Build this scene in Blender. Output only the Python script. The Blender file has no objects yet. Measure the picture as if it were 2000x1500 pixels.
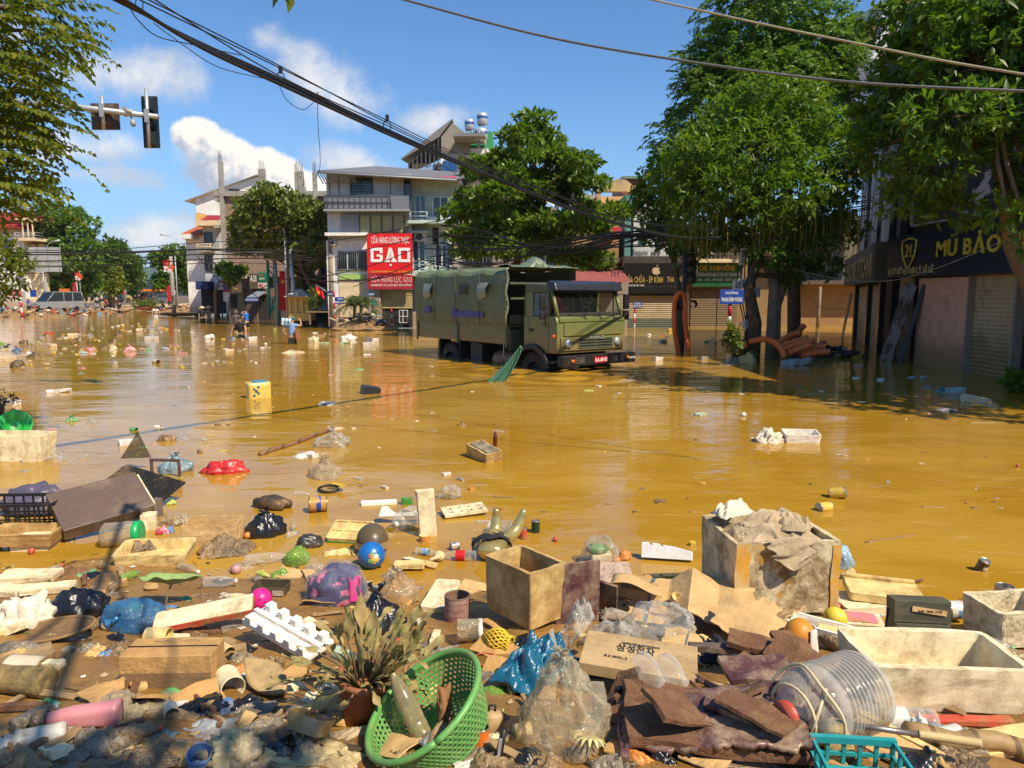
import bpy,bmesh,math as ma,random as rn
import numpy as np
from mathutils import Vector as Ve,Matrix,noise,Euler
R=ma.radians
S=bpy.context.scene
COL=S.collection
# ---------------------------------------------------------------- camera, light, exposure
H,PIT,F=2.0,R(7.125),1400.0
cd=bpy.data.cameras.new('camera');cam=bpy.data.objects.new('camera',cd);COL.objects.link(cam)
cam.location=(0,0,H);cam.rotation_euler=(R(90)-PIT,0,0)
cd.sensor_width=36;cd.lens=36*F/2000;cd.clip_start=.05;cd.clip_end=12000
S.camera=cam
SUN_EL,SUN_AZ=R(50),R(133)
ld=bpy.data.lights.new('sun','SUN');ld.energy=5.0;ld.angle=R(.53);ld.color=(1,.86,.65)
sun=bpy.data.objects.new('sun',ld);COL.objects.link(sun)
sdir=Ve((ma.sin(SUN_AZ)*ma.cos(SUN_EL),ma.cos(SUN_AZ)*ma.cos(SUN_EL),ma.sin(SUN_EL)))
sun.rotation_euler=sdir.to_track_quat('Z','Y').to_euler()
S.view_settings.view_transform='Standard';S.view_settings.look='None'
S.view_settings.exposure=0.4;S.view_settings.gamma=1
S.cycles.use_denoising=True
S.cycles.max_bounces=7;S.cycles.diffuse_bounces=3;S.cycles.glossy_bounces=3
S.cycles.transmission_bounces=3;S.cycles.transparent_max_bounces=14;S.cycles.volume_bounces=0
S.cycles.caustics_reflective=False;S.cycles.caustics_refractive=False
def ray(u,v):
 a,b=(u-1000)/F,(750-v)/F
 return Ve((a,ma.cos(PIT)+b*ma.sin(PIT),b*ma.cos(PIT)-ma.sin(PIT)))
def at(u,v,Y):
 d=ray(u,v);t=Y/d.y
 return Ve((d.x*t,Y,H+d.z*t))
def on(u,v,z=0.0):
 d=ray(u,v);t=(z-H)/d.z
 return Ve((d.x*t,d.y*t,z))
FWD=Ve((0,ma.cos(PIT),-ma.sin(PIT)))
def mpp(p):
 return(Ve(p)-Ve((0,0,H))).dot(FWD)/F
def fbm(x,y,z=0.0,o=4):
 return noise.fractal(Ve((x,y,z)),1.0,2.0,o)
def shore(x):
 return 5.15-.12*(x+3.5)+.14*ma.sin(x*1.7)+.1*ma.sin(x*4.1+1)
def mz(x,y):
 d=shore(x)-y
 b=d*.165 if d>0 else d*.3
 b=min(b,.58+.02*d)
 return b+.05*fbm(x*1.1,y*1.1,3.3)*min(1,max(.25,d))+.014*fbm(x*5,y*5,1.7)-.01
def mud(u,v):
 d=ray(u,v);t=1.5
 while t<14:
  x,y,z=d.x*t,d.y*t,H+d.z*t
  if z<=max(0,mz(x,y)):break
  t+=.01
 return Ve((x,y,max(0.0,mz(x,y))))
 # ---------------------------------------------------------------- world: daylight sky with cumulus
W=bpy.data.worlds.new('World');S.world=W;W.use_nodes=True
nt=W.node_tree;N=nt.nodes;L=nt.links;N.clear()
def nd(t,**kw):
 n=N.new(t)
 for k,v in kw.items():setattr(n,k,v)
 return n
def mth(op,a,b=None,c=None):
 n=nd('ShaderNodeMath',operation=op)
 for i,q in enumerate((a,b,c)):
  if q is None:continue
  if isinstance(q,(int,float)):n.inputs[i].default_value=q
  else:L.new(q,n.inputs[i])
 return n.outputs[0]
sky=nd('ShaderNodeTexSky',sky_type='NISHITA');sky.sun_disc=False
sky.sun_elevation=SUN_EL;sky.sun_rotation=SUN_AZ;sky.altitude=60;sky.air_density=1.0;sky.dust_density=.35;sky.ozone_density=2.2
hs=nd('ShaderNodeHueSaturation');hs.inputs['Saturation'].default_value=1.1;hs.inputs['Value'].default_value=1.0
L.new(sky.outputs[0],hs.inputs['Color'])
tint=nd('ShaderNodeMix',data_type='RGBA',blend_type='MULTIPLY');tint.inputs[0].default_value=1;L.new(hs.outputs[0],tint.inputs[6]);tint.inputs[7].default_value=(.76,1.0,1.19,1)
tc=nd('ShaderNodeTexCoord');sp=nd('ShaderNodeSeparateXYZ');L.new(tc.outputs['Generated'],sp.inputs[0])
yy=mth('MAXIMUM',sp.outputs[1],.05)
ca=mth('DIVIDE',sp.outputs[0],yy);cb=mth('DIVIDE',sp.outputs[2],yy)
cv=nd('ShaderNodeCombineXYZ');L.new(ca,cv.inputs[0]);L.new(cb,cv.inputs[1])
def ntex(scale,detail,rough,off=(0,0,0),dist=0.0):
 mp=nd('ShaderNodeMapping');mp.inputs['Location'].default_value=off;L.new(cv.outputs[0],mp.inputs[0])
 n=nd('ShaderNodeTexNoise');n.inputs['Scale'].default_value=scale;n.inputs['Detail'].default_value=detail
 n.inputs['Roughness'].default_value=rough;n.inputs['Distortion'].default_value=dist
 L.new(mp.outputs[0],n.inputs[0]);return n.outputs[0]
n1=ntex(10,11,.64);n1b=ntex(10,11,.64,(-.018,-.03,0));n2=ntex(30,6,.55);n2b=ntex(30,6,.55,(-.007,-.009,0))
def blob(u,v,ru,rv,tl_=0,w=1.0):
 d=ray(u,v);a0,b0=d.x/d.y,d.z/d.y
 x=mth('SUBTRACT',ca,a0);y=mth('SUBTRACT',cb,b0)
 c,s=ma.cos(tl_),ma.sin(tl_)
 xr=mth('MULTIPLY',mth('ADD',mth('MULTIPLY',x,c),mth('MULTIPLY',y,s)),F/ru)
 yr=mth('MULTIPLY',mth('SUBTRACT',mth('MULTIPLY',y,c),mth('MULTIPLY',x,s)),F/rv)
 r2=mth('ADD',mth('MULTIPLY',xr,xr),mth('MULTIPLY',yr,yr))
 return mth('MULTIPLY',mth('MAXIMUM',mth('SUBTRACT',1.0,r2),-1.0),w)
def mx(l):
 o=l[0]
 for q in l[1:]:o=mth('MAXIMUM',o,q)
 return o
soft=mx([blob(640,165,150,75,-.55),blob(560,90,90,40,-.4,.8),blob(250,145,190,62,-.12),blob(150,285,170,42,.05,.9),blob(215,345,130,26,-.1,.7),blob(850,240,110,36,.1,.8),blob(300,455,130,48,.05),blob(700,330,120,50,-.3,.7),blob(470,330,190,60,-.35,.85),blob(30,60,90,40,0,.6)])
hard=mx([blob(385,268,62,44,-.2,1.1),blob(450,300,85,46,-.45,1.1),blob(535,338,75,50,-.5,1.2),blob(600,385,90,52,-.4,1.2),blob(430,345,90,50,-.2,1.0)])
def sstep(x,a,b):
 n=nd('ShaderNodeMapRange',interpolation_type='SMOOTHSTEP');L.new(x,n.inputs[0])if not isinstance(x,float)else None
 n.inputs[1].default_value=a;n.inputs[2].default_value=b;return n.outputs[0]
sden=mth('ADD',soft,mth('MULTIPLY',mth('SUBTRACT',n1,.5),3.5))
al_s=mth('MULTIPLY',sstep(sden,.0,1.2),.95)
hden=mth('ADD',hard,mth('ADD',mth('MULTIPLY',mth('SUBTRACT',n1,.5),1.6),mth('MULTIPLY',mth('SUBTRACT',n2,.5),.8)))
al_h=mth('MULTIPLY',sstep(hden,.16,.62),.96)
_p=[ray(u,v)for u,v in((360,232),(640,398))];_a=[(d.x/d.y,d.z/d.y)for d in _p];_k=(_a[1][1]-_a[0][1])/(_a[1][0]-_a[0][0])
btop=mth('MINIMUM',mth('ADD',mth('MULTIPLY',mth('SUBTRACT',ca,_a[0][0]),_k),_a[0][1]),_a[0][1]+.004)
shade=mth('ADD',mth('SUBTRACT',1.0,mth('MULTIPLY',mth('SUBTRACT',btop,cb),F/85)),mth('ADD',mth('MULTIPLY',mth('SUBTRACT',n2,.5),2.2),mth('MULTIPLY',mth('SUBTRACT',n2b,n2),2.6)))
def rgb(a,b,f):
 n=nd('ShaderNodeMix',data_type='RGBA');L.new(f,n.inputs[0])
 for q,i in((a,6),(b,7)):
  if isinstance(q,tuple):n.inputs[i].default_value=(*q,1)
  else:L.new(q,n.inputs[i])
 return n.outputs[2]
CLW=10.0
csoft=rgb((.44*CLW,.48*CLW,.56*CLW),(.74*CLW,.73*CLW,.72*CLW),sstep(mth('ADD',sden,mth('MULTIPLY',mth('SUBTRACT',n1b,n1),4.0)),.1,1.5))
chard=rgb((.34*CLW,.39*CLW,.49*CLW),(.86*CLW,.79*CLW,.70*CLW),sstep(shade,.1,.9))
hz=sstep(mth('ABSOLUTE',sp.outputs[2]),.28,.0)
skyc=rgb(tint.outputs[2],(.22*CLW,.37*CLW,.60*CLW),mth('MULTIPLY',hz,.6))
col=rgb(rgb(skyc,csoft,al_s),chard,al_h)
bg=nd('ShaderNodeBackground');bg.inputs[1].default_value=.104;L.new(col,bg.inputs[0])
wo=nd('ShaderNodeOutputWorld');L.new(bg.outputs[0],wo.inputs[0])
# ---------------------------------------------------------------- materials
MATS={}
MUDC=(.27,.155,.06)
def mat(key,col,rough=.6,dirt=0.0,dk=MUDC,dq=6.0,var=.12,bump=0.0,bq=60.0,metal=0.0,spec=.4,col2=None,c2s=4.0,c2w=.1,c2t=.5,wave=None,trans=0.0,sr=(1,1,1),tide=None):
 """procedural surface: base colour with noise variation, optional second colour in patches, optional mud stains, bump."""
 if key in MATS:return MATS[key]
 m=bpy.data.materials.new(key);MATS[key]=m;m.use_nodes=True
 t=m.node_tree;n=t.nodes;l=t.links;b=n['Principled BSDF']
 tc=n.new('ShaderNodeTexCoord');mp=n.new('ShaderNodeMapping');mp.inputs['Scale'].default_value=sr;l.new(tc.outputs['Object'],mp.inputs[0])
 def tex(sc,det=5,rg=.6,off=0):
  q=n.new('ShaderNodeTexNoise');q.inputs['Scale'].default_value=sc;q.inputs['Detail'].default_value=det;q.inputs['Roughness'].default_value=rg
  if off:
   m2=n.new('ShaderNodeMapping');m2.inputs['Location'].default_value=(off,off*.7,-off);l.new(mp.outputs[0],m2.inputs[0]);l.new(m2.outputs[0],q.inputs[0])
  else:l.new(mp.outputs[0],q.inputs[0])
  return q.outputs[0]
 def ramp(x,a,c):
  q=n.new('ShaderNodeMapRange');q.interpolation_type='SMOOTHSTEP';l.new(x,q.inputs[0]);q.inputs[1].default_value=a;q.inputs[2].default_value=c;return q.outputs[0]
 def mix(a,c,f,mode='MIX'):
  q=n.new('ShaderNodeMix');q.data_type='RGBA';q.blend_type=mode
  for s_,i in((f,0),(a,6),(c,7)):
   if isinstance(s_,(int,float)):q.inputs[i].default_value=s_
   elif isinstance(s_,tuple):q.inputs[i].default_value=(*s_,1)
   else:l.new(s_,q.inputs[i])
  return q.outputs[2]
 lo=tuple(max(0,c*(1-var))for c in col);hi=tuple(min(1,c*(1+var))for c in col)
 c=mix(lo,hi,ramp(tex(dq*1.7,6,.65,3.1),.3,.7))
 if col2:c=mix(c,col2,ramp(tex(c2s,6,.62,7.7),c2t-c2w,c2t+c2w))
 if wave:
  ax,sc,wc,wt=wave
  q=n.new('ShaderNodeTexWave');q.wave_type='BANDS';q.bands_direction=ax;q.inputs['Scale'].default_value=sc;q.inputs['Distortion'].default_value=wt[2]if len(wt)>2 else 0
  q.inputs['Detail'].default_value=3;l.new(tc.outputs['Object'],q.inputs[0]);c=mix(c,wc,ramp(q.outputs[1],wt[0],wt[1]))
 rr=None
 if dirt>0:
  th=.5+.26*(1-2*dirt)
  f=ramp(tex(dq,9,.74),th-.13,th+.17)
  f2=ramp(tex(dq*9,4,.6,5.5),.62,.72)
  mm=n.new('ShaderNodeMath');mm.operation='MAXIMUM';l.new(f,mm.inputs[0]);m3=n.new('ShaderNodeMath');m3.operation='MULTIPLY';l.new(f2,m3.inputs[0]);m3.inputs[1].default_value=min(1,dirt*1.2);l.new(m3.outputs[0],mm.inputs[1]);m4=n.new('ShaderNodeMath');m4.operation='MULTIPLY';l.new(mm.outputs[0],m4.inputs[0]);l.new(ramp(tex(dq*11,5,.7,2.2),.12,.5),m4.inputs[1]);mm=m4
  c=mix(c,mix(dk,tuple(x*.72 for x in dk),tex(dq*3,4,.6,9.1)),mm.outputs[0])
 if tide is not None:
  z=n.new('ShaderNodeSeparateXYZ');l.new(tc.outputs['Object'],z.inputs[0]);q=n.new('ShaderNodeMath');q.operation='MULTIPLY_ADD';l.new(tex(1.3,8,.7,4.4),q.inputs[0]);q.inputs[1].default_value=-tide;l.new(z.outputs[2],q.inputs[2])
  q2=n.new('ShaderNodeMath');q2.operation='MULTIPLY';l.new(ramp(q.outputs[0],tide*.75,-tide*.1),q2.inputs[0]);q2.inputs[1].default_value=.75;c=mix(c,MUDC,q2.outputs[0])
 l.new(c,b.inputs['Base Color'])
 b.inputs['Roughness'].default_value=rough;b.inputs['Metallic'].default_value=metal;b.inputs['Specular IOR Level'].default_value=spec
 if bump:
  q=n.new('ShaderNodeBump');q.inputs['Strength'].default_value=min(1,bump);q.inputs['Distance'].default_value=.6/bq;l.new(tex(bq,5,.6),q.inputs['Height']);l.new(q.outputs[0],b.inputs['Normal'])
 if trans:
  o=n['Material Output'];tr=n.new('ShaderNodeBsdfTranslucent');l.new(c,tr.inputs[0]);ms=n.new('ShaderNodeMixShader');ms.inputs[0].default_value=trans
  l.new(b.outputs[0],ms.inputs[1]);l.new(tr.outputs[0],ms.inputs[2]);l.new(ms.outputs[0],o.inputs[0])
 return m
def clear(key,tint=(.9,.9,.88),alpha=.22,dirt=.3,rough=.08,bump=.5,bq=25.0,dk=(.36,.26,.13),film=(.75,.74,.7),dq=9.0,face=.5):
 """thin clear or tinted plastic film: see-through, glossy, milky towards the edges, with dried mud on it."""
 if key in MATS:return MATS[key]
 m=bpy.data.materials.new(key);MATS[key]=m;m.use_nodes=True
 t=m.node_tree;n=t.nodes;l=t.links;b=n['Principled BSDF'];o=n['Material Output']
 tc=n.new('ShaderNodeTexCoord')
 def tex(sc,det=5):
  q=n.new('ShaderNodeTexNoise');q.inputs['Scale'].default_value=sc;q.inputs['Detail'].default_value=det;q.inputs['Roughness'].default_value=.62;l.new(tc.outputs['Object'],q.inputs[0]);return q.outputs[0]
 def ramp(x,a,c,d=1.0):
  q=n.new('ShaderNodeMapRange');q.interpolation_type='SMOOTHSTEP';l.new(x,q.inputs[0]);q.inputs[1].default_value=a;q.inputs[2].default_value=c;q.inputs[4].default_value=d;return q.outputs[0]
 th=.5+.26*(1-2*dirt)
 df=ramp(tex(dq,7),th-.1,th+.1)
 lw=n.new('ShaderNodeLayerWeight');lw.inputs[0].default_value=.35
 a1=n.new('ShaderNodeMath');a1.operation='MULTIPLY_ADD';l.new(lw.outputs['Facing'],a1.inputs[0]);a1.inputs[1].default_value=face;a1.inputs[2].default_value=alpha
 a2=n.new('ShaderNodeMath');a2.operation='MULTIPLY_ADD';a2.use_clamp=True;l.new(df,a2.inputs[0]);a2.inputs[1].default_value=.6;l.new(a1.outputs[0],a2.inputs[2])
 mc=n.new('ShaderNodeMix');mc.data_type='RGBA';l.new(df,mc.inputs[0]);mc.inputs[6].default_value=(*film,1);mc.inputs[7].default_value=(*dk,1)
 l.new(mc.outputs[2],b.inputs['Base Color']);b.inputs['Roughness'].default_value=rough;b.inputs['Specular IOR Level'].default_value=.8
 if bump:
  q=n.new('ShaderNodeBump');q.inputs['Strength'].default_value=bump;q.inputs['Distance'].default_value=.5/bq;l.new(tex(bq,4),q.inputs['Height']);l.new(q.outputs[0],b.inputs['Normal'])
 tr=n.new('ShaderNodeBsdfTransparent');tr.inputs[0].default_value=(*tint,1)
 ms=n.new('ShaderNodeMixShader');l.new(a2.outputs[0],ms.inputs[0]);l.new(tr.outputs[0],ms.inputs[1]);l.new(b.outputs[0],ms.inputs[2]);l.new(ms.outputs[0],o.inputs[0])
 return m
 # ---------------------------------------------------------------- mesh building
class MB:
 def __init__(s):s.v=[];s.f=[];s.m=[];s.s=[]
 def add(s,vs,fs,m=0,sm=False,M=None):
  o=len(s.v)
  s.v+=[tuple(M@Ve(p))if M is not None else tuple(p)for p in vs]
  s.f+=[tuple(i+o for i in f)for f in fs];s.m+=[m]*len(fs);s.s+=[sm]*len(fs);return s
 def box(s,c,d,m=0,M=None,rot=None):
  x,y,z=(q/2 for q in d);c=Ve(c)
  vs=[Ve(p)for p in((-x,-y,-z),(x,-y,-z),(x,y,-z),(-x,y,-z),(-x,-y,z),(x,-y,z),(x,y,z),(-x,y,z))]
  if rot is not None:vs=[Euler(rot).to_matrix()@p for p in vs]
  return s.add([p+c for p in vs],[(0,3,2,1),(4,5,6,7),(0,1,5,4),(1,2,6,5),(2,3,7,6),(3,0,4,7)],m,False,M)
 def b2(s,p,q,m=0,M=None):
  return s.box([(a+b)/2 for a,b in zip(p,q)],[abs(b-a)for a,b in zip(p,q)],m,M)
 def tube(s,pts,r,n=8,m=0,M=None,cap=True):
  P=[Ve(p)for p in pts];k=len(P);rs=[r]*k if isinstance(r,(int,float))else r
  vs=[];fs=[];prev=None
  for i in range(k):
   d=(P[min(i+1,k-1)]-P[max(i-1,0)])
   d=d.normalized()if d.length>1e-9 else Ve((0,0,1))
   if prev is None:a=d.orthogonal().normalized()
   else:
    a=prev-d*prev.dot(d);a=a.normalized()if a.length>1e-6 else d.orthogonal().normalized()
   prev=a;b=d.cross(a)
   for j in range(n):
    t=2*ma.pi*j/n;vs.append(P[i]+(a*ma.cos(t)+b*ma.sin(t))*rs[i])
  for i in range(k-1):
   for j in range(n):
    fs.append((i*n+j,i*n+(j+1)%n,(i+1)*n+(j+1)%n,(i+1)*n+j))
  if cap:fs+=[tuple(range(n-1,-1,-1)),tuple((k-1)*n+j for j in range(n))]
  return s.add(vs,fs,m,True,M)
 def lat(s,prof,n=24,m=0,M=None,wob=0.0):
  vs=[];fs=[]
  for r,z in prof:
   for j in range(n):
    t=2*ma.pi*j/n;q=r*(1+wob*noise.noise(Ve((ma.cos(t)*1.6,ma.sin(t)*1.6,z*9))));vs.append((q*ma.cos(t),q*ma.sin(t),z))
  for i in range(len(prof)-1):
   for j in range(n):fs.append((i*n+j,i*n+(j+1)%n,(i+1)*n+(j+1)%n,(i+1)*n+j))
  return s.add(vs,fs,m,True,M)
 def pri(s,pts,z0,z1,m=0,M=None):
  k=len(pts);vs=[(x,y,z0)for x,y in pts]+[(x,y,z1)for x,y in pts]
  return s.add(vs,[tuple(range(k-1,-1,-1)),tuple(range(k,2*k))]+[(i,(i+1)%k,k+(i+1)%k,k+i)for i in range(k)],m,False,M)
 def grid(s,nx,ny,fn,m=0,M=None,sm=True):
  vs=[fn(i/nx,j/ny)for j in range(ny+1)for i in range(nx+1)]
  return s.add(vs,[(j*(nx+1)+i,j*(nx+1)+i+1,(j+1)*(nx+1)+i+1,(j+1)*(nx+1)+i)for j in range(ny)for i in range(nx)],m,sm,M)
 def ball(s,c,r,n=14,m=0,M=None,k=None):
  rx,ry,rz=(r,r,r)if isinstance(r,(int,float))else r;c=Ve(c);vs=[c+Ve((0,0,-rz))]
  h=max(4,n//2)
  for i in range(1,h):
   p=-ma.pi/2+ma.pi*i/h
   for j in range(n):t=2*ma.pi*j/n;vs.append(c+Ve((rx*ma.cos(p)*ma.cos(t),ry*ma.cos(p)*ma.sin(t),rz*ma.sin(p))))
  vs.append(c+Ve((0,0,rz)));e=len(vs)-1
  fs=[(0,1+(j+1)%n,1+j)for j in range(n)]
  for i in range(h-2):
   for j in range(n):fs.append((1+i*n+j,1+i*n+(j+1)%n,1+(i+1)*n+(j+1)%n,1+(i+1)*n+j))
  fs+=[(e,1+(h-2)*n+j,1+(h-2)*n+(j+1)%n)for j in range(n)]
  return s.add(vs,fs,m,True,M)
 def jit(s,amt,sc,seed=0.0):
  for i,p in enumerate(s.v):
   q=Ve(p)*sc+Ve((seed,seed*1.7,-seed));n_=noise.noise_vector(q)+.5*noise.noise_vector(q*2.3)
   s.v[i]=tuple(Ve(p)+n_*amt)
  return s
 def mk(s,name,mats,parent=None,bevel=0.0,seg=2,sol=0.0,sub=0,cut=0,jit=None,smooth=None):
  me=bpy.data.meshes.new(name);me.from_pydata(s.v,[],s.f)
  mats=mats if isinstance(mats,(list,tuple))else[mats]
  for q in mats:me.materials.append(q)
  me.polygons.foreach_set('material_index',s.m);me.polygons.foreach_set('use_smooth',[bool(x)for x in s.s]if smooth is None else[smooth]*len(s.s))
  if bevel or cut or jit:
   bm=bmesh.new();bm.from_mesh(me)
   if bevel:bmesh.ops.bevel(bm,geom=bm.edges[:],offset=bevel,segments=seg,affect='EDGES',profile=.6,clamp_overlap=True)
   if cut:bmesh.ops.subdivide_edges(bm,edges=[e for e in bm.edges if e.calc_length()>cut],cuts=2,use_grid_fill=True);bmesh.ops.subdivide_edges(bm,edges=[e for e in bm.edges if e.calc_length()>cut],cuts=1,use_grid_fill=True)
   if jit:
    a,sc=jit
    sd=rn.random()*50
    for w in bm.verts:q=w.co*sc+Ve((sd,sd,sd));w.co+=(noise.noise_vector(q)+.5*noise.noise_vector(q*2.7))*a
   bm.to_mesh(me);bm.free()
  o=bpy.data.objects.new(name,me);COL.objects.link(o)
  if sol:q=o.modifiers.new('solid','SOLIDIFY');q.thickness=sol;q.offset=0
  if sub:q=o.modifiers.new('sub','SUBSURF');q.levels=sub;q.render_levels=sub
  if parent is not None:o.parent=parent
  return o
def thg(name,label,cat,loc=(0,0,0),rz=0.0,gr_=None,rot=None):
 o=bpy.data.objects.new(name,None);COL.objects.link(o);o.empty_display_size=.1
 o.location=loc;o.rotation_euler=rot if rot is not None else(0,0,rz)
 return tag(o,label,cat,gr_)
def tag(o,label,cat,gr_=None,loc=None,rz=None,rot=None):
 o['label']=label;o['category']=cat
 o['kind']='thing'
 if gr_:o['group']=gr_
 if loc is not None:o.location=loc
 if rz is not None:o.rotation_euler=(0,0,rz)
 if rot is not None:o.rotation_euler=rot
 return o
def kind(o,k):o['kind']=k;return o
def dup(o,parent=None,data=True):
 c=o.copy();COL.objects.link(c)
 if parent is not None:c.parent=parent
 for ch in list(o.children):dup(ch,c)
 return c
def TR(x=0,y=0,z=0,rx=0,ry=0,rz=0):return Matrix.Translation((x,y,z))@Euler((rx,ry,rz)).to_matrix().to_4x4()
GL={}
def glyph(ch,bold):
 if(ch,bold)in GL:return GL[ch,bold]
 base={'Ơ':'O','Ở':'Ỏ','Ờ':'Ò','Đ':'D','ơ':'o'}.get(ch,ch)
 c=bpy.data.curves.new('t','FONT');c.body=base;c.size=1;c.offset=bold;c.resolution_u=3
 o=bpy.data.objects.new('t',c);COL.objects.link(o);bpy.context.view_layer.update()
 me=bpy.data.meshes.new_from_object(o.evaluated_get(bpy.context.evaluated_depsgraph_get()))
 vs=[tuple(v.co)for v in me.vertices];fs=[tuple(p.vertices)for p in me.polygons]
 bpy.data.objects.remove(o);bpy.data.curves.remove(c);bpy.data.meshes.remove(me)
 if vs:x0=min(v[0]for v in vs);w=max(v[0]for v in vs)-x0;vs=[(v[0]-x0,v[1],v[2])for v in vs]
 else:w=.3
 if ch=='Đ':k=len(vs);vs+=[(-.09,.31,.001),(.2,.31,.001),(.2,.39,.001),(-.09,.39,.001)];fs.append((k,k+1,k+2,k+3))
 if ch in 'ƠỞỜ':k=len(vs);vs+=[(w-.1,.6,.001),(w,.55,.001),(w+.09,.8,.001),(w-.02,.78,.001)];fs.append((k,k+1,k+2,k+3))
 GL[ch,bold]=(vs,fs,w);return GL[ch,bold]
def ltr(text,w,h,M,mt,parent,name='lettering',bold=.012,depth=.008,condense=True):
 """raised letters, centred on M's origin in its XY plane, w wide and h cap-height tall."""
 mb=MB();x=0;parts=[]
 for ch in text:
  if ch==' ':x+=.32;continue
  vs,fs,gw=glyph(ch,bold*.5);parts.append((x,vs,fs));x+=gw+.1
 tot=max(x-.1,.01);sx=w/tot;sy=h/.7
 for xo,vs,fs in parts:mb.add([((v[0]+xo)*sx-w/2,v[1]*sy-h/2,v[2]*.2)for v in vs],fs,0,False,M)
 return mb.mk(name,mt,parent,sol=depth)
def frame_from(p0,p1,up=Ve((0,0,1))):
 """matrix whose X runs p0->p1, Z points up and -Y is the visible outside (right-hand of X seen from above)."""
 x=(Ve(p1)-Ve(p0));x.z=0;x.normalize();y=up.cross(x)
 m=Matrix((x,y,up)).transposed().to_4x4();m.translation=Ve(p0);return m
 # ================================================================ SETTING: flood water, ground, road, mud bank, hill
def water_mat():
 m=bpy.data.materials.new('muddy_flood_water');m.use_nodes=True;t=m.node_tree;n=t.nodes;l=t.links;b=n['Principled BSDF']
 tc=n.new('ShaderNodeTexCoord')
 def tex(sc,det,rg,sr=(1,1,1),dist=0.0):
  mp=n.new('ShaderNodeMapping');mp.inputs['Scale'].default_value=sr;l.new(tc.outputs['Object'],mp.inputs[0])
  q=n.new('ShaderNodeTexNoise');q.inputs['Scale'].default_value=sc;q.inputs['Detail'].default_value=det;q.inputs['Roughness'].default_value=rg;q.inputs['Distortion'].default_value=dist
  l.new(mp.outputs[0],q.inputs[0]);return q.outputs[0]
 def ramp(x,a,c,lo=0.0,hi=1.0):
  q=n.new('ShaderNodeMapRange');q.interpolation_type='SMOOTHSTEP';l.new(x,q.inputs[0]);q.inputs[1].default_value=a;q.inputs[2].default_value=c;q.inputs[3].default_value=lo;q.inputs[4].default_value=hi;return q.outputs[0]
 def mix(a,c,f):
  q=n.new('ShaderNodeMix');q.data_type='RGBA'
  for s_,i in((f,0),(a,6),(c,7)):
   if isinstance(s_,(int,float)):q.inputs[i].default_value=s_
   elif isinstance(s_,tuple):q.inputs[i].default_value=(*s_,1)
   else:l.new(s_,q.inputs[i])
  return q.outputs[2]
 c=mix((.35,.185,.014),(.42,.24,.03),ramp(tex(.35,6,.6,(1,1.6,1),1.2),.35,.65))
 c=mix(c,(.47,.30,.08),ramp(tex(.9,7,.62,(.6,2.2,1),2.2),.56,.75,0,.6))
 # scum and thin silt lines drifting on the surface
 c=mix(c,(.50,.34,.15),ramp(tex(2.6,9,.72,(.3,1.7,1),1.8),.61,.66,0,.75));c=mix(c,(.16,.075,.01),ramp(tex(1.7,9,.7,(.4,2.2,1),2.5),.60,.66,0,.35))
 l.new(c,b.inputs['Base Color'])
 b.inputs['Roughness'].default_value=.045;b.inputs['IOR'].default_value=1.33;b.inputs['Specular IOR Level'].default_value=.5
 def bump(x,st,di,prev=None):
  q=n.new('ShaderNodeBump');q.inputs['Strength'].default_value=st;q.inputs['Distance'].default_value=di;l.new(x,q.inputs['Height'])
  if prev is not None:l.new(prev,q.inputs['Normal'])
  return q.outputs[0]
 calm=ramp(tex(.16,3,.5,(1,.7,1)),.38,.62,.25,1.0)
 w1=tex(1.6,4,.55,(.55,1.35,1),.6);w2=tex(6.5,3,.5,(.6,1.3,1),.4);w3=tex(.45,3,.5,(.6,1.3,1))
 mm=n.new('ShaderNodeMath');mm.operation='MULTIPLY';l.new(w1,mm.inputs[0]);l.new(calm,mm.inputs[1])
 b1=bump(mm.outputs[0],1,.019);b2_=bump(w2,.8,.0026,b1);b3=bump(w3,1,.035,b2_)
 l.new(b3,b.inputs['Normal'])
 return m
wm=water_mat()
mb=MB();mb.grid(80,60,lambda a,b:(-70+140*a,3.2+92*b*b,0))
# wake ridges beside the driving truck are real relief
def wake(x,y):
 z=0.0
 for(cx,cy,a)in((1.3,17.2,.055),(-2.4,21.6,.035),(.2,18.6,.04)):
  d=ma.hypot((x-cx)*.8,y-cy);z+=a*ma.exp(-(d/1.5)**2)*ma.sin(d*7)
 return z
kind(mb.mk('water',wm),'structure')
mb=MB();mb.grid(60,60,lambda a,b:(-2.6+6.2*a,15.2+8.4*b,.004+wake(-2.6+6.2*a,15.2+8.4*b)*min(1,9*min(a,1-a,b,1-b))-.012*(max(abs(a-.5),abs(b-.5))>.495)))
kind(mb.mk('water',wm),'structure')
asph=mat('wet_silt_street',(.09,.07,.05),.7,.5)
mb=MB();mb.grid(2,2,lambda a,b:(-3000+6000*a,-400+6400*b,-.75));kind(mb.mk('ground',asph),'structure')
dry=mat('dried_mud_road',(.58,.41,.20),.85,.25,dk=(.3,.2,.1),dq=.4,bump=.5,bq=5)
mb=MB();mb.grid(30,24,lambda a,b:(-62+62*a,84+130*b,-.2+.5*min(1,b*4)+.1*fbm(a*9,b*14,2)*min(1,6*b+.3)));kind(mb.mk('road',dry),'structure')
mudm=bpy.data.materials.new('wet_mud');mudm.use_nodes=True
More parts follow.
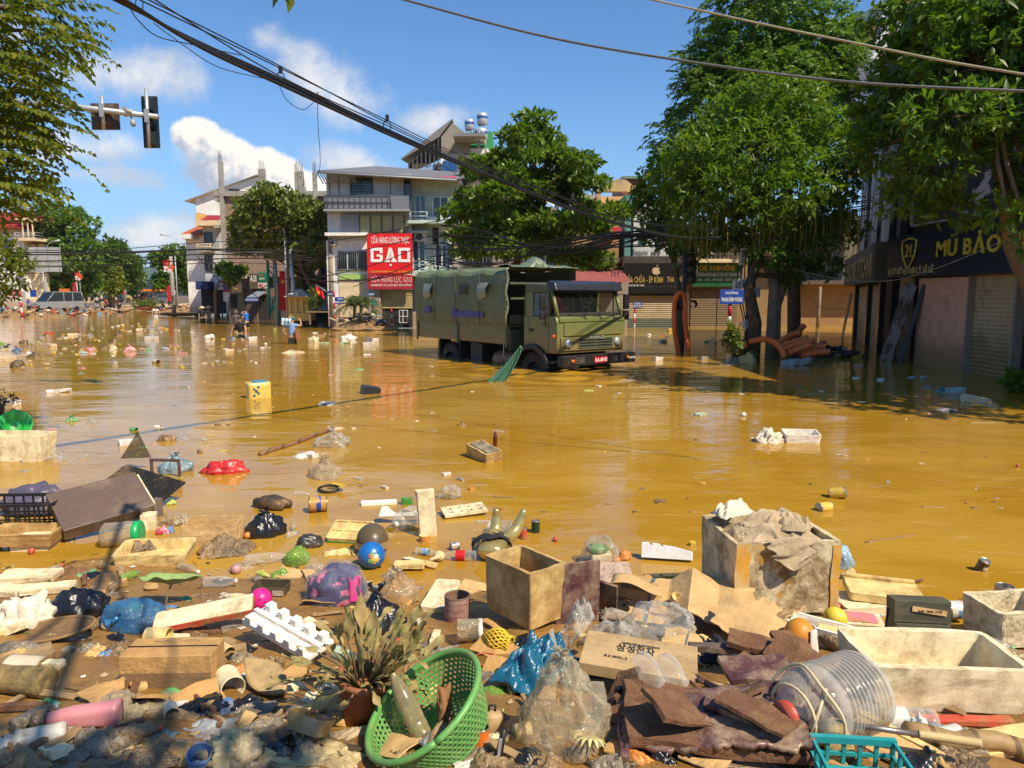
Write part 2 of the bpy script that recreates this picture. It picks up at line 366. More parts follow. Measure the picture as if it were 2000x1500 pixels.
def mud_nodes():
 t=mudm.node_tree;n=t.nodes;l=t.links;b=n['Principled BSDF'];tc=n.new('ShaderNodeTexCoord')
 def tex(sc,det=6,rg=.62,di=0.0):
  q=n.new('ShaderNodeTexNoise');q.inputs['Scale'].default_value=sc;q.inputs['Detail'].default_value=det;q.inputs['Roughness'].default_value=rg;q.inputs['Distortion'].default_value=di;l.new(tc.outputs['Object'],q.inputs[0]);return q.outputs[0]
 def ramp(x,a,c,lo=0.0,hi=1.0):
  q=n.new('ShaderNodeMapRange');q.interpolation_type='SMOOTHSTEP';l.new(x,q.inputs[0]);q.inputs[1].default_value=a;q.inputs[2].default_value=c;q.inputs[3].default_value=lo;q.inputs[4].default_value=hi;return q.outputs[0]
 def mix(a,c,f):
  q=n.new('ShaderNodeMix');q.data_type='RGBA';l.new(f,q.inputs[0])
  for s_,i in((a,6),(c,7)):
   if isinstance(s_,tuple):q.inputs[i].default_value=(*s_,1)
   else:l.new(s_,q.inputs[i])
  return q.outputs[2]
 c=mix((.23,.115,.024),(.36,.195,.05),ramp(tex(2.2,7,.65,.6),.35,.65));c=mix(c,(.16,.085,.026),ramp(tex(5.5,7,.7,1),.58,.7))
 c=mix(c,(.36,.24,.11),ramp(tex(17,5,.7),.62,.72,0,.7))
 l.new(c,b.inputs['Base Color']);l.new(ramp(tex(1.6,4,.6,.5),.42,.58,.16,.62),b.inputs['Roughness']);b.inputs['Specular IOR Level'].default_value=.6
 q=n.new('ShaderNodeBump');q.inputs['Strength'].default_value=.8;q.inputs['Distance'].default_value=.02;l.new(tex(22,7,.7,.5),q.inputs['Height']);l.new(q.outputs[0],b.inputs['Normal'])
mud_nodes()
mb=MB();mb.grid(170,130,lambda a,b:(-6.5+13*a,.2+6.2*b,mz(-6.5+13*a,.2+6.2*b)));kind(mb.mk('ground',mudm),'structure')
hillm=mat('forested_hill',(.045,.085,.05),.9,.3,dk=(.07,.1,.05),dq=.012,var=.4,bump=.8,bq=.08)
def hill(a,b):
 x,y=-1900+3400*a,1500+1500*b
 p=at(285,540,1500)
 z=95*ma.exp(-((x+760)/620)**2)*ma.exp(-((b-.4)/.42)**2)+45*ma.exp(-((x-300)/500)**2)*ma.exp(-((b-.6)/.3)**2)+14*fbm(a*9,b*5,4)*(1-abs(2*b-1))
 return(x,y,z-6)
mb=MB();mb.grid(120,40,hill);kind(mb.mk('hills',hillm),'structure')
# ================================================================ BUILDINGS
WHT=mat('white_painted_wall',(.74,.73,.70),.7,.25,dk=(.45,.40,.33),dq=.8,tide=1.6)
DKG=mat('dark_window_glass',(.015,.02,.025),.08,spec=.8)
BLG=mat('blue_tinted_glass',(.02,.07,.14),.06,spec=.8)
FRW=mat('window_frame_white',(.6,.62,.62),.5)
FRD=mat('window_frame_dark',(.07,.075,.08),.5)
CON=mat('bare_concrete',(.33,.31,.27),.85,.35,dk=(.18,.16,.13),dq=1.5,bump=.3,bq=14)
GALV=mat('galvanised_steel',(.42,.44,.45),.45,.15,dk=(.25,.2,.15),metal=.5)
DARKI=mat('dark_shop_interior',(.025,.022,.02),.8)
MET=mat('painted_grey_metal',(.30,.32,.34),.5,metal=.2)
class Fac:
 """a street front facing the camera at depth Y; pixel rectangles give its features their real size there."""
 def __init__(s,Y,u=None):s.Y=Y;s.o=Ve((at(u,600,Y).x if u else 0,Y,0))
 def r(s,u0,v0,u1,v1):
  a=at(u0,(v0+v1)/2,s.Y);b=at(u1,(v0+v1)/2,s.Y);return a.x-s.o.x,at(u0,v1,s.Y).z,b.x-s.o.x,at(u0,v0,s.Y).z
 def slab(s,mb,px,y0,y1,m=0):
  x0,z0,x1,z1=s.r(*px);return mb.b2((x0,y0,z0),(x1,y1,z1),m)
 def part(s,name,px,y0,y1,mt,parent,bevel=0.0):
  mb=MB();s.slab(mb,px,y0,y1);return mb.mk(name,mt,parent,bevel=bevel)
 def win(s,px,parent,fm=None,gm=None,nx=2,nz=1,y=0.0,fw=.07,name='window'):
  x0,z0,x1,z1=s.r(*px);mb=MB();fm=fm or FRW
  for k in range(nx+1):x=x0+(x1-x0)*k/nx;mb.b2((x-fw/2,y-.1,z0),(x+fw/2,y-.003,z1))
  for k in range(nz+1):z=z0+(z1-z0)*k/nz;mb.b2((x0+fw/2,y-.09,z-fw/2),(x1-fw/2,y-.004,z+fw/2))
  w=mb.mk(name,fm,parent);q=MB();q.b2((x0,y-.03,z0),(x1,y-.006,z1));q.mk('pane',gm or DKG,w);return w
 def text(s,txt,px,mt,parent,y=-.05,bold=.012,name='lettering'):
  x0,z0,x1,z1=s.r(*px);return ltr(txt,x1-x0,z1-z0,TR((x0+x1)/2,y,(z0+z1)/2,rx=R(90)),mt,parent,name,bold,.01)
 def rail(s,px,parent,mt,y=-.6,n=0,name='railing',bars=3):
  x0,z0,x1,z1=s.r(*px);mb=MB()
  for k in range(bars):z=z0+(z1-z0)*k/max(1,bars-1);mb.tube([(x0,y,z),(x1,y,z)],.025,6);mb.tube([(x0,y,z),(x0,0,z)],.025,6);mb.tube([(x1,y,z),(x1,0,z)],.025,6)
  for k in range(n):x=x0+(x1-x0)*(k+.5)/n;mb.tube([(x,y,z0),(x,y,z1)],.018,5)
  for x in(x0,x1):mb.tube([(x,y,z0),(x,y,z1)],.03,6)
  return mb.mk(name,mt,parent)
 def shu(s,px,parent,mt,y=-.02,pitch=.11,name='roller_shutter'):
  x0,z0,x1,z1=s.r(*px);n=max(4,int((z1-z0)/pitch));mb=MB()
  def fn(a,b):
   z=z0+(z1-z0)*b;return(x0+(x1-x0)*a,y-.028*abs(ma.sin(b*n*ma.pi)),z)
  mb.grid(1,n*6,fn,sm=True);return mb.mk(name,mt,parent)
 def ac(s,px,parent,y=-.02):
  x0,z0,x1,z1=s.r(*px);mb=MB();mb.b2((x0,y-.35,z0),(x1,y,z1));o=mb.mk('air_conditioner',mat('ac_white',(.66,.66,.62),.5,.2),parent,bevel=.02)
  c=MB();r_=(z1-z0)*.4;c.lat([(r_,0),(r_,.02),(r_*.3,.03),(0,.03)],18,M=TR(x0+(x1-x0)*.4,y-.355,(z0+z1)/2,rx=R(90)));c.mk('fan_grille',FRD,o);return o
  # --- far left: house with red roofs, cream columns and balconies
f=Fac(92,20);b=thg('house','white and cream house with red tiled roofs and columned balconies behind the left trees','house',f.o)
REDT=mat('red_roof_sheet',(.36,.03,.03),.6,.25,dk=(.2,.05,.04),dq=1.2,wave=('X',3.0,(.22,.02,.02),(.55,.75,.0)))
CRM=mat('cream_plaster',(.66,.53,.33),.75,.15,dk=(.4,.3,.2),dq=1)
f.part('wall',(-60,458,52,612),0,3,WHT,b)
f.part('upper_wall',(-60,432,44,458),.4,3,CRM,b)
for(p,q)in(((-60,418),(78,431)),((-60,436),(52,446))):
 x0,z0,x1,z1=f.r(p[0],p[1],q[0],q[1]);y0=-1.2 if p[1]>430 else-.2
 mb=MB();mb.add([(x0,y0,z0),(x1,y0,z0),(x1,4,z0),(x0,4,z0),(x0,y0+2.5,z1+.5),(x1-.8,y0+2.5,z1+.5)],[(0,1,5,4),(1,2,5),(2,3,4,5),(3,2,1,0)]);mb.mk('roof',REDT,b)
f.part('balcony_slab',(44,466,84,472),-1.6,3,CRM,b,.03);f.part('balcony_slab',(44,428,78,432),-1.4,3,CRM,b,.03)
for u in(56,66,75):
 x0,z0,x1,z1=f.r(u,431,u+4,466);mb=MB();mb.lat([(.12,z0),(.09,z0+.1),(.08,z1-.1),(.13,z1)],10,M=TR((x0+x1)/2,-1.3,0));mb.mk('column',CRM,b)
f.rail((46,456,84,466),b,mat('stone_balustrade',(.55,.48,.42),.8),-1.6,9,'balustrade')
f.win((2,470,22,490),b,FRD,DKG,2,1);f.win((28,492,44,512),b,FRD,DKG,2,1);f.win((46,436,54,456),b,FRD,DKG,1,1)
f.part('wall',(52,475,80,600),1.0,1.6,CRM,b)
# --- white gabled house behind the brick shell
f=Fac(66,420);b=thg('house','tall white gabled house rising behind the unfinished brick building','house',f.o)
x0,z0,x1,z1=f.r(388,386,590,612);zt=f.r(388,344,500,386)[3];xp=f.r(505,344,506,350)[0]
mb=MB();mb.pri([(x0,z0),(x1,z0),(x1,z1),(xp,zt),(x0,z1)],-9,0,M=TR(0,0,0,rx=R(90)));mb.mk('wall',WHT,b)
mb=MB();t=.22
mb.add([(x0-.5,-.12,z1-.15),(xp,-.12,zt+.2),(xp,9.4,zt+.3),(x0-.9,9.4,z1-.15),(x0-.9,-.5,z1-.15-t),(xp,-.5,zt+.3-t),(xp,9.4,zt+.3-t),(x0-.9,9.4,z1-.15-t)],[(0,1,2,3),(7,6,5,4),(0,4,5,1),(3,7,4,0)])
mb.add([(xp,-.5,zt+.3),(x1+.5,-.5,z1-.1),(x1+.5,9.4,z1-.1),(xp,9.4,zt+.3),(xp,-.5,zt+.3-t),(x1+.5,-.5,z1-.1-t)],[(0,1,2,3),(0,4,5,1)]);mb.mk('roof',WHT,b)
f.win((448,370,468,382),b,FRD,DKG,2,1);f.win((399,500,417,520),b,FRD,DKG,2,1)
# --- small red tiled house with yellow gable on the corner
f=Fac(62,400);b=thg('house','narrow white house with orange tile roof and yellow trimmed balcony below the white gabled house','house',f.o)
ORT=mat('orange_roof_tiles',(.42,.10,.035),.7,.2,dk=(.2,.08,.05),dq=1.5)
f.part('wall',(366,455,404,612),0,4,WHT,b);f.part('wall',(404,436,447,612),-.4,4,mat('stained_white_wall',(.6,.61,.62),.8,.45,dk=(.3,.3,.3),dq=.9),b)
x0,z0,x1,z1=f.r(362,447,400,459);mb=MB();mb.add([(x0,-1,z0),(x1,-1,z0),(x1,4.2,z0),(x0,4.2,z0),(x0+.5,1.5,z1+.4),(x1,1.5,z1+.4)],[(0,1,5,4),(1,2,5),(2,3,4,5),(3,0,4),(3,2,1,0)]);mb.mk('roof',ORT,b)
f.part('fascia',(363,459,386,468),-1.0,-.02,WHT,b)
x0,z0,x1,z1=f.r(397,434,440,444);mb=MB();mb.b2((x0,-1.6,z0),(x1,0,z1));mb.mk('balcony_slab',CRM,b)
x0,z0,x1,z1=f.r(403,421,440,434);mb=MB();mb.add([(x0,-1.5,z0),(x1,-1.5,z0),(x1,0,z1),(x0,0,z1)],[(0,1,2,3)]);mb.mk('awning',REDT,b,sol=.06)
f.part('parapet',(398,420,406,434),-1.6,-.3,mat('yellow_plaster',(.66,.45,.12),.7,.15),b)
f.part('balcony_slab',(398,490,424,494),-1.4,-.4,CON,b);f.rail((398,478,424,490),b,CRM,-1.3,7,'balustrade');f.win((405,500,420,530),b,FRD,DKG,2,1,-.4);f.win((404,455,418,476),b,FRD,DKG,1,2,-.4)
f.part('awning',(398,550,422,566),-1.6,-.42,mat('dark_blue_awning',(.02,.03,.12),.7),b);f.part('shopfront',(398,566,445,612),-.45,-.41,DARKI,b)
# --- unfinished brick building with bare concrete columns
def brick_mat():
 m=mat('raw_red_brick',(.24,.125,.085),.9,.3,dk=(.3,.24,.19),dq=.7,bump=.4,bq=9);t=m.node_tree;n=t.nodes;l=t.links;b=n['Principled BSDF']
 q=n.new('ShaderNodeTexBrick');q.inputs['Scale'].default_value=1;q.inputs['Brick Width'].default_value=.24;q.inputs['Row Height'].default_value=.085;q.inputs['Mortar Size'].default_value=.012
 tc=n.new('ShaderNodeTexCoord');mp=n.new('ShaderNodeMapping');mp.inputs['Rotation'].default_value=(R(90),0,0);l.new(tc.outputs['Object'],mp.inputs[0]);l.new(mp.outputs[0],q.inputs[0])
 src=b.inputs['Base Color'].links[0].from_socket;mx_=n.new('ShaderNodeMix');mx_.data_type='RGBA';l.new(q.outputs['Fac'],mx_.inputs[0]);l.new(src,mx_.inputs[6]);mx_.inputs[7].default_value=(.34,.30,.26,1);l.new(mx_.outputs[2],b.inputs['Base Color']);return m
BRK=brick_mat()
f=Fac(54,530);b=thg('unfinished_building','unfinished red brick building with bare concrete columns and rebar above its top floor','building',f.o)
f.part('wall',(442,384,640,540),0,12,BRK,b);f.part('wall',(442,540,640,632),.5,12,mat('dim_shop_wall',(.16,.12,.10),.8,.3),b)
f.part('roof_slab',(420,374,642,384),-.3,12.3,CON,b)
f.part('canopy_edge',(421,384,436,393),-.25,1.5,CON,b);f.part('canopy_edge',(420,440,442,446),-.25,1.5,CON,b)
for(u,v0,v1,w)in((434,316,540,7),(508,331,384,12),(578,337,384,6),(585,335,384,9),(613,338,400,7),(593,366,384,5)):
 mb=MB();x0,z0,x1,z1=f.r(u,v0,u+w,v1);mb.b2((x0,-.35,z0),(x1,.05,z1));c=mb.mk('column',CON,b,bevel=.02)
 mb=MB()
 for k in range(4):x=x0+(x1-x0)*(.12+.25*k);mb.tube([(x,-.25+.12*(k%2),z1),(x+rn.uniform(-.03,.03),-.2,z1+rn.uniform(.5,.85))],.018,5)
 mb.mk('rebar',mat('rusty_rebar',(.14,.09,.07),.8),c)
for(u0,v0,u1,v1,n)in((596,498,614,535,2),(626,500,636,538,1)):f.win((u0,v0,u1,v1),b,FRD,DKG,n,2)
mb=MB();x0,z0,x1,z1=f.r(598,486,618,498);mb.tube([(x0+(x1-x0)*(.5-.5*ma.cos(t_*ma.pi/8)),-.06,z0+(z1-z0)*ma.sin(t_*ma.pi/8))for t_ in range(9)],.07,6);mb.mk('arch_trim',CRM,b)
f.part('ledge',(600,546,640,556),-.3,.48,mat('maroon_ledge',(.13,.03,.035),.7),b)
shops=((447,556,474,632),(478,560,496,632),(503,578,526,632),(530,582,560,632),(566,570,636,632))
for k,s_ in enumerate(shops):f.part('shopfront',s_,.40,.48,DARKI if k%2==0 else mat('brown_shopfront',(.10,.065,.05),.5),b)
f.ac((455,520,468,530),b);f.ac((640,508,650,517),b);f.rail((596,498,614,536),b,FRD,-.12,8,'window_grille',4)
f.shu((531,584,548,630),b,mat('dark_green_shutter',(.06,.09,.08),.5),.38)
def board(f,px,label,mt,texts=(),y=-.25,d=.12,name='shop_sign',cat='shop sign'):
 x0,z0,x1,z1=f.r(*px);o=thg(name,label,cat,f.o+Ve((x0,y,z0)));mb=MB();mb.b2((0,0,0),(x1-x0,d,z1-z0));mb.mk('panel',mt,o,bevel=.012)
 for(tx,tp,tm,bo)in texts:
  a0,c0,a1,c1=f.r(*tp);ltr(tx,a1-a0,c1-c0,TR((a0+a1)/2-x0,-.012,(c0+c1)/2-z0,rx=R(90)),tm,o,bold=bo)
 return o
TXW=mat('white_letter',(.78,.78,.76),.5);TXG=mat('gold_letter',(.62,.43,.10),.35,metal=.3);TXR=mat('red_letter',(.55,.03,.03),.5);TXY=mat('yellow_letter',(.7,.48,.04),.5)
GRS=mat('green_sign',(.01,.17,.09),.5,.1);BRS=mat('dark_brown_sign',(.09,.065,.05),.6,.3);BLS=mat('blue_sign',(.015,.055,.33),.45,.08)
board(f,(507,532,527,550),'green shop board with red and white lettering above the grey shutter',GRS,(('VIET',(509,536,516,541),TXR,.03),('BEST',(509,543,519,546),TXW,.03)))
board(f,(506,552,527,563),'pale grey shop board with red lettering below the green board',mat('pale_sign',(.5,.49,.47),.6,.3),(('MEO',(508,554,516,561),TXR,.03),))
board(f,(489,534,505,564),'brown signboard with pale figures beside the green board',BRS,(('A33',(491,538,503,550),TXW,.01),))
board(f,(453,550,474,572),'dark brown square signboard beside the no parking sign',BRS,(('MINH',(457,562,468,566),TXG,.01),))
board(f,(474,534,484,544),'small white square sign under the wires on the brick building',mat('pale_sign',(.5,.49,.47),.6))
board(f,(598,557,616,584),'tall green bank board behind the yellow booth',GRS)
board(f,(617,560,646,606),'large faded blue grey hoarding with a white emblem beside the concrete pole',mat('faded_blue_board',(.20,.27,.31),.6,.35,dq=.8),(('THONG BAO',(622,566,642,570),TXW,.01),('BENH VIEN',(622,583,642,587),TXW,.01),('Q',(621,590,627,600),TXW,.02),('HOTLINE',(622,602,640,605),TXW,.01)))
aw=thg('shop_awning','blue and white shop awning over the glass booth front','awning',f.o);x0,z0,x1,z1=f.r(495,566,524,581)
mb=MB();mb.add([(x0,-1.5,z0),(x1-.3,-1.5,z0),(x1,.3,z1),(x0+.4,.3,z1)],[(0,1,2,3)]);mb.mk('canopy',mat('slate_awning',(.17,.21,.27),.7,.3),aw,sol=.05)
mb=MB();mb.b2((x0,-1.54,z0-.3),(x1-.3,-1.5,z0));v_=mb.mk('valance',BLS,aw);ltr('CAFE GIAI KHAT',(x1-x0)*.85,.14,TR((x0+x1-.3)/2,-1.55,z0-.15,rx=R(90)),TXW,v_)
# --- grey clad three storey building over the rice shop
GCL=mat('grey_metal_cladding',(.52,.52,.51),.5,.3,tide=1.5,dk=(.3,.28,.25),dq=.7,metal=.2)
CORR=mat('grey_corrugated_roof',(.22,.22,.225),.55,.2,metal=.2,wave=('X',6.0,(.14,.14,.14),(.5,.8)))
f=Fac(43,740);b=thg('clad_building','grey metal clad three storey building with long corrugated roof above the red rice shop sign','building',f.o)
f.part('wall',(640,340,804,560),0,10,GCL,b);f.part('wall',(640,470,720,640),-.06,-.002,WHT,b)
x0,z0,x1,z1=f.r(630,325,895,344);mb=MB();zb=at(800,325,53.5).z;mb.add([(x0,-1.2,z0+.1),(x1,-1.2,z0-.35),(x1+1.5,10.5,zb-.6),(x0+1.2,10.5,zb)],[(0,1,2,3)]);mb.mk('roof',CORR,b,sol=.06)
mb=MB();mb.tube([(x0,-1.22,z0+.02),(x1,-1.22,z0-.42)],.06,6)
for k in range(14):mb.tube([(x0+.15*k,-1.1,z0-.05),(x0+.15*k+.2,-.7,z0-.55)],.03,5)
mb.mk('gutter',MET,b)
for u in(643,661,727,762,796):f.part('panel_seam',(u,343,u+1.2,388),-.035,-.004,FRD,b)
w=f.win((685,348,727,385),b,mat('slat_frame',(.05,.09,.10),.4),DKG,2,7,0,.05);f.win((790,350,802,389),b,FRD,DKG,1,1)
f.part('ledge',(700,381,731,386),-.5,-.11,mat('teal_ledge',(.15,.25,.26),.6),b);f.part('ledge',(790,388,803,391),-.4,-.02,mat('teal_ledge',(.15,.25,.26),.6),b)
SIL=mat('slatted_metal_panel',(.27,.28,.30),.45,.2,metal=.4,wave=('Z',3.2,(.16,.17,.18),(.5,.7)))
f.part('balcony_panel',(642,386,803,412),-.9,-.82,SIL,b);f.rail((642,386,768,412),b,FRD,-.95,12,'balcony_frame',3);f.part('balcony_slab',(640,412,804,416),-1.0,0,MET,b)
GYP=mat('olive_green_panel',(.30,.34,.16),.55,.25,dk=(.2,.2,.1),dq=1)
f.part('infill_panel',(704,422,796,455),-.28,-.22,GYP,b);f.part('infill_panel',(668,420,703,456),-.26,-.2,SIL,b)
for u in(703,724,746,768,790):f.part('panel_frame',(u,421,u+2,456),-.34,-.285,FRD,b)
f.part('balcony_slab',(640,456,722,462),-.7,-.07,WHT,b)
f.win((661,492,716,527),b,FRW,DKG,3,1,-.06);f.part('sign_band',(664,536,714,546),-.2,-.07,mat('lime_band',(.33,.5,.12),.6),b);f.part('shopfront',(664,548,716,634),-.1,-.065,CRM,b)
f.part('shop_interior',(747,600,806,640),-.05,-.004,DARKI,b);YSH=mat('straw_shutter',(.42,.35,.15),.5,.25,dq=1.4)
f.shu((744,566,806,603),b,YSH,-.12,.12);f.part('pillar',(734,566,746,636),-.45,-.004,mat('pinkish_pillar',(.40,.33,.28),.8,.4),b,.02)
mb=MB()
for u in(781,788,797):f.slab(mb,(u,605,u+1.3,630),-.32,-.28)
for v in(605,617,629):f.slab(mb,(782.3,v,797,v+1.3),-.31,-.285)
mb.mk('display_rack',FRW,b)
f.ac((648,470,658,480),b,-.07);f.rail((661,492,716,528),b,FRD,-.2,14,'window_grille',2)
f2=Fac(42.3,760)
RED=mat('red_sign_vinyl',(.68,.010,.012),.4,.04);RED2=mat('crimson_sign_vinyl',(.40,.012,.02),.45,.05)
o=board(f2,(717,456,805,535),'big red rice shop board reading GAO in white block letters',RED,(('CỬA HÀNG LƯƠNG THỰC',(725,463,799,475),TXW,.02),('SỐ 12 PHAN ĐÌNH PHÙNG  TỔ DÂN PHỐ',(724,529,803,532),TXY,.03)),0,.14)
def slab_letters(o,f,px,x0,z0):
 a0,c0,a1,c1=f.r(*px);w=(a1-a0)/3.3;h=c1-c0;t=h*.2;mb=MB()
 def q(x,z,ww,hh):mb.b2((a0-x0+x,-.03,c0-z0+z),(a0-x0+x+ww,-.002,c0-z0+z+hh))
 q(0,t,t,h-2*t);q(0,h-t,w,t);q(0,0,w,t);q(w-t,h*.62,t,h*.18);q(w-t,t,t,h*.3);q(w*.5,h*.38,w*.5-t,t*.8)
 x=w*1.15
 mb.pri([(a0-x0+x+w*.12,c0-z0+t*.8),(a0-x0+x+w*.38,c0-z0+h),(a0-x0+x+w*.62,c0-z0+h),(a0-x0+x+w*.34,c0-z0+t*.8)],.002,.03,M=TR(rx=R(90)))
 mb.pri([(a0-x0+x+w*.66,c0-z0+t*.8),(a0-x0+x+w*.5,c0-z0+h*.55),(a0-x0+x+w*.63,c0-z0+h*.98),(a0-x0+x+w*.88,c0-z0+t*.8)],.002,.028,M=TR(rx=R(90)))
 q(x,0,w*.44,t*.8);q(x+w*.56,0,w*.44,t*.8);q(x+w*.36,h*.25,w*.3,t*.7)
 x=w*2.3
 q(x,t,t,h-2*t);q(x+w-t,t,t,h-2*t);q(x,h-t,w,t);q(x,0,w,t);q(w*1.56,-h*.27,w*.16,w*.16)
 mb.mk('lettering',TXW,o)
x0,z0,x1,z1=f2.r(717,456,805,535);slab_letters(o,f2,(724,484,801,512),x0,z0)
board(f2,(719,537,806,565),'dark red lower board of the rice shop under the big GAO board',RED2,(('CỬA HÀNG LỰC GẠO',(725,541,805,551),mat('pink_letter',(.7,.45,.42),.5),.025),('BÁN BUÔN BÁN LẺ - CÁC LOẠI GẠO NGON - THỨC ĂN CHĂN NUÔI',(725,555,804,559),TXW,.02)),-.04,.14)
# --- pale green narrow house
PGR=mat('pale_green_plaster',(.46,.56,.50),.75,.35,tide=1.5,dk=(.3,.34,.3),dq=.8)
f=Fac(43.5,850);b=thg('house','narrow pale green house with red tin awning and blue glass doors behind the truck','house',f.o)
f.part('wall',(804,356,895,640),0,10,PGR,b);f.part('roof',(802,348,900,356),-.3,10,GCL,b)
x0,z0,x1,z1=f.r(796,344,893,356);mb=MB();mb.grid(60,1,lambda a,c:(x0+(x1-x0)*a,-1.4+1.4*c,z0+(z1-z0)*c+.03*ma.sin(a*120)));mb.mk('awning',mat('red_tin_awning',(.5,.04,.06),.45,.1),b)
for(px,n)in(((811,382,832,428),2),((807,470,831,530),2)):f.win(px,b,PGR,BLG,n,1,0,.1,'balcony_door')
for px in((846,385,890,425),(850,478,890,520)):f.win(px,b,FRW,DKG,3,1)
f.part('balcony_slab',(803,434,897,440),-1.2,0,PGR,b);f.rail((806,418,838,434),b,GALV,-1.1,0,'railing',3);f.part('ledge',(838,425,897,432),-.5,-.002,PGR,b)
f.part('balcony_slab',(803,533,897,540),-1.2,0,PGR,b);f.rail((806,512,844,533),b,GALV,-1.1,0,'railing',4);f.part('awning_slab',(804,452,838,457),-.6,-.002,PGR,b);f.ac((811,455,835,472),b)
# --- tall hotel block behind with grey tin gable
f=Fac(74,880);b=thg('hotel_building','tall white hotel with weathered tin gable and open attic frame behind the grey clad building','building',f.o)
TIN=mat('weathered_tin',(.30,.27,.21),.7,.3,dk=(.22,.16,.10),dq=.6,wave=('X',2.6,(.24,.21,.17),(.5,.8)))
f.part('wall',(862,290,960,420),0,14,WHT,b)
x0,z0,x1,z1=f.r(862,268,918,300);zt=f.r(885,240,886,268)[3];xp=f.r(884,250,885,255)[0]
mb=MB();mb.pri([(x0,z0),(x1,z0),(x1,z1),(xp,zt),(x0,z1)],-13,.1,M=TR(rx=R(90)));mb.mk('gable',TIN,b)
xl,zl,_,zl2=f.r(783,315,790,322)
mb=MB();mb.add([(x0-.2,-.3,z1),(xp,-.3,zt+.3),(xp,13,zt+.3),(xl,13,zl2+1.5),(xl,0,zl2+.2)],[(0,1,2,3,4)]);mb.mk('roof',mat('dark_tin_roof',(.2,.19,.18),.6,.2),b,sol=.1)
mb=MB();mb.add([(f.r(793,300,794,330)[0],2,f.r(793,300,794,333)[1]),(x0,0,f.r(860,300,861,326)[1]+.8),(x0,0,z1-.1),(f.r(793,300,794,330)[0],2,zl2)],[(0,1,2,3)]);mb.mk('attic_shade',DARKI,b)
mb=MB()
for k in range(8):
 u=796+k*8.5;x,z,_,z1_=f.r(u,318-k*7.2,u+1,334-k*2);mb.b2((x,-.12+.25*(7-k)/3.5,z),(x+.12,0+.25*(7-k)/3.5,z1_))
mb.mk('attic_frame',FRD,b)
f.part('wall',(800,330,862,420),.05,14,WHT,b);f.text('KHÁCH SẠN MINH CHÂU',(806,320,858,330),mat('bronze_letter',(.18,.15,.1),.6),b,-.1)
f.win((846,322,860,334),b,FRD,DKG,2,1);f.win((905,300,925,330),b,FRD,DKG,1,1)
f.part('tin_screen',(917,256,962,292),.2,6,mat('green_tin',(.04,.32,.10),.6,.15,wave=('X',2.6,(.03,.24,.08),(.5,.8))),b)
f.ac((856,317,862,330),b);f.part('roof_canopy',(890,275,950,281),-3.5,-.01,mat('dark_tin_roof',(.2,.19,.18),.6,.2),b)
o=tag(Fac(73.5,880).part('wall_banner',(864,315,892,334),-.05,0,mat('sky_blue_banner',(.1,.33,.62),.5,.2,dk=(.75,.78,.8),dq=.9),None),'blue and white printed banner hung on the hotel wall','banner',loc=Fac(73.5,880).o)
STS=mat('stainless_tank',(.5,.51,.53),.4,.15,metal=.35)
for k,(u,v0,v1,r_,lab)in enumerate(((917,234,256,9,'small steel water tank with blue band left on the hotel roof'),(940,252,276,12,'steel water tank with blue lettered band lowest on the hotel roof'),(942,222,246,10,'topmost steel water tank gleaming above the hotel roof'))):
 Y=72;p=at(u,v1,Y);r2=r_*Y/F;h=(v1-v0)*Y/F
 t=thg('water_tank',lab,'water tank',p,gr_='steel water tanks on the hotel roof')
 mb=MB();mb.lat([(0,.1),(r2*.9,.1),(r2,h*.12),(r2,h*.85),(r2*.8,h*.95),(r2*.2,h),(0,h)],20);mb.mk('drum',STS,t)
 mb=MB();mb.lat([(r2*1.015,h*.5),(r2*1.015,h*.72)],20);bd=mb.mk('band',mat('tank_blue',(.05,.09,.3),.4),t)
 if k==1:ltr('VIETNA',r2*1.2,h*.14,TR(0,-r2*1.03,h*.61,rx=R(90)),TXW,bd)
 mb=MB()
 for a in range(4):mb.tube([(r2*.8*ma.cos(a*1.57+.8),r2*.8*ma.sin(a*1.57+.8),-3.5 if k==2 else-.6),(r2*.8*ma.cos(a*1.57+.8),r2*.8*ma.sin(a*1.57+.8),.1)],.06,6)
 mb.mk('stand',MET,t)
 # --- house behind the terminalia tree
f=Fac(44,990);b=thg('house','dim house front with white framed glass doors and teal shutters behind the tiered tree','house',f.o)
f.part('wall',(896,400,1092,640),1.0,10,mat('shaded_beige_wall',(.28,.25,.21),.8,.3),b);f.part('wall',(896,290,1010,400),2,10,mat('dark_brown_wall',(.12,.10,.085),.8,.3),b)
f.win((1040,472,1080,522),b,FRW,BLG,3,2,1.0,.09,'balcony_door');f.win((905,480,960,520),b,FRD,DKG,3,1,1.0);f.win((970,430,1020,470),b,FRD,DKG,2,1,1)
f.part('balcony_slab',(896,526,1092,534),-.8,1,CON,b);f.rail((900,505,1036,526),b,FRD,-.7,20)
x0,z0,x1,z1=f.r(1010,350,1085,366);mb=MB();mb.add([(x0,-.5,z0),(x1,-.5,z0),(x1-.5,4,z1+.6),(x0+.5,4,z1+.6)],[(0,1,2,3)]);mb.mk('roof',ORT,b,sol=.1)
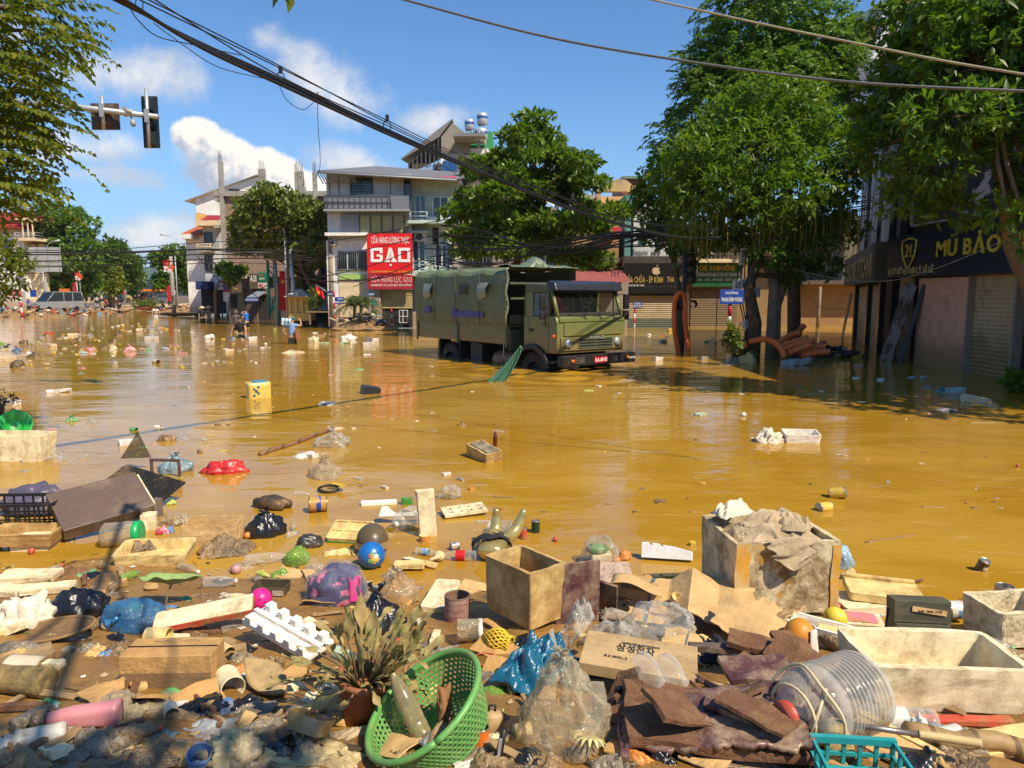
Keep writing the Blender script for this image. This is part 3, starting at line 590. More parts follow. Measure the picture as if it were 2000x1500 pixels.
# --- low red roof and teal balcony with pots
f=Fac(41,1150);b=thg('low_house','low shop with rusty red tin roof and teal balcony behind the truck cab','house',f.o)
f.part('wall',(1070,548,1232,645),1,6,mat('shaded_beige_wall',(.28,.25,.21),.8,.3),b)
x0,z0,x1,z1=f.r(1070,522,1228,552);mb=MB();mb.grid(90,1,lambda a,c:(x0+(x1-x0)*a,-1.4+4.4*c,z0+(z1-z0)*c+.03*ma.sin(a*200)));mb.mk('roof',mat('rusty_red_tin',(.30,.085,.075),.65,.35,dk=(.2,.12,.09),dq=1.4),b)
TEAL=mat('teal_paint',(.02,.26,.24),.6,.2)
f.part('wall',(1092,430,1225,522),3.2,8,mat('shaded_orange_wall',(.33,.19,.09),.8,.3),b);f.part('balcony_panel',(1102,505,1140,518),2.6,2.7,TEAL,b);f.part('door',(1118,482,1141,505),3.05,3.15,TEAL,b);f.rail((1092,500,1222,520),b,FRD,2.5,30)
f.win((1150,484,1180,515),b,FRD,DKG,2,1,3.2);f.part('awning',(1182,440,1222,447),1.4,3.2,mat('red_tin_awning',(.5,.04,.06),.45),b)
# --- orange pediment house
f=Fac(50,1190);b=thg('house','peeling ochre house with arched pediment and open loggia right of the tiered tree','house',f.o)
OCH=mat('peeling_ochre',(.55,.36,.15),.8,.35,dk=(.3,.24,.18),dq=.9)
pts=[f.r(u,v,u+1,v+1)for u,v in((1165,374),(1166,364),(1182,360),(1205,349),(1222,352),(1235,362),(1242,364),(1242,374))]
mb=MB();mb.pri([(p[0],p[1])for p in pts],-.3,.3,M=TR(rx=R(90)));mb.mk('pediment',OCH,b)
f.part('wall',(1150,397,1245,640),.5,9,OCH,b);f.part('back_wall',(1165,374,1242,397),2.5,9,OCH,b);f.part('pillar',(1163,374,1173,397),-.2,.4,OCH,b);f.part('side_wall',(1135,375,1163,400),1.2,9,mat('grey_plaster',(.33,.31,.28),.8,.3),b)
f.win((1185,418,1205,430),b,mat('orange_frame',(.5,.22,.05),.6),mat('orange_glass',(.35,.16,.05),.3),2,1,.5)
# --- grey white salon building
f=Fac(45.5,1280);b=thg('salon_building','grey white salon front with teal column and green letters left of the big tree','building',f.o)
f.part('wall',(1236,390,1340,640),0,8,mat('salon_panel',(.52,.52,.5),.6,.2,dq=.8),b);f.part('column',(1218,388,1230,505),-.5,3,mat('teal_column',(.10,.25,.24),.6,.25),b);f.part('lintel',(1218,384,1242,388),-.5,3,TEAL,b)
f.text('M',(1248,468,1260,479),GRS,b,-.05,.05);f.text('E',(1280,468,1290,479),GRS,b,-.05,.05);f.text('Beauty',(1236,487,1266,497),FRD,b,-.05,.02);f.text('spa',(1272,488,1290,497),FRD,b,-.05,.02)
f.win((1300,400,1330,450),b,FRW,DKG,2,2)
b=thg('shed','maroon tin shed roof peeking above the ochre pediment house','shed',Fac(58,1240).o);g=Fac(58,1240);g.part('wall',(1216,350,1262,400),0,6,mat('maroon_tin',(.17,.06,.05),.6,.2,wave=('X',2.6,(.12,.04,.04),(.5,.8))),b);g.part('roof',(1214,345,1264,350),-.3,6.2,mat('green_edge',(.12,.2,.13),.6),b)
# --- phone repair shop and green tea shop, brown closed shops
f=Fac(43,1270);b=thg('shop','dark phone repair shop with grey roller shutter behind the truck nose','shop',f.o)
f.part('wall',(1218,572,1345,646),0,5,mat('brown_black_wall',(.05,.042,.035),.7,.3),b);f.shu((1226,577,1326,622),b,mat('taupe_shutter',(.36,.29,.18),.5,.3,dq=1.2),-.05);f.shu((1226,622,1326,646),b,mat('green_wet_shutter',(.07,.10,.075),.5,.3),-.055,.11,'shutter_base')
f.part('upper_wall',(1218,500,1345,520),.2,5,mat('brown_black_wall',(.05,.042,.035),.7),b)
o=board(f,(1217,514,1338,573),'black phone repair board with gold apple and gold lettering',mat('black_sign',(.012,.011,.011),.4,.08),(('SỬA CHỮA - ÉP KÍNH',(1220,541,1292,552),TXG,.03),('THAY MÀN',(1300,541,1336,551),TXG,.03),('303 ĐƯỜNG BẾN TƯỢNG',(1225,556,1256,559),TXW,.01),('- - - - - - - - - - - - - - - -',(1222,559.5,1330,560.5),TXW,.03)),-.4,.2)
x0,z0,x1,z1=f.r(1217,514,1338,573);a0,c0,a1,c1=f.r(1270,518,1288,538);cx,cz,ah=(a0+a1)/2-x0,(c0+c1)/2-z0,(c1-c0)
ol=[]
for k in range(48):
 t=2*ma.pi*k/48+ma.pi/2;r_=.40*ah*(1+.06*ma.cos(2*t))*(1-.13*ma.exp(-((k-0)/2.5)**2)-.13*ma.exp(-((k-48)/2.5)**2)-.06*ma.exp(-((k-24)/2.5)**2))
 x,z=r_*ma.cos(t)*.95,r_*ma.sin(t)-.08*ah
 dd=ma.hypot(x-.46*ah,z-.02*ah)
 if dd<.19*ah:x=.46*ah-(ma.sqrt(max(0,(.19*ah)**2-(z-.02*ah)**2)))
 ol.append((x,z))
mb=MB();mb.pri(ol,.002,.03,M=TR(cx,-.002,cz,rx=R(90)));mb.pri([(0,.34*ah),(.03*ah,.46*ah),(.14*ah,.52*ah),(.12*ah,.42*ah)],.002,.03,M=TR(cx,-.002,cz,rx=R(90)));mb.mk('emblem',mat('pale_gold_emblem',(.55,.40,.24),.4),o)
f=Fac(45,1400);b=thg('shop','closed brown fronted tea shop behind the blue street sign','shop',f.o)
f.part('wall',(1335,480,1545,645),.2,5,mat('brown_mud_wall',(.25,.165,.08),.8,.4,dq=.8),b);f.shu((1350,566,1400,640),b,mat('brown_shutter',(.15,.10,.05),.6,.3),.14);f.shu((1402,566,1440,640),b,mat('brown_shutter',(.15,.10,.05),.6,.3),.14)
f.part('balcony_slab',(1345,508,1460,514),-1,.2,CRM,b);f.rail((1345,486,1460,508),b,CRM,-.9,14,'balustrade')
board(f,(1350,514,1447,560),'green tea shop board with yellow heading and pale lines',mat('deep_green_sign',(.01,.10,.035),.5,.15),(('CHÈ XANH HỒNG',(1364,519,1432,529),TXY,.03),('CHUYÊN BÁN BUÔN, BÁN LẺ CHÈ SẠCH THÁI NGUYÊN',(1353,533,1445,540),TXW,.015),('LINH - SẠCH - AN TOÀN - CHẤT LƯỢNG',(1360,544,1442,549),TXW,.015),('Q',(1352,518,1361,530),TXW,.03)),-.3,.15)
f=Fac(46,1560);b=thg('shop','long brown boarded shop front in the shade between the big tree and the helmet shop','shop',f.o)
BRW=mat('brown_board_wall',(.30,.175,.06),.75,.3,dq=.7)
f.part('wall',(1540,556,1720,640),0,5,BRW,b);f.part('door',(1536,590,1552,636),-.08,0,mat('dark_brown_door',(.09,.045,.025),.6),b);f.part('canopy',(1536,548,1720,556),-1.2,5,mat('dark_brown_sign',(.09,.065,.05),.6),b)
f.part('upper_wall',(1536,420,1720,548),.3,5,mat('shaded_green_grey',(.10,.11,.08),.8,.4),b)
# --- helmet shop: front beside the street, chamfered end with torn posters
P0=Ve((11.9,22.4,0));FR=frame_from(P0,P0+Ve((0,-1,0)))
b=thg('helmet_shop','shaded corner helmet shop with navy fascia and tan roller shutters at right','shop');b.matrix_world=FR
NAV=mat('navy_fascia',(.010,.020,.032),.35,.08)
SHT=mat('tan_roller_shutter',(.56,.40,.23),.45,.35,dq=2.0,tide=1.1)
def zl(v,Y):return at(1000,v,Y).z
def fx(u):return 22.4-1400*11.9/(u-1000)
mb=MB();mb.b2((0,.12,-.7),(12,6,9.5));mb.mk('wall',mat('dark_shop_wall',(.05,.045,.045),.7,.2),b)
class Loc:
 def shu(s,x0,x1,z0,z1,parent,m,y=0.0):
  n=int((z1-z0)/.105);mb=MB();mb.grid(1,n*8,lambda a,c:(x0+(x1-x0)*a,y-.032*abs(ma.sin(c*n*ma.pi))**.8,z0+(z1-z0)*c));return mb.mk('roller_shutter',m,parent)
lo=Loc()
lo.shu(-.02+.1,fx(1775),-.6,2.5,b,SHT,.08);lo.shu(fx(1896),fx(1984),-.6,2.5,b,SHT,.05);lo.shu(fx(1984)+.35,9.5,-.6,2.5,b,mat('deep_green_shutter',(.02,.06,.045),.5),.05)
mb=MB();mb.b2((fx(1795),-.12,-.5),(fx(1893),.06,2.46));mb.mk('boarded_panel',mat('pink_board',(.76,.38,.25),.7,.2,tide=.8,dk=(.4,.2,.13),dq=2),b,bevel=.012)
for x0,x1 in((fx(1893)+.01,fx(1896)),(fx(1984)+.02,fx(1984)+.1)):mb=MB();mb.b2((x0,-.15,-.6),(x1,.1,2.5));mb.mk('door_jamb',mat('worn_jamb',(.30,.25,.2),.6,.3),b)
mb=MB();mb.b2((-.3,-.16,-.7),(.07,.2,2.5));mb.mk('pillar',mat('black_pillar',(.012,.012,.014),.3),b)
mb=MB();mb.b2((0,-.34,2.5),(10,.118,3.72));fa=mb.mk('fascia',NAV,b,bevel=.01)
GLD=mat('gold_fascia_letter',(.75,.56,.06),.3,metal=.3,var=.3,dq=5)
ltr('MŨ BẢO HIỂM',4.3,.40,TR(2.62+2.15,-.36,3.22,rx=R(90)),GLD,fa,bold=.045,depth=.03)
ltr('(CƠ SỞ 6) ĐẠI LÝ SỈ LẺ',2.35,.17,TR(1.35,-.36,2.69,rx=R(90)),mat('pale_gold_letter',(.62,.50,.2),.4),fa,bold=.03,depth=.02)
sh=[(0,-.46),(-.12,-.38),(-.3,-.14),(-.36,.1),(-.37,.3),(-.18,.36),(0,.38),(.18,.36),(.37,.3),(.36,.1),(.3,-.14),(.12,-.38),(0,-.46)]
mb=MB();mb.tube([(1.25+x,-.37,3.23+z)for x,z in sh],.026,6);em=mb.mk('emblem',GLD,fa);ltr('2',.2,.36,TR(1.12,-.36,3.27,rx=R(90)),GLD,em,bold=.03);ltr('V',.19,.26,TR(1.3,-.36,3.3,rx=R(90)),GLD,em,bold=0);ltr('L',.15,.36,TR(1.4,-.365,3.26,rx=R(90)),GLD,em,bold=0)
for x in(.1,5.2):mb=MB();mb.b2((x,-.05,3.75),(x+.4,.118,7));mb.mk('upper_pillar',MATS['black_pillar'],b)
mb=MB();x0,x1,z0,z1=.75,5.0,3.98,6.4
for p,q in(((x0,z0),(x1,z0+.05)),((x0,z1),(x1,z1+.05)),((x0,z0),(x0+.05,z1)),((x1,z0),(x1+.05,z1))):mb.b2((p[0],-.12,p[1]),(q[0],.11,q[1]))
pf=mb.mk('poster_frame',mat('silver_trim',(.5,.5,.5),.4,metal=.4),b)
mb=MB();mb.b2((x0+.05,-.06,z0+.05),(x1,.11,z1));mb.mk('poster',mat('black_white_poster',(.03,.03,.045),.4,.0,col2=(.4,.37,.38),c2s=.9,c2t=.58,c2w=.02),pf)
PAT=mat('grey_artwork_board',(.20,.20,.20),.35,.25,col2=(.03,.03,.04),c2s=2.6,c2t=.5,c2w=.05,sr=(1,1,.6),var=.4)
for x0,zt,tx,lb in((fx(1758),2.42,.35,'tall grey artwork board leaning between the shutter and the pink board'),(fx(1786),2.35,.30,'black framed thin board leaning against the grey artwork board')):mb=MB();mb.b2((0,-.02,-.6),(.62 if 'tall' in lb else .2,.02,zt));q=tag(mb.mk('leaning_board',PAT if 'tall' in lb else FRD,None),lb,'board');q.matrix_world=FR@TR(x0+.1,-.62 if 'tall' in lb else-.5,0,-.17,tx*.45)
Q0=Ve((16.6,35,0));FQ=frame_from(Q0,P0+Ve((-.05,.15,0)));Lq=(P0-Q0).length
b=thg('corner_shop','end of the corner shop with torn posters and faded gilt lettering','shop');b.matrix_world=FQ
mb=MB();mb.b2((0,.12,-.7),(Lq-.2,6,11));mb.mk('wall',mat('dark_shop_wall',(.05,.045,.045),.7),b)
for(x0,x1)in((2.0,6.6),(7.6,10.8)):lo.shu(x0,x1,-.6,2.35,b,SHT,.05)
for x in(1.6,7.1,11.1):mb=MB();mb.b2((x-.3,-.12,-.7),(x+.3,.119,2.4));mb.mk('pillar',MATS['black_pillar'],b)
mb=MB();mb.b2((0,-.5,2.4),(Lq-.45,.118,3.65));fa=mb.mk('fascia',mat('mossy_fascia',(.10,.085,.035),.7,.4,dk=(.04,.045,.03)),b,bevel=.01)
ltr('KIRONE FITCHNII',Lq-3.0,.72,TR(Lq/2+.5,-.52,2.97,rx=R(90)),mat('faded_gilt',(.36,.28,.10),.4,.3,dk=(.15,.12,.05),metal=.3),fa,bold=.05,depth=.03)
mb=MB();mb.b2((0,-.02,-.5),(1.1,.02,2.1));q=tag(mb.mk('leaning_board',mat('blue_grey_board',(.10,.13,.17),.3,.2,col2=(.02,.02,.025),c2s=1.6),None),'pale blue and black board leaning at the far end of the corner shop','board');q.matrix_world=FQ@TR(.3,-.5,0,-.14)
TP=mat('torn_poster',(.42,.37,.35),.6,0,col2=(.02,.02,.022),c2s=1.1,c2t=.52,c2w=.03,sr=(1,1,.28),var=.2)
for x0,x1 in((1.2,4.0),(5.6,8.6),(9.9,12.2)):
 mb=MB();mb.b2((x0,-.05,3.75),(x1,.1,10));mb.mk('poster',TP,b)
 # --- white modern villa top right
f=Fac(40,1680);b=thg('villa','modern white villa with flat overhanging roof above the right trees','house',f.o)
PNK=mat('pinkish_soffit',(.6,.47,.4),.7)
f.part('wall',(1696,20,1900,330),1.5,3,mat('villa_white',(.66,.67,.68),.6,.1,dq=.5),b);f.part('balcony_wall',(1668,98,1722,132),-1.5,-1.35,mat('villa_panel',(.55,.57,.6),.5),b)
x0,z0,x1,z1=f.r(1645,12,1760,30);xs,zs,_,_=f.r(1640,50,1650,62)
mb=MB();mb.add([(x0-.2,3,zs),(x0+2.3,-2.2,z1),(x1+3,-2.2,z1),(x1+3,6,z1),(x0,6,zs)],[(0,1,2,3,4)]);mb.mk('roof',mat('villa_roof',(.5,.5,.5),.6),b,sol=.5)
mb=MB();mb.add([(x0,3,zs-.3),(x0+2.3,-2.1,z1-.3),(x1,-2.1,z1-.3),(x1,5,z1-.3)],[(0,3,2,1)]);mb.mk('soffit',PNK,b)
f.part('pillar',(1694,30,1708,100),-1.5,-1,mat('villa_white',(.66,.67,.68),.6),b);f.part('pillar',(1718,60,1726,132),-1.8,-1.2,mat('villa_white',(.66,.67,.68),.6),b);f.part('room_wall',(1664,72,1692,100),1,2.5,PNK,b)
mb=MB();p=f.r(1637,15,1638,48);mb.tube([(p[0],1,p[1]),(p[0]+.15,1,p[3])],.03,5);mb.mk('antenna',MET,b)
# ================================================================ TREES
rng=np.random.default_rng(7)
def lfm(key,col,col2,trans=.35,rough=.42):
 if key in MATS:return MATS[key]
 m=bpy.data.materials.new(key);MATS[key]=m;m.use_nodes=True;t=m.node_tree;n=t.nodes;l=t.links;b=n['Principled BSDF'];o=n['Material Output']
 g=n.new('ShaderNodeNewGeometry');mx_=n.new('ShaderNodeMix');mx_.data_type='RGBA';l.new(g.outputs['Random Per Island'],mx_.inputs[0]);mx_.inputs[6].default_value=(*col,1);mx_.inputs[7].default_value=(*col2,1)
 l.new(mx_.outputs[2],b.inputs['Base Color']);b.inputs['Roughness'].default_value=rough;b.inputs['Specular IOR Level'].default_value=.45
 tr=n.new('ShaderNodeBsdfTranslucent');hs_=n.new('ShaderNodeMix');hs_.data_type='RGBA';hs_.blend_type='MULTIPLY';hs_.inputs[0].default_value=1;l.new(mx_.outputs[2],hs_.inputs[6]);hs_.inputs[7].default_value=(1.25,1.35,.5,1);l.new(hs_.outputs[2],tr.inputs[0])
 ms=n.new('ShaderNodeMixShader');ms.inputs[0].default_value=trans;l.new(b.outputs[0],ms.inputs[1]);l.new(tr.outputs[0],ms.inputs[2]);l.new(ms.outputs[0],o.inputs[0]);return m
def unit(a):return a/np.maximum(1e-9,np.linalg.norm(a,axis=-1,keepdims=True))
def lfs(name,P,D,Ln,Wd,mt,parent,loc):
 """every leaf a folded four-point blade from P along D."""
 n=len(P);up=np.array([0,0,1.0]);side=unit(np.cross(D,up+rng.normal(0,.55,(n,3))));nor=np.cross(side,D)
 Ln=np.broadcast_to(np.asarray(Ln,float),(n,))[:,None];Wd=np.broadcast_to(np.asarray(Wd,float),(n,))[:,None]
 mid=P+D*Ln*.45+nor*Wd*.18
 V=np.stack([P,mid-side*Wd*.5,P+D*Ln-nor*Ln*.12,mid+side*Wd*.5,P+D*Ln*.45-nor*Wd*.05],1).reshape(-1,3)-np.array(loc)
 base=(np.arange(n)*5)[:,None]
 Fs=np.concatenate([base+np.array([[0,1,4]]),base+np.array([[1,2,4]]),base+np.array([[2,3,4]]),base+np.array([[3,0,4]])],1).reshape(-1,3)
 me=bpy.data.meshes.new(name);me.vertices.add(len(V));me.vertices.foreach_set('co',V.astype(np.float32).ravel())
 k=len(Fs);me.loops.add(3*k);me.loops.foreach_set('vertex_index',Fs.astype(np.int32).ravel());me.polygons.add(k);me.polygons.foreach_set('loop_start',np.arange(0,3*k,3,dtype=np.int32));me.polygons.foreach_set('loop_total',np.full(k,3,np.int32))
 me.update(calc_edges=True);me.materials.append(mt);o=bpy.data.objects.new(name,me);COL.objects.link(o);o.parent=parent;return o
def sc_(cl,n):
 w=np.array([c[3]*c[5]for c in cl])**1.0;w=w/w.sum();idx=rng.choice(len(cl),n,p=w);C=np.array([c[:3]for c in cl])[idx];Rr=np.array([c[3:6]for c in cl])[idx]
 d=unit(rng.normal(0,1,(n,3)));rr=(.35+.65*rng.random(n)**.5)[:,None]
 wob=1+.22*np.sin(d[:,:1]*5+idx[:,None])*np.cos(d[:,2:3]*4+2*idx[:,None])
 return C+d*rr*Rr*wob,d,idx
def tuf(cl,n,k,L,Wd,droop=.25,out=.7):
 P,d,_=sc_(cl,n)
 P=np.repeat(P,k,0);d=np.repeat(d,k,0);N=len(P)
 D=unit(d*out+rng.normal(0,.6,(N,3))+np.array([0,0,.25-droop]))
 P=P+rng.normal(0,L*.16,(N,3));s=rng.uniform(.45,1.35,N)
 return P,D,L*s,Wd*s
def pinnate(cl,n,k,rach,L,Wd,bias=(0,0,-.25)):
 P,d,_=sc_(cl,n)
 Dr=unit(d*.8+rng.normal(0,.4,d.shape)+np.array(bias));ln=rach*rng.uniform(.6,1.25,n)
 sd=unit(np.cross(Dr,np.array([0,0,1.0])+rng.normal(0,.25,d.shape)));Ps=[];Ds=[]
 for j in range(k):
  t=(j+.6)/k
  q=P+Dr*(ln*t)[:,None]+np.array([0,0,-1.0])*(ln*t*t*.35)[:,None]
  for sg in(-1,1):Ps.append(q);Ds.append(unit(Dr*.45+sg*sd+np.array([0,0,-.35])+rng.normal(0,.12,d.shape)))
 Ps=np.concatenate(Ps);Ds=np.concatenate(Ds);s=rng.uniform(.75,1.2,len(Ps));return Ps,Ds,L*s,Wd*s
def C(u,v,Y,rp,rv=None,ry=None):
 p=at(u,v,Y);r_=rp*Y/F;return(p.x,p.y,p.z,r_,(ry if ry else r_),(rv or rp)*Y/F)
BARK=mat('tree_bark',(.15,.11,.075),.9,.35,dk=(.30,.22,.12),dq=2.5,bump=.7,bq=14)
BARKP=mat('pale_bark',(.26,.22,.16),.85,.35,dk=(.13,.10,.07),dq=2.0,bump=.5,bq=12)
def tree(label,base,trunk,clumps,sets,cat='tree',name='tree',gr_=None,bark=None,limbs=True,r=.16,extra=None):
 t=thg(name,label,cat,base,gr_=gr_);mb=MB();b0=Ve(base)
 for k,path in enumerate(trunk):
  n_=len(path);mb.tube([Ve(p)-b0 for p in path],[r*(.75**k)*(1-.5*i/max(1,n_-1))for i in range(n_)],9)
 if limbs:
  top=Ve(trunk[0][-1]);bot=Ve(trunk[0][max(0,len(trunk[0])-2)])
  for c in clumps[::max(1,len(clumps)//16)]:
   cc=Ve(c[:3]);a=bot.lerp(top,rn.uniform(.2,1));m1=a.lerp(cc,.5)+Ve((0,0,-.08*(cc-a).length));mb.tube([a-b0,m1-b0,cc-b0],[r*.38,r*.24,r*.08],6)
 mb.mk('trunk',bark or BARK,t)
 for(P,D,Ln,Wd,m)in sets:lfs('crown',P,D,Ln,Wd,m,t,base)
 return t
LF_D=lfm('deep_green_leaf',(.075,.155,.024),(.15,.25,.04),.45)
LF_B=lfm('bright_green_leaf',(.075,.165,.018),(.18,.27,.03),.46)
LF_T=lfm('terminalia_leaf',(.075,.16,.016),(.18,.26,.03),.43,.35)
LF_O=lfm('olive_dusty_leaf',(.10,.15,.03),(.22,.26,.055),.3,.55)
LF_F=lfm('far_green_leaf',(.08,.175,.024),(.17,.27,.042),.42)
LF_N=lfm('near_left_leaf',(.07,.125,.016),(.23,.24,.02),.5,.45)
# tiered tree in the centre behind the truck
Y=35
cl=[]
for v,u0,u1 in((232,1030,1060),(262,985,1105),(300,940,1160),(318,905,960),(342,930,1185),(372,880,1120),(405,865,1030),(395,1110,1235),(425,960,1190),(452,870,1120),(480,900,1080),(492,1080,1160)):
 for u in range(u0+28,u1+1,34):cl.append(C(u+rn.uniform(-10,10),v+rn.uniform(-7,7)+.09*abs(u-1020),Y+rn.uniform(-3,2),rn.uniform(26,42),rn.uniform(10,15)))
bs=Ve((at(1008,600,Y).x,Y,-.6))
tree('broad tiered almond tree with layered bright crown behind the army truck',bs,[[bs,at(1010,520,Y),at(1000,430,Y),at(1015,300,Y)]],cl,[(*tuf(cl,3700,7,.32,.15,.1,.5),LF_T)],r=.22)
# tall dark pinnate tree and the lower bright tree with hanging strands (right)
Y=27
cl=[C(1500,30,Y,110,90),C(1440,110,Y,80,80),C(1570,110,Y,110,90),C(1400,190,Y,85,70),C(1500,190,Y-1,120,90),C(1600,200,Y,70,90),C(1350,270,Y,70,55),C(1430,290,Y-1,90,70),C(1330,330,Y,50,45),C(1500,-60,Y,70,60),C(1620,90,Y,55,70),C(1380,130,Y,50,45)]
bs=Ve((at(1555,640,Y).x,Y,-.6))
tree('tallest dark feathery tree rising out of frame behind the hanging strand tree',bs,[[bs,at(1550,500,Y),at(1530,300,Y),at(1510,60,Y)]],cl,[(*pinnate(cl,4300,7,.55,.19,.08),LF_D)],r=.26)
Y=23
cl=[C(1500,200,Y,95,48),C(1420,245,Y,80,48),C(1560,240,Y,90,52),C(1350,300,Y-.5,70,45),C(1470,300,Y-1,110,60),C(1600,300,Y,85,60),C(1330,360,Y,60,45),C(1430,370,Y-1,100,50),C(1540,370,Y-1,110,50),C(1640,350,Y,50,50),C(1370,415,Y-.5,70,36),C(1480,420,Y-1,70,36),C(1600,420,Y,60,34),C(1400,460,Y+.6,60,30),C(1550,455,Y+1,80,34),C(1640,450,Y+1,50,34),C(1340,455,Y+.5,40,26)]
bs=Ve((at(1512,695,Y).x,Y,-.5))
t=tree('bright leafy tree with long hanging flower strands beside the concrete pole',bs,[[bs,at(1515,620,Y),at(1520,520,Y),at(1500,380,Y)],[at(1516,600,Y),at(1560,470,Y),at(1590,390,Y)],[at(1516,560,Y),at(1470,470,Y),at(1440,390,Y)]],cl,[(*tuf(cl,4300,6,.21,.085,.3,.45),LF_B)],r=.2,bark=BARKP)
mb=MB()
for k in range(150):
 u=rn.uniform(1315,1690);p=at(u,rn.uniform(385,440),Y-rn.uniform(-.6,1.6));h=rn.uniform(.4,1.3);q=p-bs
 mb.tube([q,q+Ve((.03,0,-h*.5)),q+Ve((rn.uniform(-.05,.05),.02,-h))],[.007,.013,.006],4)
kind(mb.mk('hanging_strands',mat('flower_strand',(.30,.27,.05),.7),t),'stuff')
cl=[C(1575,480,Y-.5,50,30),C(1540,530,Y,45,30),C(1610,520,Y,40,24),C(1500,500,Y-1,40,25),C(1430,470,Y,40,25)]
bs=Ve((at(1470,690,22.3).x,22.3,-.5))
tree('dark mud coated trunk with low leafy shoots behind the blue street sign',bs,[[bs,at(1475,630,22.3),at(1462,560,22.3),at(1490,480,22.3)]],cl,[(*tuf(cl,420,6,.2,.085,.3,.45),LF_D)],r=.24,bark=mat('wet_dark_bark',(.05,.04,.03),.8,.4,dq=3,bump=.6,bq=14))
Y=30
cl=[C(1300,350,Y,50,45),C(1275,400,Y,38,50),C(1320,430,Y-1,60,45),C(1290,460,Y,40,28),C(1255,375,Y,20,24),C(1350,480,Y-1,45,30)]
bs=Ve((at(1330,640,Y).x,Y,-.6))
tree('medium green leafy tree at the left edge of the tall right trees',bs,[[bs,at(1325,560,Y),at(1310,450,Y)]],cl,[(*tuf(cl,900,6,.26,.10,.35,.45),LF_F)],r=.15)
# near right tree with large whorled leaves, its trunk leaning in from the right
Y=14
cl=[C(1800,40,Y,90,60),C(1900,30,Y-1,110,70),C(1990,80,Y-1,90,90),C(1790,130,Y,80,60),C(1880,140,Y-1,100,60),C(1760,210,Y,80,50),C(1860,230,Y-1.5,100,60),C(1960,220,Y-1,90,70),C(1730,290,Y,70,48),C(1820,320,Y-1,80,50),C(1780,385,Y,70,40),C(1860,410,Y-.5,60,34),C(1985,330,Y-1,40,60),C(1920,-70,Y,140,70),C(2080,0,Y-1.5,110,120),C(2120,200,Y-2,110,120),C(2060,380,Y-1.5,60,60),C(1700,245,Y+.5,40,40),C(2015,470,Y-2,34,20),C(1970,420,Y-2,40,26)]
bs=Ve((10.55,13.6,-.5))
tree('near right tree with large whorled leaves and a leaning brown trunk',bs,[[bs,at(2010,560,13.6),at(1975,480,13.5),at(1958,360,13.3),at(1938,250,13),at(1925,100,13)]],cl,[(*tuf(cl,2600,8,.21,.075,.3,.55),lfm('large_right_leaf',(.065,.15,.018),(.15,.245,.028),.46))],r=.17)
# street tree out of frame to the right: its shade lies over the water beside the helmet shop
cl=[(12.2,9.3,6.2,2.0,2.0,1.3),(11.2,10.6,6.6,1.8,1.6,1.2),(13.5,10.5,6.8,2.0,2.0,1.3),(12.5,11.8,7.3,2.0,1.8,1.2),(10.6,9.6,5.6,1.3,1.2,.8),(14.6,12,6.2,1.8,1.8,1.3),(13.6,14,6.8,1.8,1.8,1.3)]
bs=Ve((12.6,10.6,-.5));tree('leafy street tree standing outside the frame at right',bs,[[bs,(12.6,10.6,3),(12.5,10.5,6)]],cl,[(*tuf(cl,1500,8,.22,.09,.3,.5),MATS['large_right_leaf'])],r=.18)
# overhead left tree: long drooping pinnate sprays close to the camera
Y=8.5
cl=[C(-40,30,Y,140,70),C(60,60,Y,80,55),C(-60,160,Y,160,60),C(40,180,Y,70,60),C(-40,280,Y,130,55),C(20,260,Y,60,40),C(-50,370,Y,130,34),C(10,345,Y,55,30),C(-160,60,Y,160,160),C(-180,260,Y,150,140),C(110,15,Y,60,26)]
bs=Ve((-8.1,9.0,-.4))
S1=pinnate(cl,620,9,.42,.10,.05,(.75,-.1,-.12))
tips=[(200,92),(150,128),(132,170),(150,205),(115,240),(140,300),(120,285),(128,345),(110,375),(135,384),(95,395),(180,60),(160,250),(60,405),(145,20),(100,320)]
Ps=[];Ds=[]
for(u,v)in tips:
 for q in range(2):
  e=at(u+rn.uniform(-22,6),v+rn.uniform(-14,14),Y-rn.uniform(-.4,.6));s0=e+Ve((-.78,rn.uniform(-.2,.2),.17));k=14
  for j in range(k):
   f_=(j+.5)/k;p=s0.lerp(e,f_)+Ve((0,0,.10*f_*(1-f_)*2));d=(e-s0).normalized()
   for sg in(-1,1):Ps.append(p);Ds.append((d*.5+Ve((0,sg*.75,-.55+.2*sg))).normalized())
Ps=np.array([tuple(p)for p in Ps]);Ds=np.array([tuple(p)for p in Ds]);ss=rng.uniform(.8,1.2,len(Ps))
tree('near left tree with drooping feathery yellow green leaf sprays overhead',bs,[[bs,(-8.1,9,3),(-7.6,8.9,6)]],cl,[(*S1,LF_N),(Ps,Ds,.105*ss,.055*ss,LF_N)],r=.2)
cl=[C(-10,510,26,60,34),C(-30,480,26,60,30),C(-20,570,26,44,30),C(40,520,26,26,14),C(25,555,26,26,14),C(-90,540,26,70,70)]
bs=Ve((at(-100,640,26).x,26,-.5));tree('low dark bush like tree with yellowing leaves at the left edge',bs,[[bs,at(-98,600,26),at(-60,540,26)]],cl,[(*tuf(cl,620,6,.24,.09,.4,.5),LF_N)],r=.1)
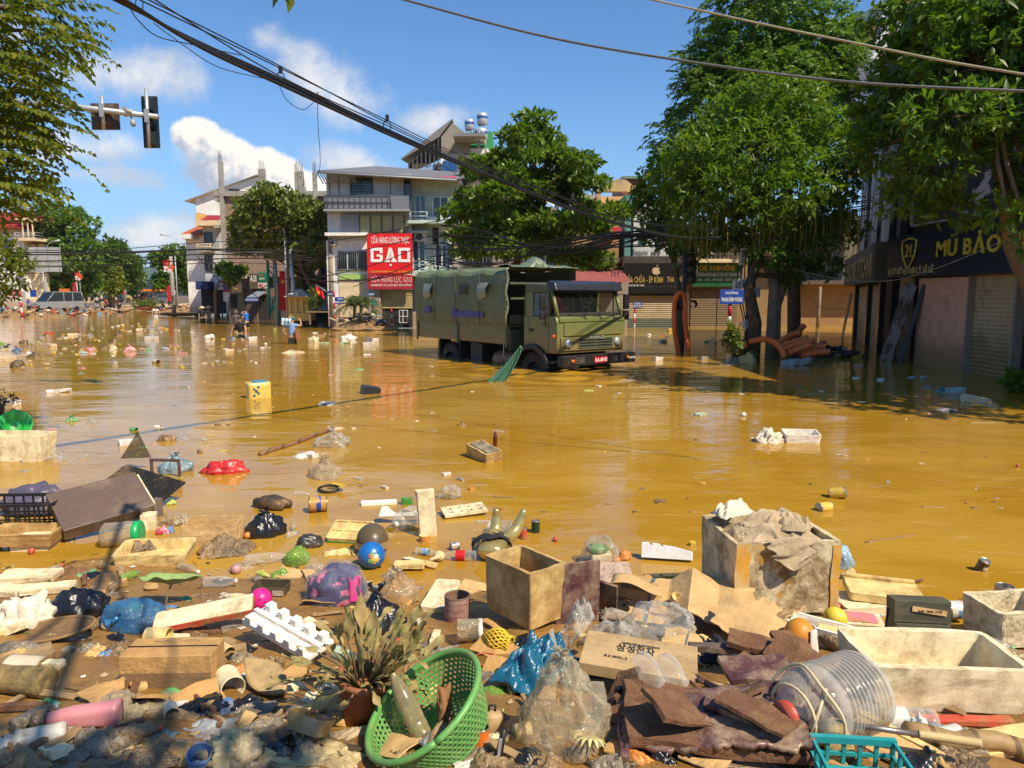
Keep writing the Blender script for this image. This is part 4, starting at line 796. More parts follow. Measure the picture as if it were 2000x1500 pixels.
# trees along the far street
def ftr(label,Y,ub,cl,n,L,m,r=.2,gr_='street trees far behind'):
 bs=Ve((at(ub,600,Y).x,Y,-.4));cc=[C(u,v,Y+rn.uniform(-1.5,1.5),rp,rv)for(u,v,rp,rv)in cl]
 tree(label,bs,[[bs,at(ub,570,Y),at((ub+cl[0][0])/2,(570+cl[0][1])/2,Y)]],cc,[(*tuf(cc,n,6,L,L*.55,.2,.5),m)],gr_=gr_,r=r)
ftr('large bright green rounded tree behind the grey billboard at left',96,125,[(110,425,45,30),(150,445,40,34),(95,465,40,34),(140,485,55,34),(110,510,60,26),(170,500,30,34),(90,435,24,24)],1700,.55,LF_F,.35)
ftr('dark green tree beside the red banners left of the street end',105,215,[(220,490,28,22),(235,515,38,26),(205,520,30,26),(250,540,26,22),(215,545,34,18),(225,480,16,12)],1300,.6,lfm('far_dark_leaf',(.06,.13,.022),(.12,.19,.035),.4),.35)
ftr('small yellow green tree behind the left red banner',95,222,[(222,545,13,18),(222,562,16,14),(228,530,8,10)],320,.5,lfm('yellow_green_leaf',(.10,.14,.015),(.2,.22,.02),.35),.12)
ftr('low tree crown under the grey billboard behind the van',98,150,[(100,548,40,22),(140,552,40,22),(70,560,30,18),(165,545,30,24),(60,585,30,12),(180,560,20,18)],1100,.5,LF_F,.2)
ftr('round tree left of the leaning pole cluster at the street end',92,345,[(345,495,24,18),(330,515,30,22),(360,520,24,24),(310,505,18,14),(340,545,34,20),(320,555,22,14),(368,550,16,24)],1200,.5,LF_F,.25)
ftr('far small dark tree closing the left side of the street',140,268,[(262,515,14,16),(268,545,14,22),(256,560,14,14)],420,.7,MATS['far_dark_leaf'],.25)
ftr('olive dusty tree in front of the brick building',47,612,[(520,380,34,18),(500,410,44,28),(560,400,50,30),(470,445,26,30),(530,445,60,36),(600,430,50,36),(640,440,40,36),(560,480,60,26),(630,480,50,26),(480,475,34,22),(660,470,26,26),(535,368,16,8),(610,510,24,14)],3000,.30,LF_O,.16)
ftr('small leaning tree with sparse leaves above the no parking sign',50,420,[(438,525,16,10),(455,535,20,12),(448,550,10,8),(470,528,12,8)],260,.32,LF_B,.12)
ftr('slim dark tree trunk with thin leaves behind the yellow booth',50,592,[(585,520,18,14),(600,545,14,14),(590,565,12,10)],220,.3,LF_O,.16)
def bush(label,p,r_,h,n,L,m,name='shrub',cat='shrub'):
 o=thg(name,label,cat,p);mb=MB()
 for k in range(6):a=k*1.05;mb.tube([(0,0,0),(.3*r_*ma.cos(a),.3*r_*ma.sin(a),h*.7)],[.03,.01],5)
 mb.mk('stem',BARK,o);cl=[(p.x,p.y,p.z+h*.62,r_,r_,h*.42)];lfs('foliage',*tuf(cl,n,6,L,L*.45,.2,.5),m,o,p)
bush('small pale grey leaved shrub between the yellow booth and the hoarding',at(617,612,44)+Ve((0,0,0)),.5,1.5,90,.22,LF_O)
bush('leafy green shrub on the low balcony above the truck cab',Fac(41,1150).o+Ve((1.2,2.4,3.2)),.7,1.3,160,.2,LF_B);bush('dark balcony plant beside the teal door',Fac(41,1150).o+Ve((-.3,2.4,3.0)),.4,.9,70,.16,LF_D)
bush('drooping muddy plant tied round the red and white post',Ve((at(1425,690,20.4).x+.05,20.3,.15)),.2,.95,110,.16,LF_O,'plant','plant')
bush('mud dragged twigs and leaves at the foot of the sign post',Ve((at(1452,690,22).x,22,-.05)),.4,.6,120,.15,LF_O,'plant','plant')
bush('green weed tuft on the water edge at far right',on(1990,765)+Ve((0,0,0)),.3,.35,60,.18,LF_B,'weed','plant')
bush('tangle of thin dead twigs at the left edge of the water',on(2,815),.28,.4,30,.08,mat('dead_leaf',(.16,.10,.05),.8),'twig_tangle','branches')
def palm(label,p,h,n):
 o=thg('palm_tree',label,'palm tree',p,gr_='small palms beside the rice shop');mb=MB();mb.tube([(0,0,-.3),(.05,0,h*.5),(.1,0,h)],[.11,.09,.08],8);mb.mk('trunk',BARK,o);Pp=[];Dd=[]
 for k in range(n):
  a=k*2.4;el=rn.uniform(.15,1.1);L=rn.uniform(1.2,1.7);d=Ve((ma.cos(a)*ma.cos(el),ma.sin(a)*ma.cos(el),ma.sin(el)))
  for j in range(22):
   t_=(j+1)/22;q=Ve((.1,0,h))+d*L*t_+Ve((0,0,-.75*L*t_*t_));s_=d.cross(Ve((0,0,1))).normalized()
   for sg in(-1,1):Pp.append(tuple(q+p));Dd.append(tuple((d*.6+s_*sg+Ve((0,0,-.5))).normalized()))
 lfs('crown',np.array(Pp),np.array(Dd),.38,.035,lfm('palm_leaf',(.04,.09,.02),(.12,.16,.035),.25),o,p)
palm('left small feathery palm behind the red white post',Ve((at(690,620,41).x,41,0)),1.4,16);palm('right small feathery palm closest to the rice shop',Ve((at(703,620,40.5).x,40.5,0)),1.6,16)
# leaf sprig hanging into the frame at the top: the tip of a tree standing behind the viewer
cl=[(.1,-.55,5.2,.8,.4,.3),(1.0,-.6,5.0,.8,.4,.3),(1.9,-.65,5.2,.7,.4,.3),(1.4,-1.1,5.4,.9,.5,.4)]  # unseen crown clumps, placed so their shade falls across the lower left bank
tp=at(555,-14,4.0);bs=Ve((3.6,-2.6,-.2));k=9
P1=np.array([tuple(tp+Ve((rn.uniform(-.06,.13),rn.uniform(-.1,.1),.02+rn.uniform(0,.05))))for _ in range(k)]);D1=unit(np.array([(rn.uniform(-.7,.9),rn.uniform(-.3,.3),-.55)for _ in range(k)]))
tree('overhanging tree behind the viewer with a leaf sprig at the top edge',bs,[[bs,(3.4,-2.4,3),(1.6,-1.2,5.2),tuple(tp+Ve((0,0,.05)))]],cl,[(*tuf(cl,240,7,.17,.07,.3,.5),LF_N),(P1,D1,.12,.055,LF_N)],r=.045)
# ================================================================ ARMY TRUCK
ARM=mat('army_green_paint',(.145,.175,.055),.42,.25,dk=(.25,.18,.08),tide=1.0,dq=1.6,spec=.5)
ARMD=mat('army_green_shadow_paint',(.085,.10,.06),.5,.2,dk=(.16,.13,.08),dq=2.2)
CANV=mat('canvas_cover',(.115,.155,.075),.5,.3,dk=(.15,.145,.06),tide=1.3,dq=.9,bump=.5,bq=6,spec=.45)
BLK=mat('black_rubber_metal',(.014,.014,.015),.5,.25,dk=(.12,.08,.04),dq=4)
CHR=mat('headlight_glass',(.75,.75,.72),.08,metal=.6);TYR=mat('muddy_tyre',(.022,.019,.016),.8,.45,dk=(.11,.075,.04),dq=5,bump=.6,bq=20)
org=on(1040,722,0);TK=thg('army_truck','army green truck with canvas cover driving through the flood water','truck',org,ma.atan2(-.8,.6))
Wd=2.45
mb=MB();arch=[(.68*ma.cos(a),-.1+.72*ma.sin(a))for a in np.linspace(ma.pi*.62,ma.pi*.32,8)]
mb.pri([(1.0,.48),(1.0,1.3),(.94,1.43),(-.38,1.43),(-.38,.5)]+arch+[(.5,.48)],0,Wd,M=TR(rx=R(90))@Matrix.Scale(-1,4,(0,0,1)))
cab=mb.mk('cab',ARM,TK,bevel=.035)
mb=MB();mb.pri([(.72,2.04),(.56,2.26),(-.38,2.3),(-.38,2.04)],.04,Wd-.04,M=TR(rx=R(90))@Matrix.Scale(-1,4,(0,0,1)));mb.mk('cab_roof',ARMD,TK,bevel=.04)
mb=MB();mb.b2((-.38,.02,1.42),(-.02,.1,2.05));mb.b2((-.38,.02,1.42),(-.3,Wd-.02,2.05));mb.b2((-.38,Wd-.1,1.42),(-.02,Wd-.02,2.05))
for y in(.09,Wd-.09):mb.tube([(.93,y,1.40),(.70,y,2.07)],.05,6);mb.tube([(.62,y,1.42),(.62,y,2.05)],.022,5)
mb.mk('pillars',ARM,TK)
mb=MB();mb.add([(.945,.12,1.44),(.945,Wd-.12,1.44),(.715,Wd-.12,2.05),(.715,.12,2.05)],[(0,1,2,3)])
GLS=clear('tinted_windscreen',(.85,.88,.86),.03,.12,.03,0,film=(.05,.055,.055),face=.3);mb.mk('windscreen',GLS,TK,sol=.008)
mb=MB();mb.add([(.0,.035,1.45),(.62,.035,1.45),(.62,.06,2.03),(0,.06,2.03)],[(0,1,2,3)]);mb.mk('side_window',DKG,TK,sol=.01)
mb=MB();mb.b2((-.28,.12,1.4),(.9,Wd-.12,1.44));mb.b2((.62,.15,1.43),(.9,Wd-.15,1.52));mb.b2((-.28,.4,1.44),(-.12,1.05,1.95));mb.b2((-.28,1.4,1.44),(-.12,2.05,1.95));mb.mk('cab_interior',mat('grey_cab_trim',(.10,.095,.085),.7),TK)
mb=MB();mb.tube([(.55-.07*ma.cos(a),1.75+.22*ma.sin(a),1.56+.2*ma.cos(a))for a in np.linspace(0,2*ma.pi,17)],.016,6);mb.mk('steering_wheel',BLK,TK)
mb=MB();mb.grid(6,6,lambda a,b:(.25+.2*b,.32+.42*a+.1*b,1.44+.5*(1-b)+.02*ma.sin(a*9)));tag(mb.mk('red_cloth',mat('red_cloth',(.55,.06,.02),.8),None),'orange red cloth hanging inside the truck windscreen','cloth').matrix_world=TK.matrix_basis
mb=MB();mb.pri([(.70,2.07),(.93,2.10),(.86,2.28),(.62,2.36),(.50,2.30)],.03,Wd-.03,M=TR(rx=R(90))@Matrix.Scale(-1,4,(0,0,1)));mb.mk('sun_visor',mat('visor_dark_blue',(.022,.026,.042),.32,.12,dq=3),TK,bevel=.03)
for k,y in enumerate((1.05,1.2,1.35)):mb=MB();mb.ball((.45,y,2.34),(.05,.06,.035));mb.mk('roof_lamp',mat('red_lamp_glass',(.4,.02,.01),.2),TK)
mb=MB();mb.b2((1.0,.06,1.29),(1.03,Wd-.06,1.40));mb.mk('front_ledge',ARM,TK,bevel=.012)
mb=MB();mb.b2((1.0,.22,.93),(1.035,Wd-.14,1.27));mb.mk('front_panel',ARM,TK,bevel=.012)
mb=MB();mb.b2((1.0,.1,.55),(1.04,Wd-.1,.9));fp=mb.mk('headlight_panel',ARM,TK,bevel=.02)
mb=MB()
for k in range(4):mb.b2((1.035,.72,.60+.075*k),(1.056,1.93,.635+.075*k))
for y in(.72,1.32,1.93):mb.b2((1.03,y-.015,.6),(1.05,y+.015,.86))
mb.mk('grille',ARMD,TK);mb=MB();mb.b2((1.03,.74,.6),(1.042,1.91,.86));mb.mk('grille_opening',BLK,TK)
ltr('KAMAZ',.5,.09,TR(1.07,1.33,.875,rx=R(90),rz=R(90)),GALV,TK,bold=.02,depth=.015)
for y in(.36,2.12):
 mb=MB();mb.lat([(.125,0),(.125,.03),(.11,.045)],20,M=TR(1.03,y,.73,ry=R(90)));h_=mb.mk('headlight',GALV,TK);mb=MB();mb.lat([(.108,.0),(.10,.03),(.06,.05),(0,.055)],20,M=TR(1.04,y,.73,ry=R(90)));mb.mk('lens',CHR,h_)
mb=MB();mb.b2((1.08,-.05,.17),(1.3,Wd+.12,.44));bmp=mb.mk('bumper',BLK,TK,bevel=.02)
for y in(.52,1.95):mb=MB();mb.b2((1.295,y-.17,.22),(1.315,y+.17,.4));mb.b2((1.3,y-.01,.22),(1.325,y+.01,.4));mb.mk('tow_recess',mat('recess_grey',(.05,.05,.055),.5,.3),bmp)
for y in(.28,2.28):mb=MB();mb.lat([(.055,0),(.05,.03),(0,.04)],14,M=TR(1.3,y,.3,ry=R(90)));mb.mk('indicator_lamp',mat('amber_lamp',(.6,.12,.01),.2),bmp)
mb=MB();mb.b2((1.3,1.02,.225),(1.318,1.50,.375));pl=mb.mk('number_plate',mat('red_plate',(.5,.012,.02),.4),bmp);ltr('KA-69-95',.42,.095,TR(1.322,1.26,.30,rx=R(90),rz=R(90)),TXW,pl,bold=.03)
ltr('BR-0023',.2,.05,TR(1.303,2.46,.3,rx=R(90),rz=R(90)),TXW,bmp,bold=.02)
for y0 in(.75,1.3,1.8):
 mb=MB();mb.tube([(.98,y0+.22,1.42),(.96,y0,1.455),(.93,y0-.32,1.50)],.011,5);mb.tube([(1.04,y0+.2,1.36),(.98,y0+.2,1.44)],.025,5);mb.mk('wiper',BLK,TK)
mb=MB();mb.tube([(.60,-.02,2.0),(.82,-.22,1.98),(.84,-.26,1.2),(.75,-.05,1.18)],.014,6);mb.mk('mirror_arm',BLK,TK)
for z0,z1 in((1.60,2.0),(1.37,1.56)):mb=MB();mb.b2((.72,-.38,z0),(.82,-.16,z1));mb.mk('mirror',BLK,TK,bevel=.03)
for z0,z1 in((1.60,2.0),(1.3,1.55)):mb=MB();mb.b2((.78,Wd+.12,z0),(.86,Wd+.3,z1));mb.tube([(.6,Wd,z1),(.82,Wd+.2,z1)],.014,5);mb.mk('mirror',BLK,TK,bevel=.03)
mb=MB();mb.b2((.66,-.004,.5),(.675,.012,2.02));mb.b2((-.2,-.004,1.0),(-.185,.012,1.42));mb.b2((.45,-.03,1.22),(.6,-.004,1.25));mb.mk('door_handle',BLK,TK)
mb=MB();mb.ball((-.05,-.01,1.06),(.09,.012,.05));mb.mk('badge',BLK,TK)
mb=MB();mb.ball((.9,-.03,.93),(.05,.04,.05));mb.mk('side_lamp',MATS['amber_lamp'],TK)
def arc_band(mb,r0,r1,y0,y1,a0,a1,cx=0,cz=-.1,n=14):
 A=np.linspace(a0,a1,n);vs=[]
 for a in A:c_,s_=ma.cos(a),ma.sin(a);vs+=[(cx+r0*c_,y0,cz+r0*s_),(cx+r1*c_,y0,cz+r1*s_),(cx+r1*c_,y1,cz+r1*s_),(cx+r0*c_,y1,cz+r0*s_)]
 fs=[]
 for i in range(n-1):
  for j in range(4):fs.append((i*4+j,i*4+(j+1)%4,i*4+4+(j+1)%4,i*4+4+j))
 fs+=[(0,1,2,3),tuple(n*4-4+j for j in(3,2,1,0))];mb.add(vs,fs)
mb=MB();arc_band(mb,.66,.80,-.09,.45,R(15),R(150));mb.mk('mudguard',BLK,TK,bevel=.012);mb=MB();mb.b2((-.54,-.1,.44),(-.46,-.07,.5));mb.mk('side_reflector',MATS['amber_lamp'],TK)
mb=MB();mb.b2((.42,-.06,.22),(.95,.3,.28));mb.b2((.5,.02,.1),(.6,.2,.5));mb.mk('step',BLK,TK)
def wheel(cx,y0):
 mb=MB();mb.lat([(.30,-.15),(.5,-.16),(.54,-.12),(.55,0),(.54,.12),(.5,.16),(.3,.15)],36,M=TR(cx,y0,-.08,rx=R(90)))
 for k in range(36):
  a=2*ma.pi*k/36;mb.box((cx+.545*ma.cos(a),y0,-.08+.545*ma.sin(a)),(.035,.3,.045),M=None,rot=(0,-a,0))
 w_=mb.mk('wheel',TYR,TK);q=MB();q.lat([(.3,.1),(.28,.06),(.16,.02),(.14,.12),(0,.13)],24,M=TR(cx,y0,-.08,rx=R(90)));q.mk('rim',BLK,w_)
wheel(0,.2);wheel(0,Wd-.2);wheel(-4.25,.22);wheel(-4.25,Wd-.22)
mb=MB();mb.b2((-6.0,.7,.2),(.9,.95,.45));mb.b2((-6.0,Wd-.95,.2),(.9,Wd-.7,.45));mb.b2((-3.2,.15,.0),(-2.6,.6,.55));mb.b2((-4.9,.08,-.1),(-4.87,.5,.6));mb.b2((-3.72,.08,-.1),(-3.69,.5,.6));mb.mk('chassis',BLK,TK)
mb=MB();mb.lat([(0,0),(.26,0),(.27,.02),(.27,.98),(.26,1.0),(0,1.0)],20,M=TR(-1.95,.32,.12,ry=R(90)));mb.mk('fuel_tank',mat('muddy_tank',(.09,.06,.045),.5,.5),TK)
X0,X1=-6.17,-1.08
mb=MB();mb.b2((X0,.0,.63),(X1,.05,1.14));mb.b2((X0,Wd+.05,.63),(X1,Wd+.1,1.14));mb.b2((X0,.051,.63),(X0+.05,Wd+.049,1.14));mb.b2((X0+.051,.051,.6),(X1-.05,Wd+.049,.66))
for z in(.72,.84,.96,1.06):mb.b2((X0+.1,-.02,z),(X1-.1,-.003,z+.05))
bed=mb.mk('cargo_bed',ARM,TK,bevel=.006)
mb=MB()
for x in(X0,-3.7,X1-.1):mb.b2((x,-.05,.52),(x+.09,-.022,1.16))
mb.mk('bed_post',ARMD,bed)
mb=MB();mb.b2((X1-.045,.051,.45),(X1,Wd+.049,1.02))
for z in(.55,.68,.81,.93):mb.b2((X1+.002,.1,z),(X1+.03,Wd,z+.05))
mb.b2((X1-.04,.06,1.18),(X1,Wd,1.42));mb.b2((X1-.04,.06,1.10),(X1+.01,Wd,1.14));mb.b2((X1-.03,.06,1.86),(X1,Wd,1.92));mb.b2((X1-.03,.06,2.28),(X1,Wd,2.34));mb.mk('headboard',ARMD,bed)
ZT=2.74
def cv_(a,b):
 x=X0+(X1-X0)*a;fo=.025*ma.sin(a*46+3*b)*(1-b)+.03*fbm(a*6,b*3,2)
 if b<.62:
  q=b/.62;sag=.11*ma.sin(ma.pi*((a*4)%1))*q;return(x,-.03-.05*ma.sin(q*ma.pi)-fo*.9,1.10+(ZT-.14-1.10)*q-sag*.3)
 if b<.7:q=(b-.62)/.08;return(x,-.03+.14*q,ZT-.14+.14*ma.sin(q*ma.pi/2)-.08*ma.sin(ma.pi*((a*4)%1)))
 q=(b-.7)/.3;return(x,.11+(Wd+.02-.11)*q,ZT+.08*ma.sin(q*ma.pi)-.09*ma.sin(ma.pi*((a*4)%1))+fo*.4)
mb=MB();mb.grid(110,60,cv_);cvr=mb.mk('canvas_cover',CANV,TK,sol=.012)
mb=MB();mb.grid(40,26,lambda a,b:(X0+.01-.03*fbm(a*4,b*4),.0+(Wd+.02)*a,1.1+(ZT-.1-1.1)*b));mb.mk('canvas_end',CANV,cvr);mb=MB();mb.grid(30,20,lambda a,b:(X0+(X1-X0)*a,Wd+.04+.03*fbm(a*4,b*4),1.1+(ZT-.05-1.1)*b));mb.mk('canvas_far_side',CANV,cvr)
mb=MB();mb.tube([(X1+.01,-.06-.04*ma.sin(k*1.1),1.15+(ZT-1.2)*k/12)for k in range(13)]+[(X1+.01,.1,ZT)],.035,7)
for k in range(7):mb.ball((X1+.03,-.1,1.25+.2*k),.022,8)
mb.mk('laced_edge',mat('laced_edge_canvas',(.17,.19,.13),.5,.2),cvr)
def tarp(a,b):
 t=2*ma.pi*b;y=.0+(Wd+.05)*a;hh=.06+.26*ma.exp(-((a-.42)/.10)**2)+.05*fbm(a*7,3);n_=.06*fbm(a*9,b*3.0,5)
 return(X1-.2+(.36+n_)*ma.cos(t)*(.9 if ma.cos(t)>0 else .8),y,ZT+.02+(hh+n_)*ma.sin(t)*(1 if ma.sin(t)>0 else .25))
mb=MB();mb.grid(56,26,tarp);mb.mk('folded_tarp',mat('shiny_tarp',(.12,.17,.11),.3,.25,spec=.6,bump=.4,bq=7),cvr)
for(xa,z,dx,m_)in((-5.25,2.08,.28,'flap_pale'),(-2.15,2.08,.28,'flap_pale')):
 mb=MB();mb.grid(6,6,lambda a,b:(xa-dx+2*dx*a*(1-.3*b)+.12*b,-.10-.09*ma.sin(b*2.6)*(1+.3*a),z+.26-.5*b+.1*a*b));mb.mk('window_flap',mat('pale_flap',(.21,.25,.17),.35,.3,spec=.6),cvr)
mb=MB();mb.b2((-3.45,-.105,2.02),(-3.05,-.085,2.30));mb.mk('canvas_window',BLK,cvr,bevel=.01)
mb=MB()
for k in range(3):mb.b2((-3.5,-.125,2.0+.12*k),(-3.0,-.106,2.03+.12*k))
mb.mk('window_strap',ARMD,cvr)
TAPE=mat('blue_tape',(.05,.035,.24),.35,.15)
for(x0,x1,z0,z1)in((-5.5,-5.12,1.42,1.62),(-3.88,-2.16,1.33,1.50),(-3.88,-3.6,1.5,1.56)):mb=MB();mb.grid(10,2,lambda a,b:(x0+(x1-x0)*a,-.112+.012*ma.sin(a*17),z0+(z1-z0)*b));mb.mk('tape_patch',TAPE,cvr)
mb=MB();mb.tube([(X0+.1+(X1-X0-.2)*k/60,-.07,1.10+.05*(k%2))for k in range(61)],.009,5);mb.mk('lacing_rope',mat('rope',(.34,.32,.2),.8),cvr)
for k in range(1,4):x=X0+(X1-X0)*k/4;mb=MB();mb.tube([(x,-.10,1.1),(x+.02,-.135,1.7),(x,-.10,ZT-.16),(x,.02,ZT-.01)],.012,5);mb.mk('seam_strap',ARMD,cvr)
# green cloth caught on a stick in front of the truck
base=on(985,745);st=thg('cloth_on_stick','torn green cloth caught on a thin stick in the water before the truck wheel','cloth',base)
s_=mpp(base);mb=MB();mb.tube([(-.02,.1,-.3),(-.02,.1,75*s_)],.012,6);mb.mk('stick',BLK,st)
def gc(a,b):
 x=(-35+66*a)*s_;z=(2+70*a**1.35)*s_-b*(30*(1-a)+6)*s_*(.4+.6*a)+.012*ma.sin(b*20+a*4);return(x+b*22*s_*(1-a*.8),.05*ma.sin(b*14+a*5)-.05,max(-.05,z))
mb=MB();mb.grid(26,22,gc);mb.mk('cloth',mat('sea_green_cloth',(.10,.26,.17),.6,.15,wave=('X',5,(.05,.13,.09),(.5,.8))),st,sol=.006)
# ================================================================ PEOPLE
SKIN=mat('skin',(.42,.25,.16),.5,0,var=.08);HAIR=mat('black_hair',(.012,.010,.009),.5)
def skinned(name,joints,edges,mt,parent,sub=1,root=0):
 me=bpy.data.meshes.new(name);me.from_pydata([j[0]for j in joints],edges,[]);o=bpy.data.objects.new(name,me);COL.objects.link(o);o.parent=parent;me.materials.append(mt)
 q=o.modifiers.new('skin','SKIN');q.use_smooth_shade=True
 for i,j in enumerate(joints):
  r_=j[1];r_=r_ if isinstance(r_,tuple)else(r_,r_);me.skin_vertices[0].data[i].radius=r_;me.skin_vertices[0].data[i].use_root=i==root
 if sub:q=o.modifiers.new('sub','SUBSURF');q.levels=sub;q.render_levels=sub
 return o
def person(label,p,rz,shirt,pants,arms=('down','down'),lean=0.0,hair=True,hat=None,sink=0.0,h=1.68,shorts=False,hood=False,walk=.0,sleeve=.5,sit=False,face=True):
 """one continuous skinned body facing local -Y, clothes as children; p is where it meets the water or ground, sink how deep the feet are."""
 t=thg('person',label,'person',Ve(p)+Ve((0,0,-sink)),rz);k=h/1.68
 def ln(v):y,z=v[1],v[2];zz=z-.9;return(v[0]*k,(y-max(0,zz)*ma.sin(lean))*k,(z-max(0,zz)*(1-ma.cos(lean)))*k)if z>.9 else(v[0]*k,y*k,z*k)
 J=[((0,0,.93),(.125,.10)),((0,-.005,1.08),(.125,.095)),((0,-.01,1.28),(.145,.10)),((0,0,1.40),(.095,.07)),((0,-.01,1.46),(.05,.05)),((0,-.02,1.54),(.075,.085)),((0,-.02,1.62),(.078,.092)),((0,-.01,1.675),(.045,.05))]
 E=[(i,i+1)for i in range(7)];arm_i=[]
 if face:J.append(((0,-.115,1.565),(.012,.012)));E.append((5,8))
 for s,kind_ in((-1,arms[0]),(1,arms[1])):
  sh=(s*.185,0,1.375)
  el,wr,hd={'down':((s*.24,.02,1.10),(s*.25,-.03,.86),(s*.25,-.04,.80)),'fwd':((s*.24,-.10,1.13),(s*.17,-.33,1.08),(s*.14,-.39,1.08)),'up':((s*.36,-.06,1.36),(s*.30,-.10,1.58),(s*.26,-.10,1.62)),'out':((s*.34,0,1.18),(s*.40,-.06,.98),(s*.41,-.07,.92)),'reach':((s*.26,-.16,1.16),(s*.28,-.30,.92),(s*.28,-.33,.86)),'hip':((s*.36,.06,1.15),(s*.24,-.06,.98),(s*.2,-.08,.96))}[kind_]
  b=len(J);J+=[(sh,(.062,.06)),(el,(.043,.043)),(wr,(.029,.029)),(hd,(.034,.02))];E+=[(3,b),(b,b+1),(b+1,b+2),(b+2,b+3)];arm_i.append(b)
  d=(Ve(hd)-Ve(wr)).normalized();sd=d.cross(Ve((0,1,0)));sd=sd.normalized()if sd.length>.1 else Ve((1,0,0));nn=d.cross(sd)
  for f_,L_ in((-.024,.07),(-.008,.08),(.008,.078),(.024,.062)):q=Ve(hd)+sd*f_*1.3+d*.025;J+=[(tuple(q),.009),(tuple(q+d*L_*.6+nn*.012),.007)];E+=[(b+3,len(J)-2),(len(J)-2,len(J)-1)]
  q=Ve(wr)+sd*.03+d*.03;J+=[(tuple(q),.010),(tuple(q+sd*.025+d*.035),.008)];E+=[(b+2,len(J)-2),(len(J)-2,len(J)-1)]
 leg_i=[]
 for s in(-1,1):
  w=walk*s;b=len(J);J+=[((s*.09,w*.12,.86),(.085,.085)),((s*.10,w*.16-.03,.48),(.056,.056)),((s*.10,w*.30,.10),(.036,.038)),((s*.10,w*.30-.12,.04),(.036,.026))];E+=[(0,b),(b,b+1),(b+1,b+2),(b+2,b+3)];leg_i.append(b)
 J=[(ln(c),tuple(x*k for x in r_)if isinstance(r_,tuple)else r_*k)for c,r_ in J]
 skinned('body',J,E,SKIN,t)
 g=lambda i,f_:(J[i][0],tuple(x*f_ for x in J[i][1]))
 def mid(a,b,f_):return tuple(Ve(J[a][0]).lerp(Ve(J[b][0]),f_))
 cj=[g(0,1.2),g(1,1.2),g(2,1.17),g(3,1.15)];ce=[(0,1),(1,2),(2,3)]
 for b in arm_i:
  i=len(cj);cj.append((J[b][0],(.082*k,.08*k)));ce.append((3,i))
  if sleeve>1:cj+=[(J[b+1][0],(.06,.06)),(mid(b+1,b+2,.9),(.045,.045))];ce+=[(i,i+1),(i+1,i+2)]
  else:cj.append((mid(b,b+1,max(.25,sleeve)),(.068*k,.068*k)));ce.append((i,i+1))
 skinned('shirt',cj,ce,shirt,t)
 pj=[((J[0][0][0],J[0][0][1],J[0][0][2]+.03),(.15*k,.12*k)),((J[0][0][0],J[0][0][1],J[0][0][2]-.06),(.15*k,.125*k))];pe=[(0,1)]
 for b in leg_i:
  i=len(pj);pj.append((J[b][0],(.108,.108)));pe.append((1,i));pj.append((mid(b,b+1,.75),(.09,.09)));pe.append((i,i+1))
  if not shorts:pj.append((mid(b+1,b+2,.85),(.065,.065)));pe.append((i+1,i+2))
 skinned('shorts' if shorts else 'trousers',pj,pe,pants,t)
 hc=Ve(J[6][0])
 if hood:mb=MB();mb.ball(hc+Ve((0,.012,-.02)),(.115,.13,.14),16);mb.mk('hood',shirt,t)
 elif hat=='cone':mb=MB();mb.lat([(.24,.0),(.235,.012),(.12,.09),(.0,.17)],20,M=Matrix.Translation(hc+Ve((0,0,.03))));mb.mk('conical_hat',mat('straw_hat',(.55,.42,.25),.8),t)
 elif hat is not None:
  mb=MB();mb.ball(hc+Ve((0,.005,.03)),(.10,.115,.085),16);mb.pri([(.085*ma.cos(a),-.06-.13*ma.sin(a))for a in np.linspace(0,ma.pi,9)],0,.012,M=Matrix.Translation(hc+Ve((0,0,.02))));mb.mk('cap',hat,t)
 elif hair:mb=MB();mb.ball(hc+Ve((0,.022,.018)),(.094,.103,.088),16);mb.mk('hair',HAIR,t)
 if face and not hood:
  mb=MB()
  for s in(-1,1):mb.ball(Ve(J[5][0])+Ve((s*.03,-.083,.045)),(.011,.008,.007),8)
  mb.b2(Ve(J[5][0])+Ve((-.022,-.086,-.042)),Ve(J[5][0])+Ve((.022,-.078,-.034)));mb.mk('eyes_and_mouth',mat('dark_feature',(.06,.025,.02),.5),t)
 return t
def cl_(key,c):return mat(key,c,.85,.12,dk=(.25,.17,.09),dq=4)
BLKC=cl_('black_cloth',(.018,.018,.02));GRYC=cl_('grey_brown_cloth',(.10,.085,.075));BLUC=cl_('blue_shirt_cloth',(.17,.30,.55));WHC=cl_('white_cloth',(.65,.65,.66));BRBL=cl_('bright_blue_cloth',(.02,.14,.55));ORC=cl_('orange_vest',(.75,.13,.03));PRC=cl_('purple_cloth',(.10,.06,.32));GRC=cl_('army_green_cloth',(.06,.08,.045));KHA=cl_('khaki_cloth',(.35,.26,.15));FLO=mat('flower_cloth',(.03,.025,.025),.8,0,col2=(.5,.35,.25),c2s=14,c2t=.55)
person('man in black t-shirt wading towards the viewer with head tilted',on(471,660),.15,BLKC,BLKC,('out','reach'),.22,sink=.72)
person('person in dark grey hooded top wading away in shorts',on(462,648),ma.pi-.1,GRYC,BLKC,('out','down'),0,hood=True,sink=.55,shorts=True,sleeve=2,face=False)
person('man in black shirt looking back, partly hidden behind the hooded person',on(472,640),2.2,BLKC,BLKC,('down','fwd'),.1,sink=.6)
person('man in bright blue shirt and black cap carrying a box beside the waders',on(483,641),-1.9,BRBL,BLKC,('fwd','fwd'),.1,hat=BLKC,sink=.55,shorts=True)
bm_=person('man in light blue shirt and teal cap carrying a water pack on his shoulder',on(571,672),ma.pi,BLUC,cl_('dark_shorts',(.035,.035,.033)),('up','hip'),.12,hat=cl_('teal_cap',(.02,.17,.17)),sink=.62,face=False)
bp=bm_.location
mb=MB()
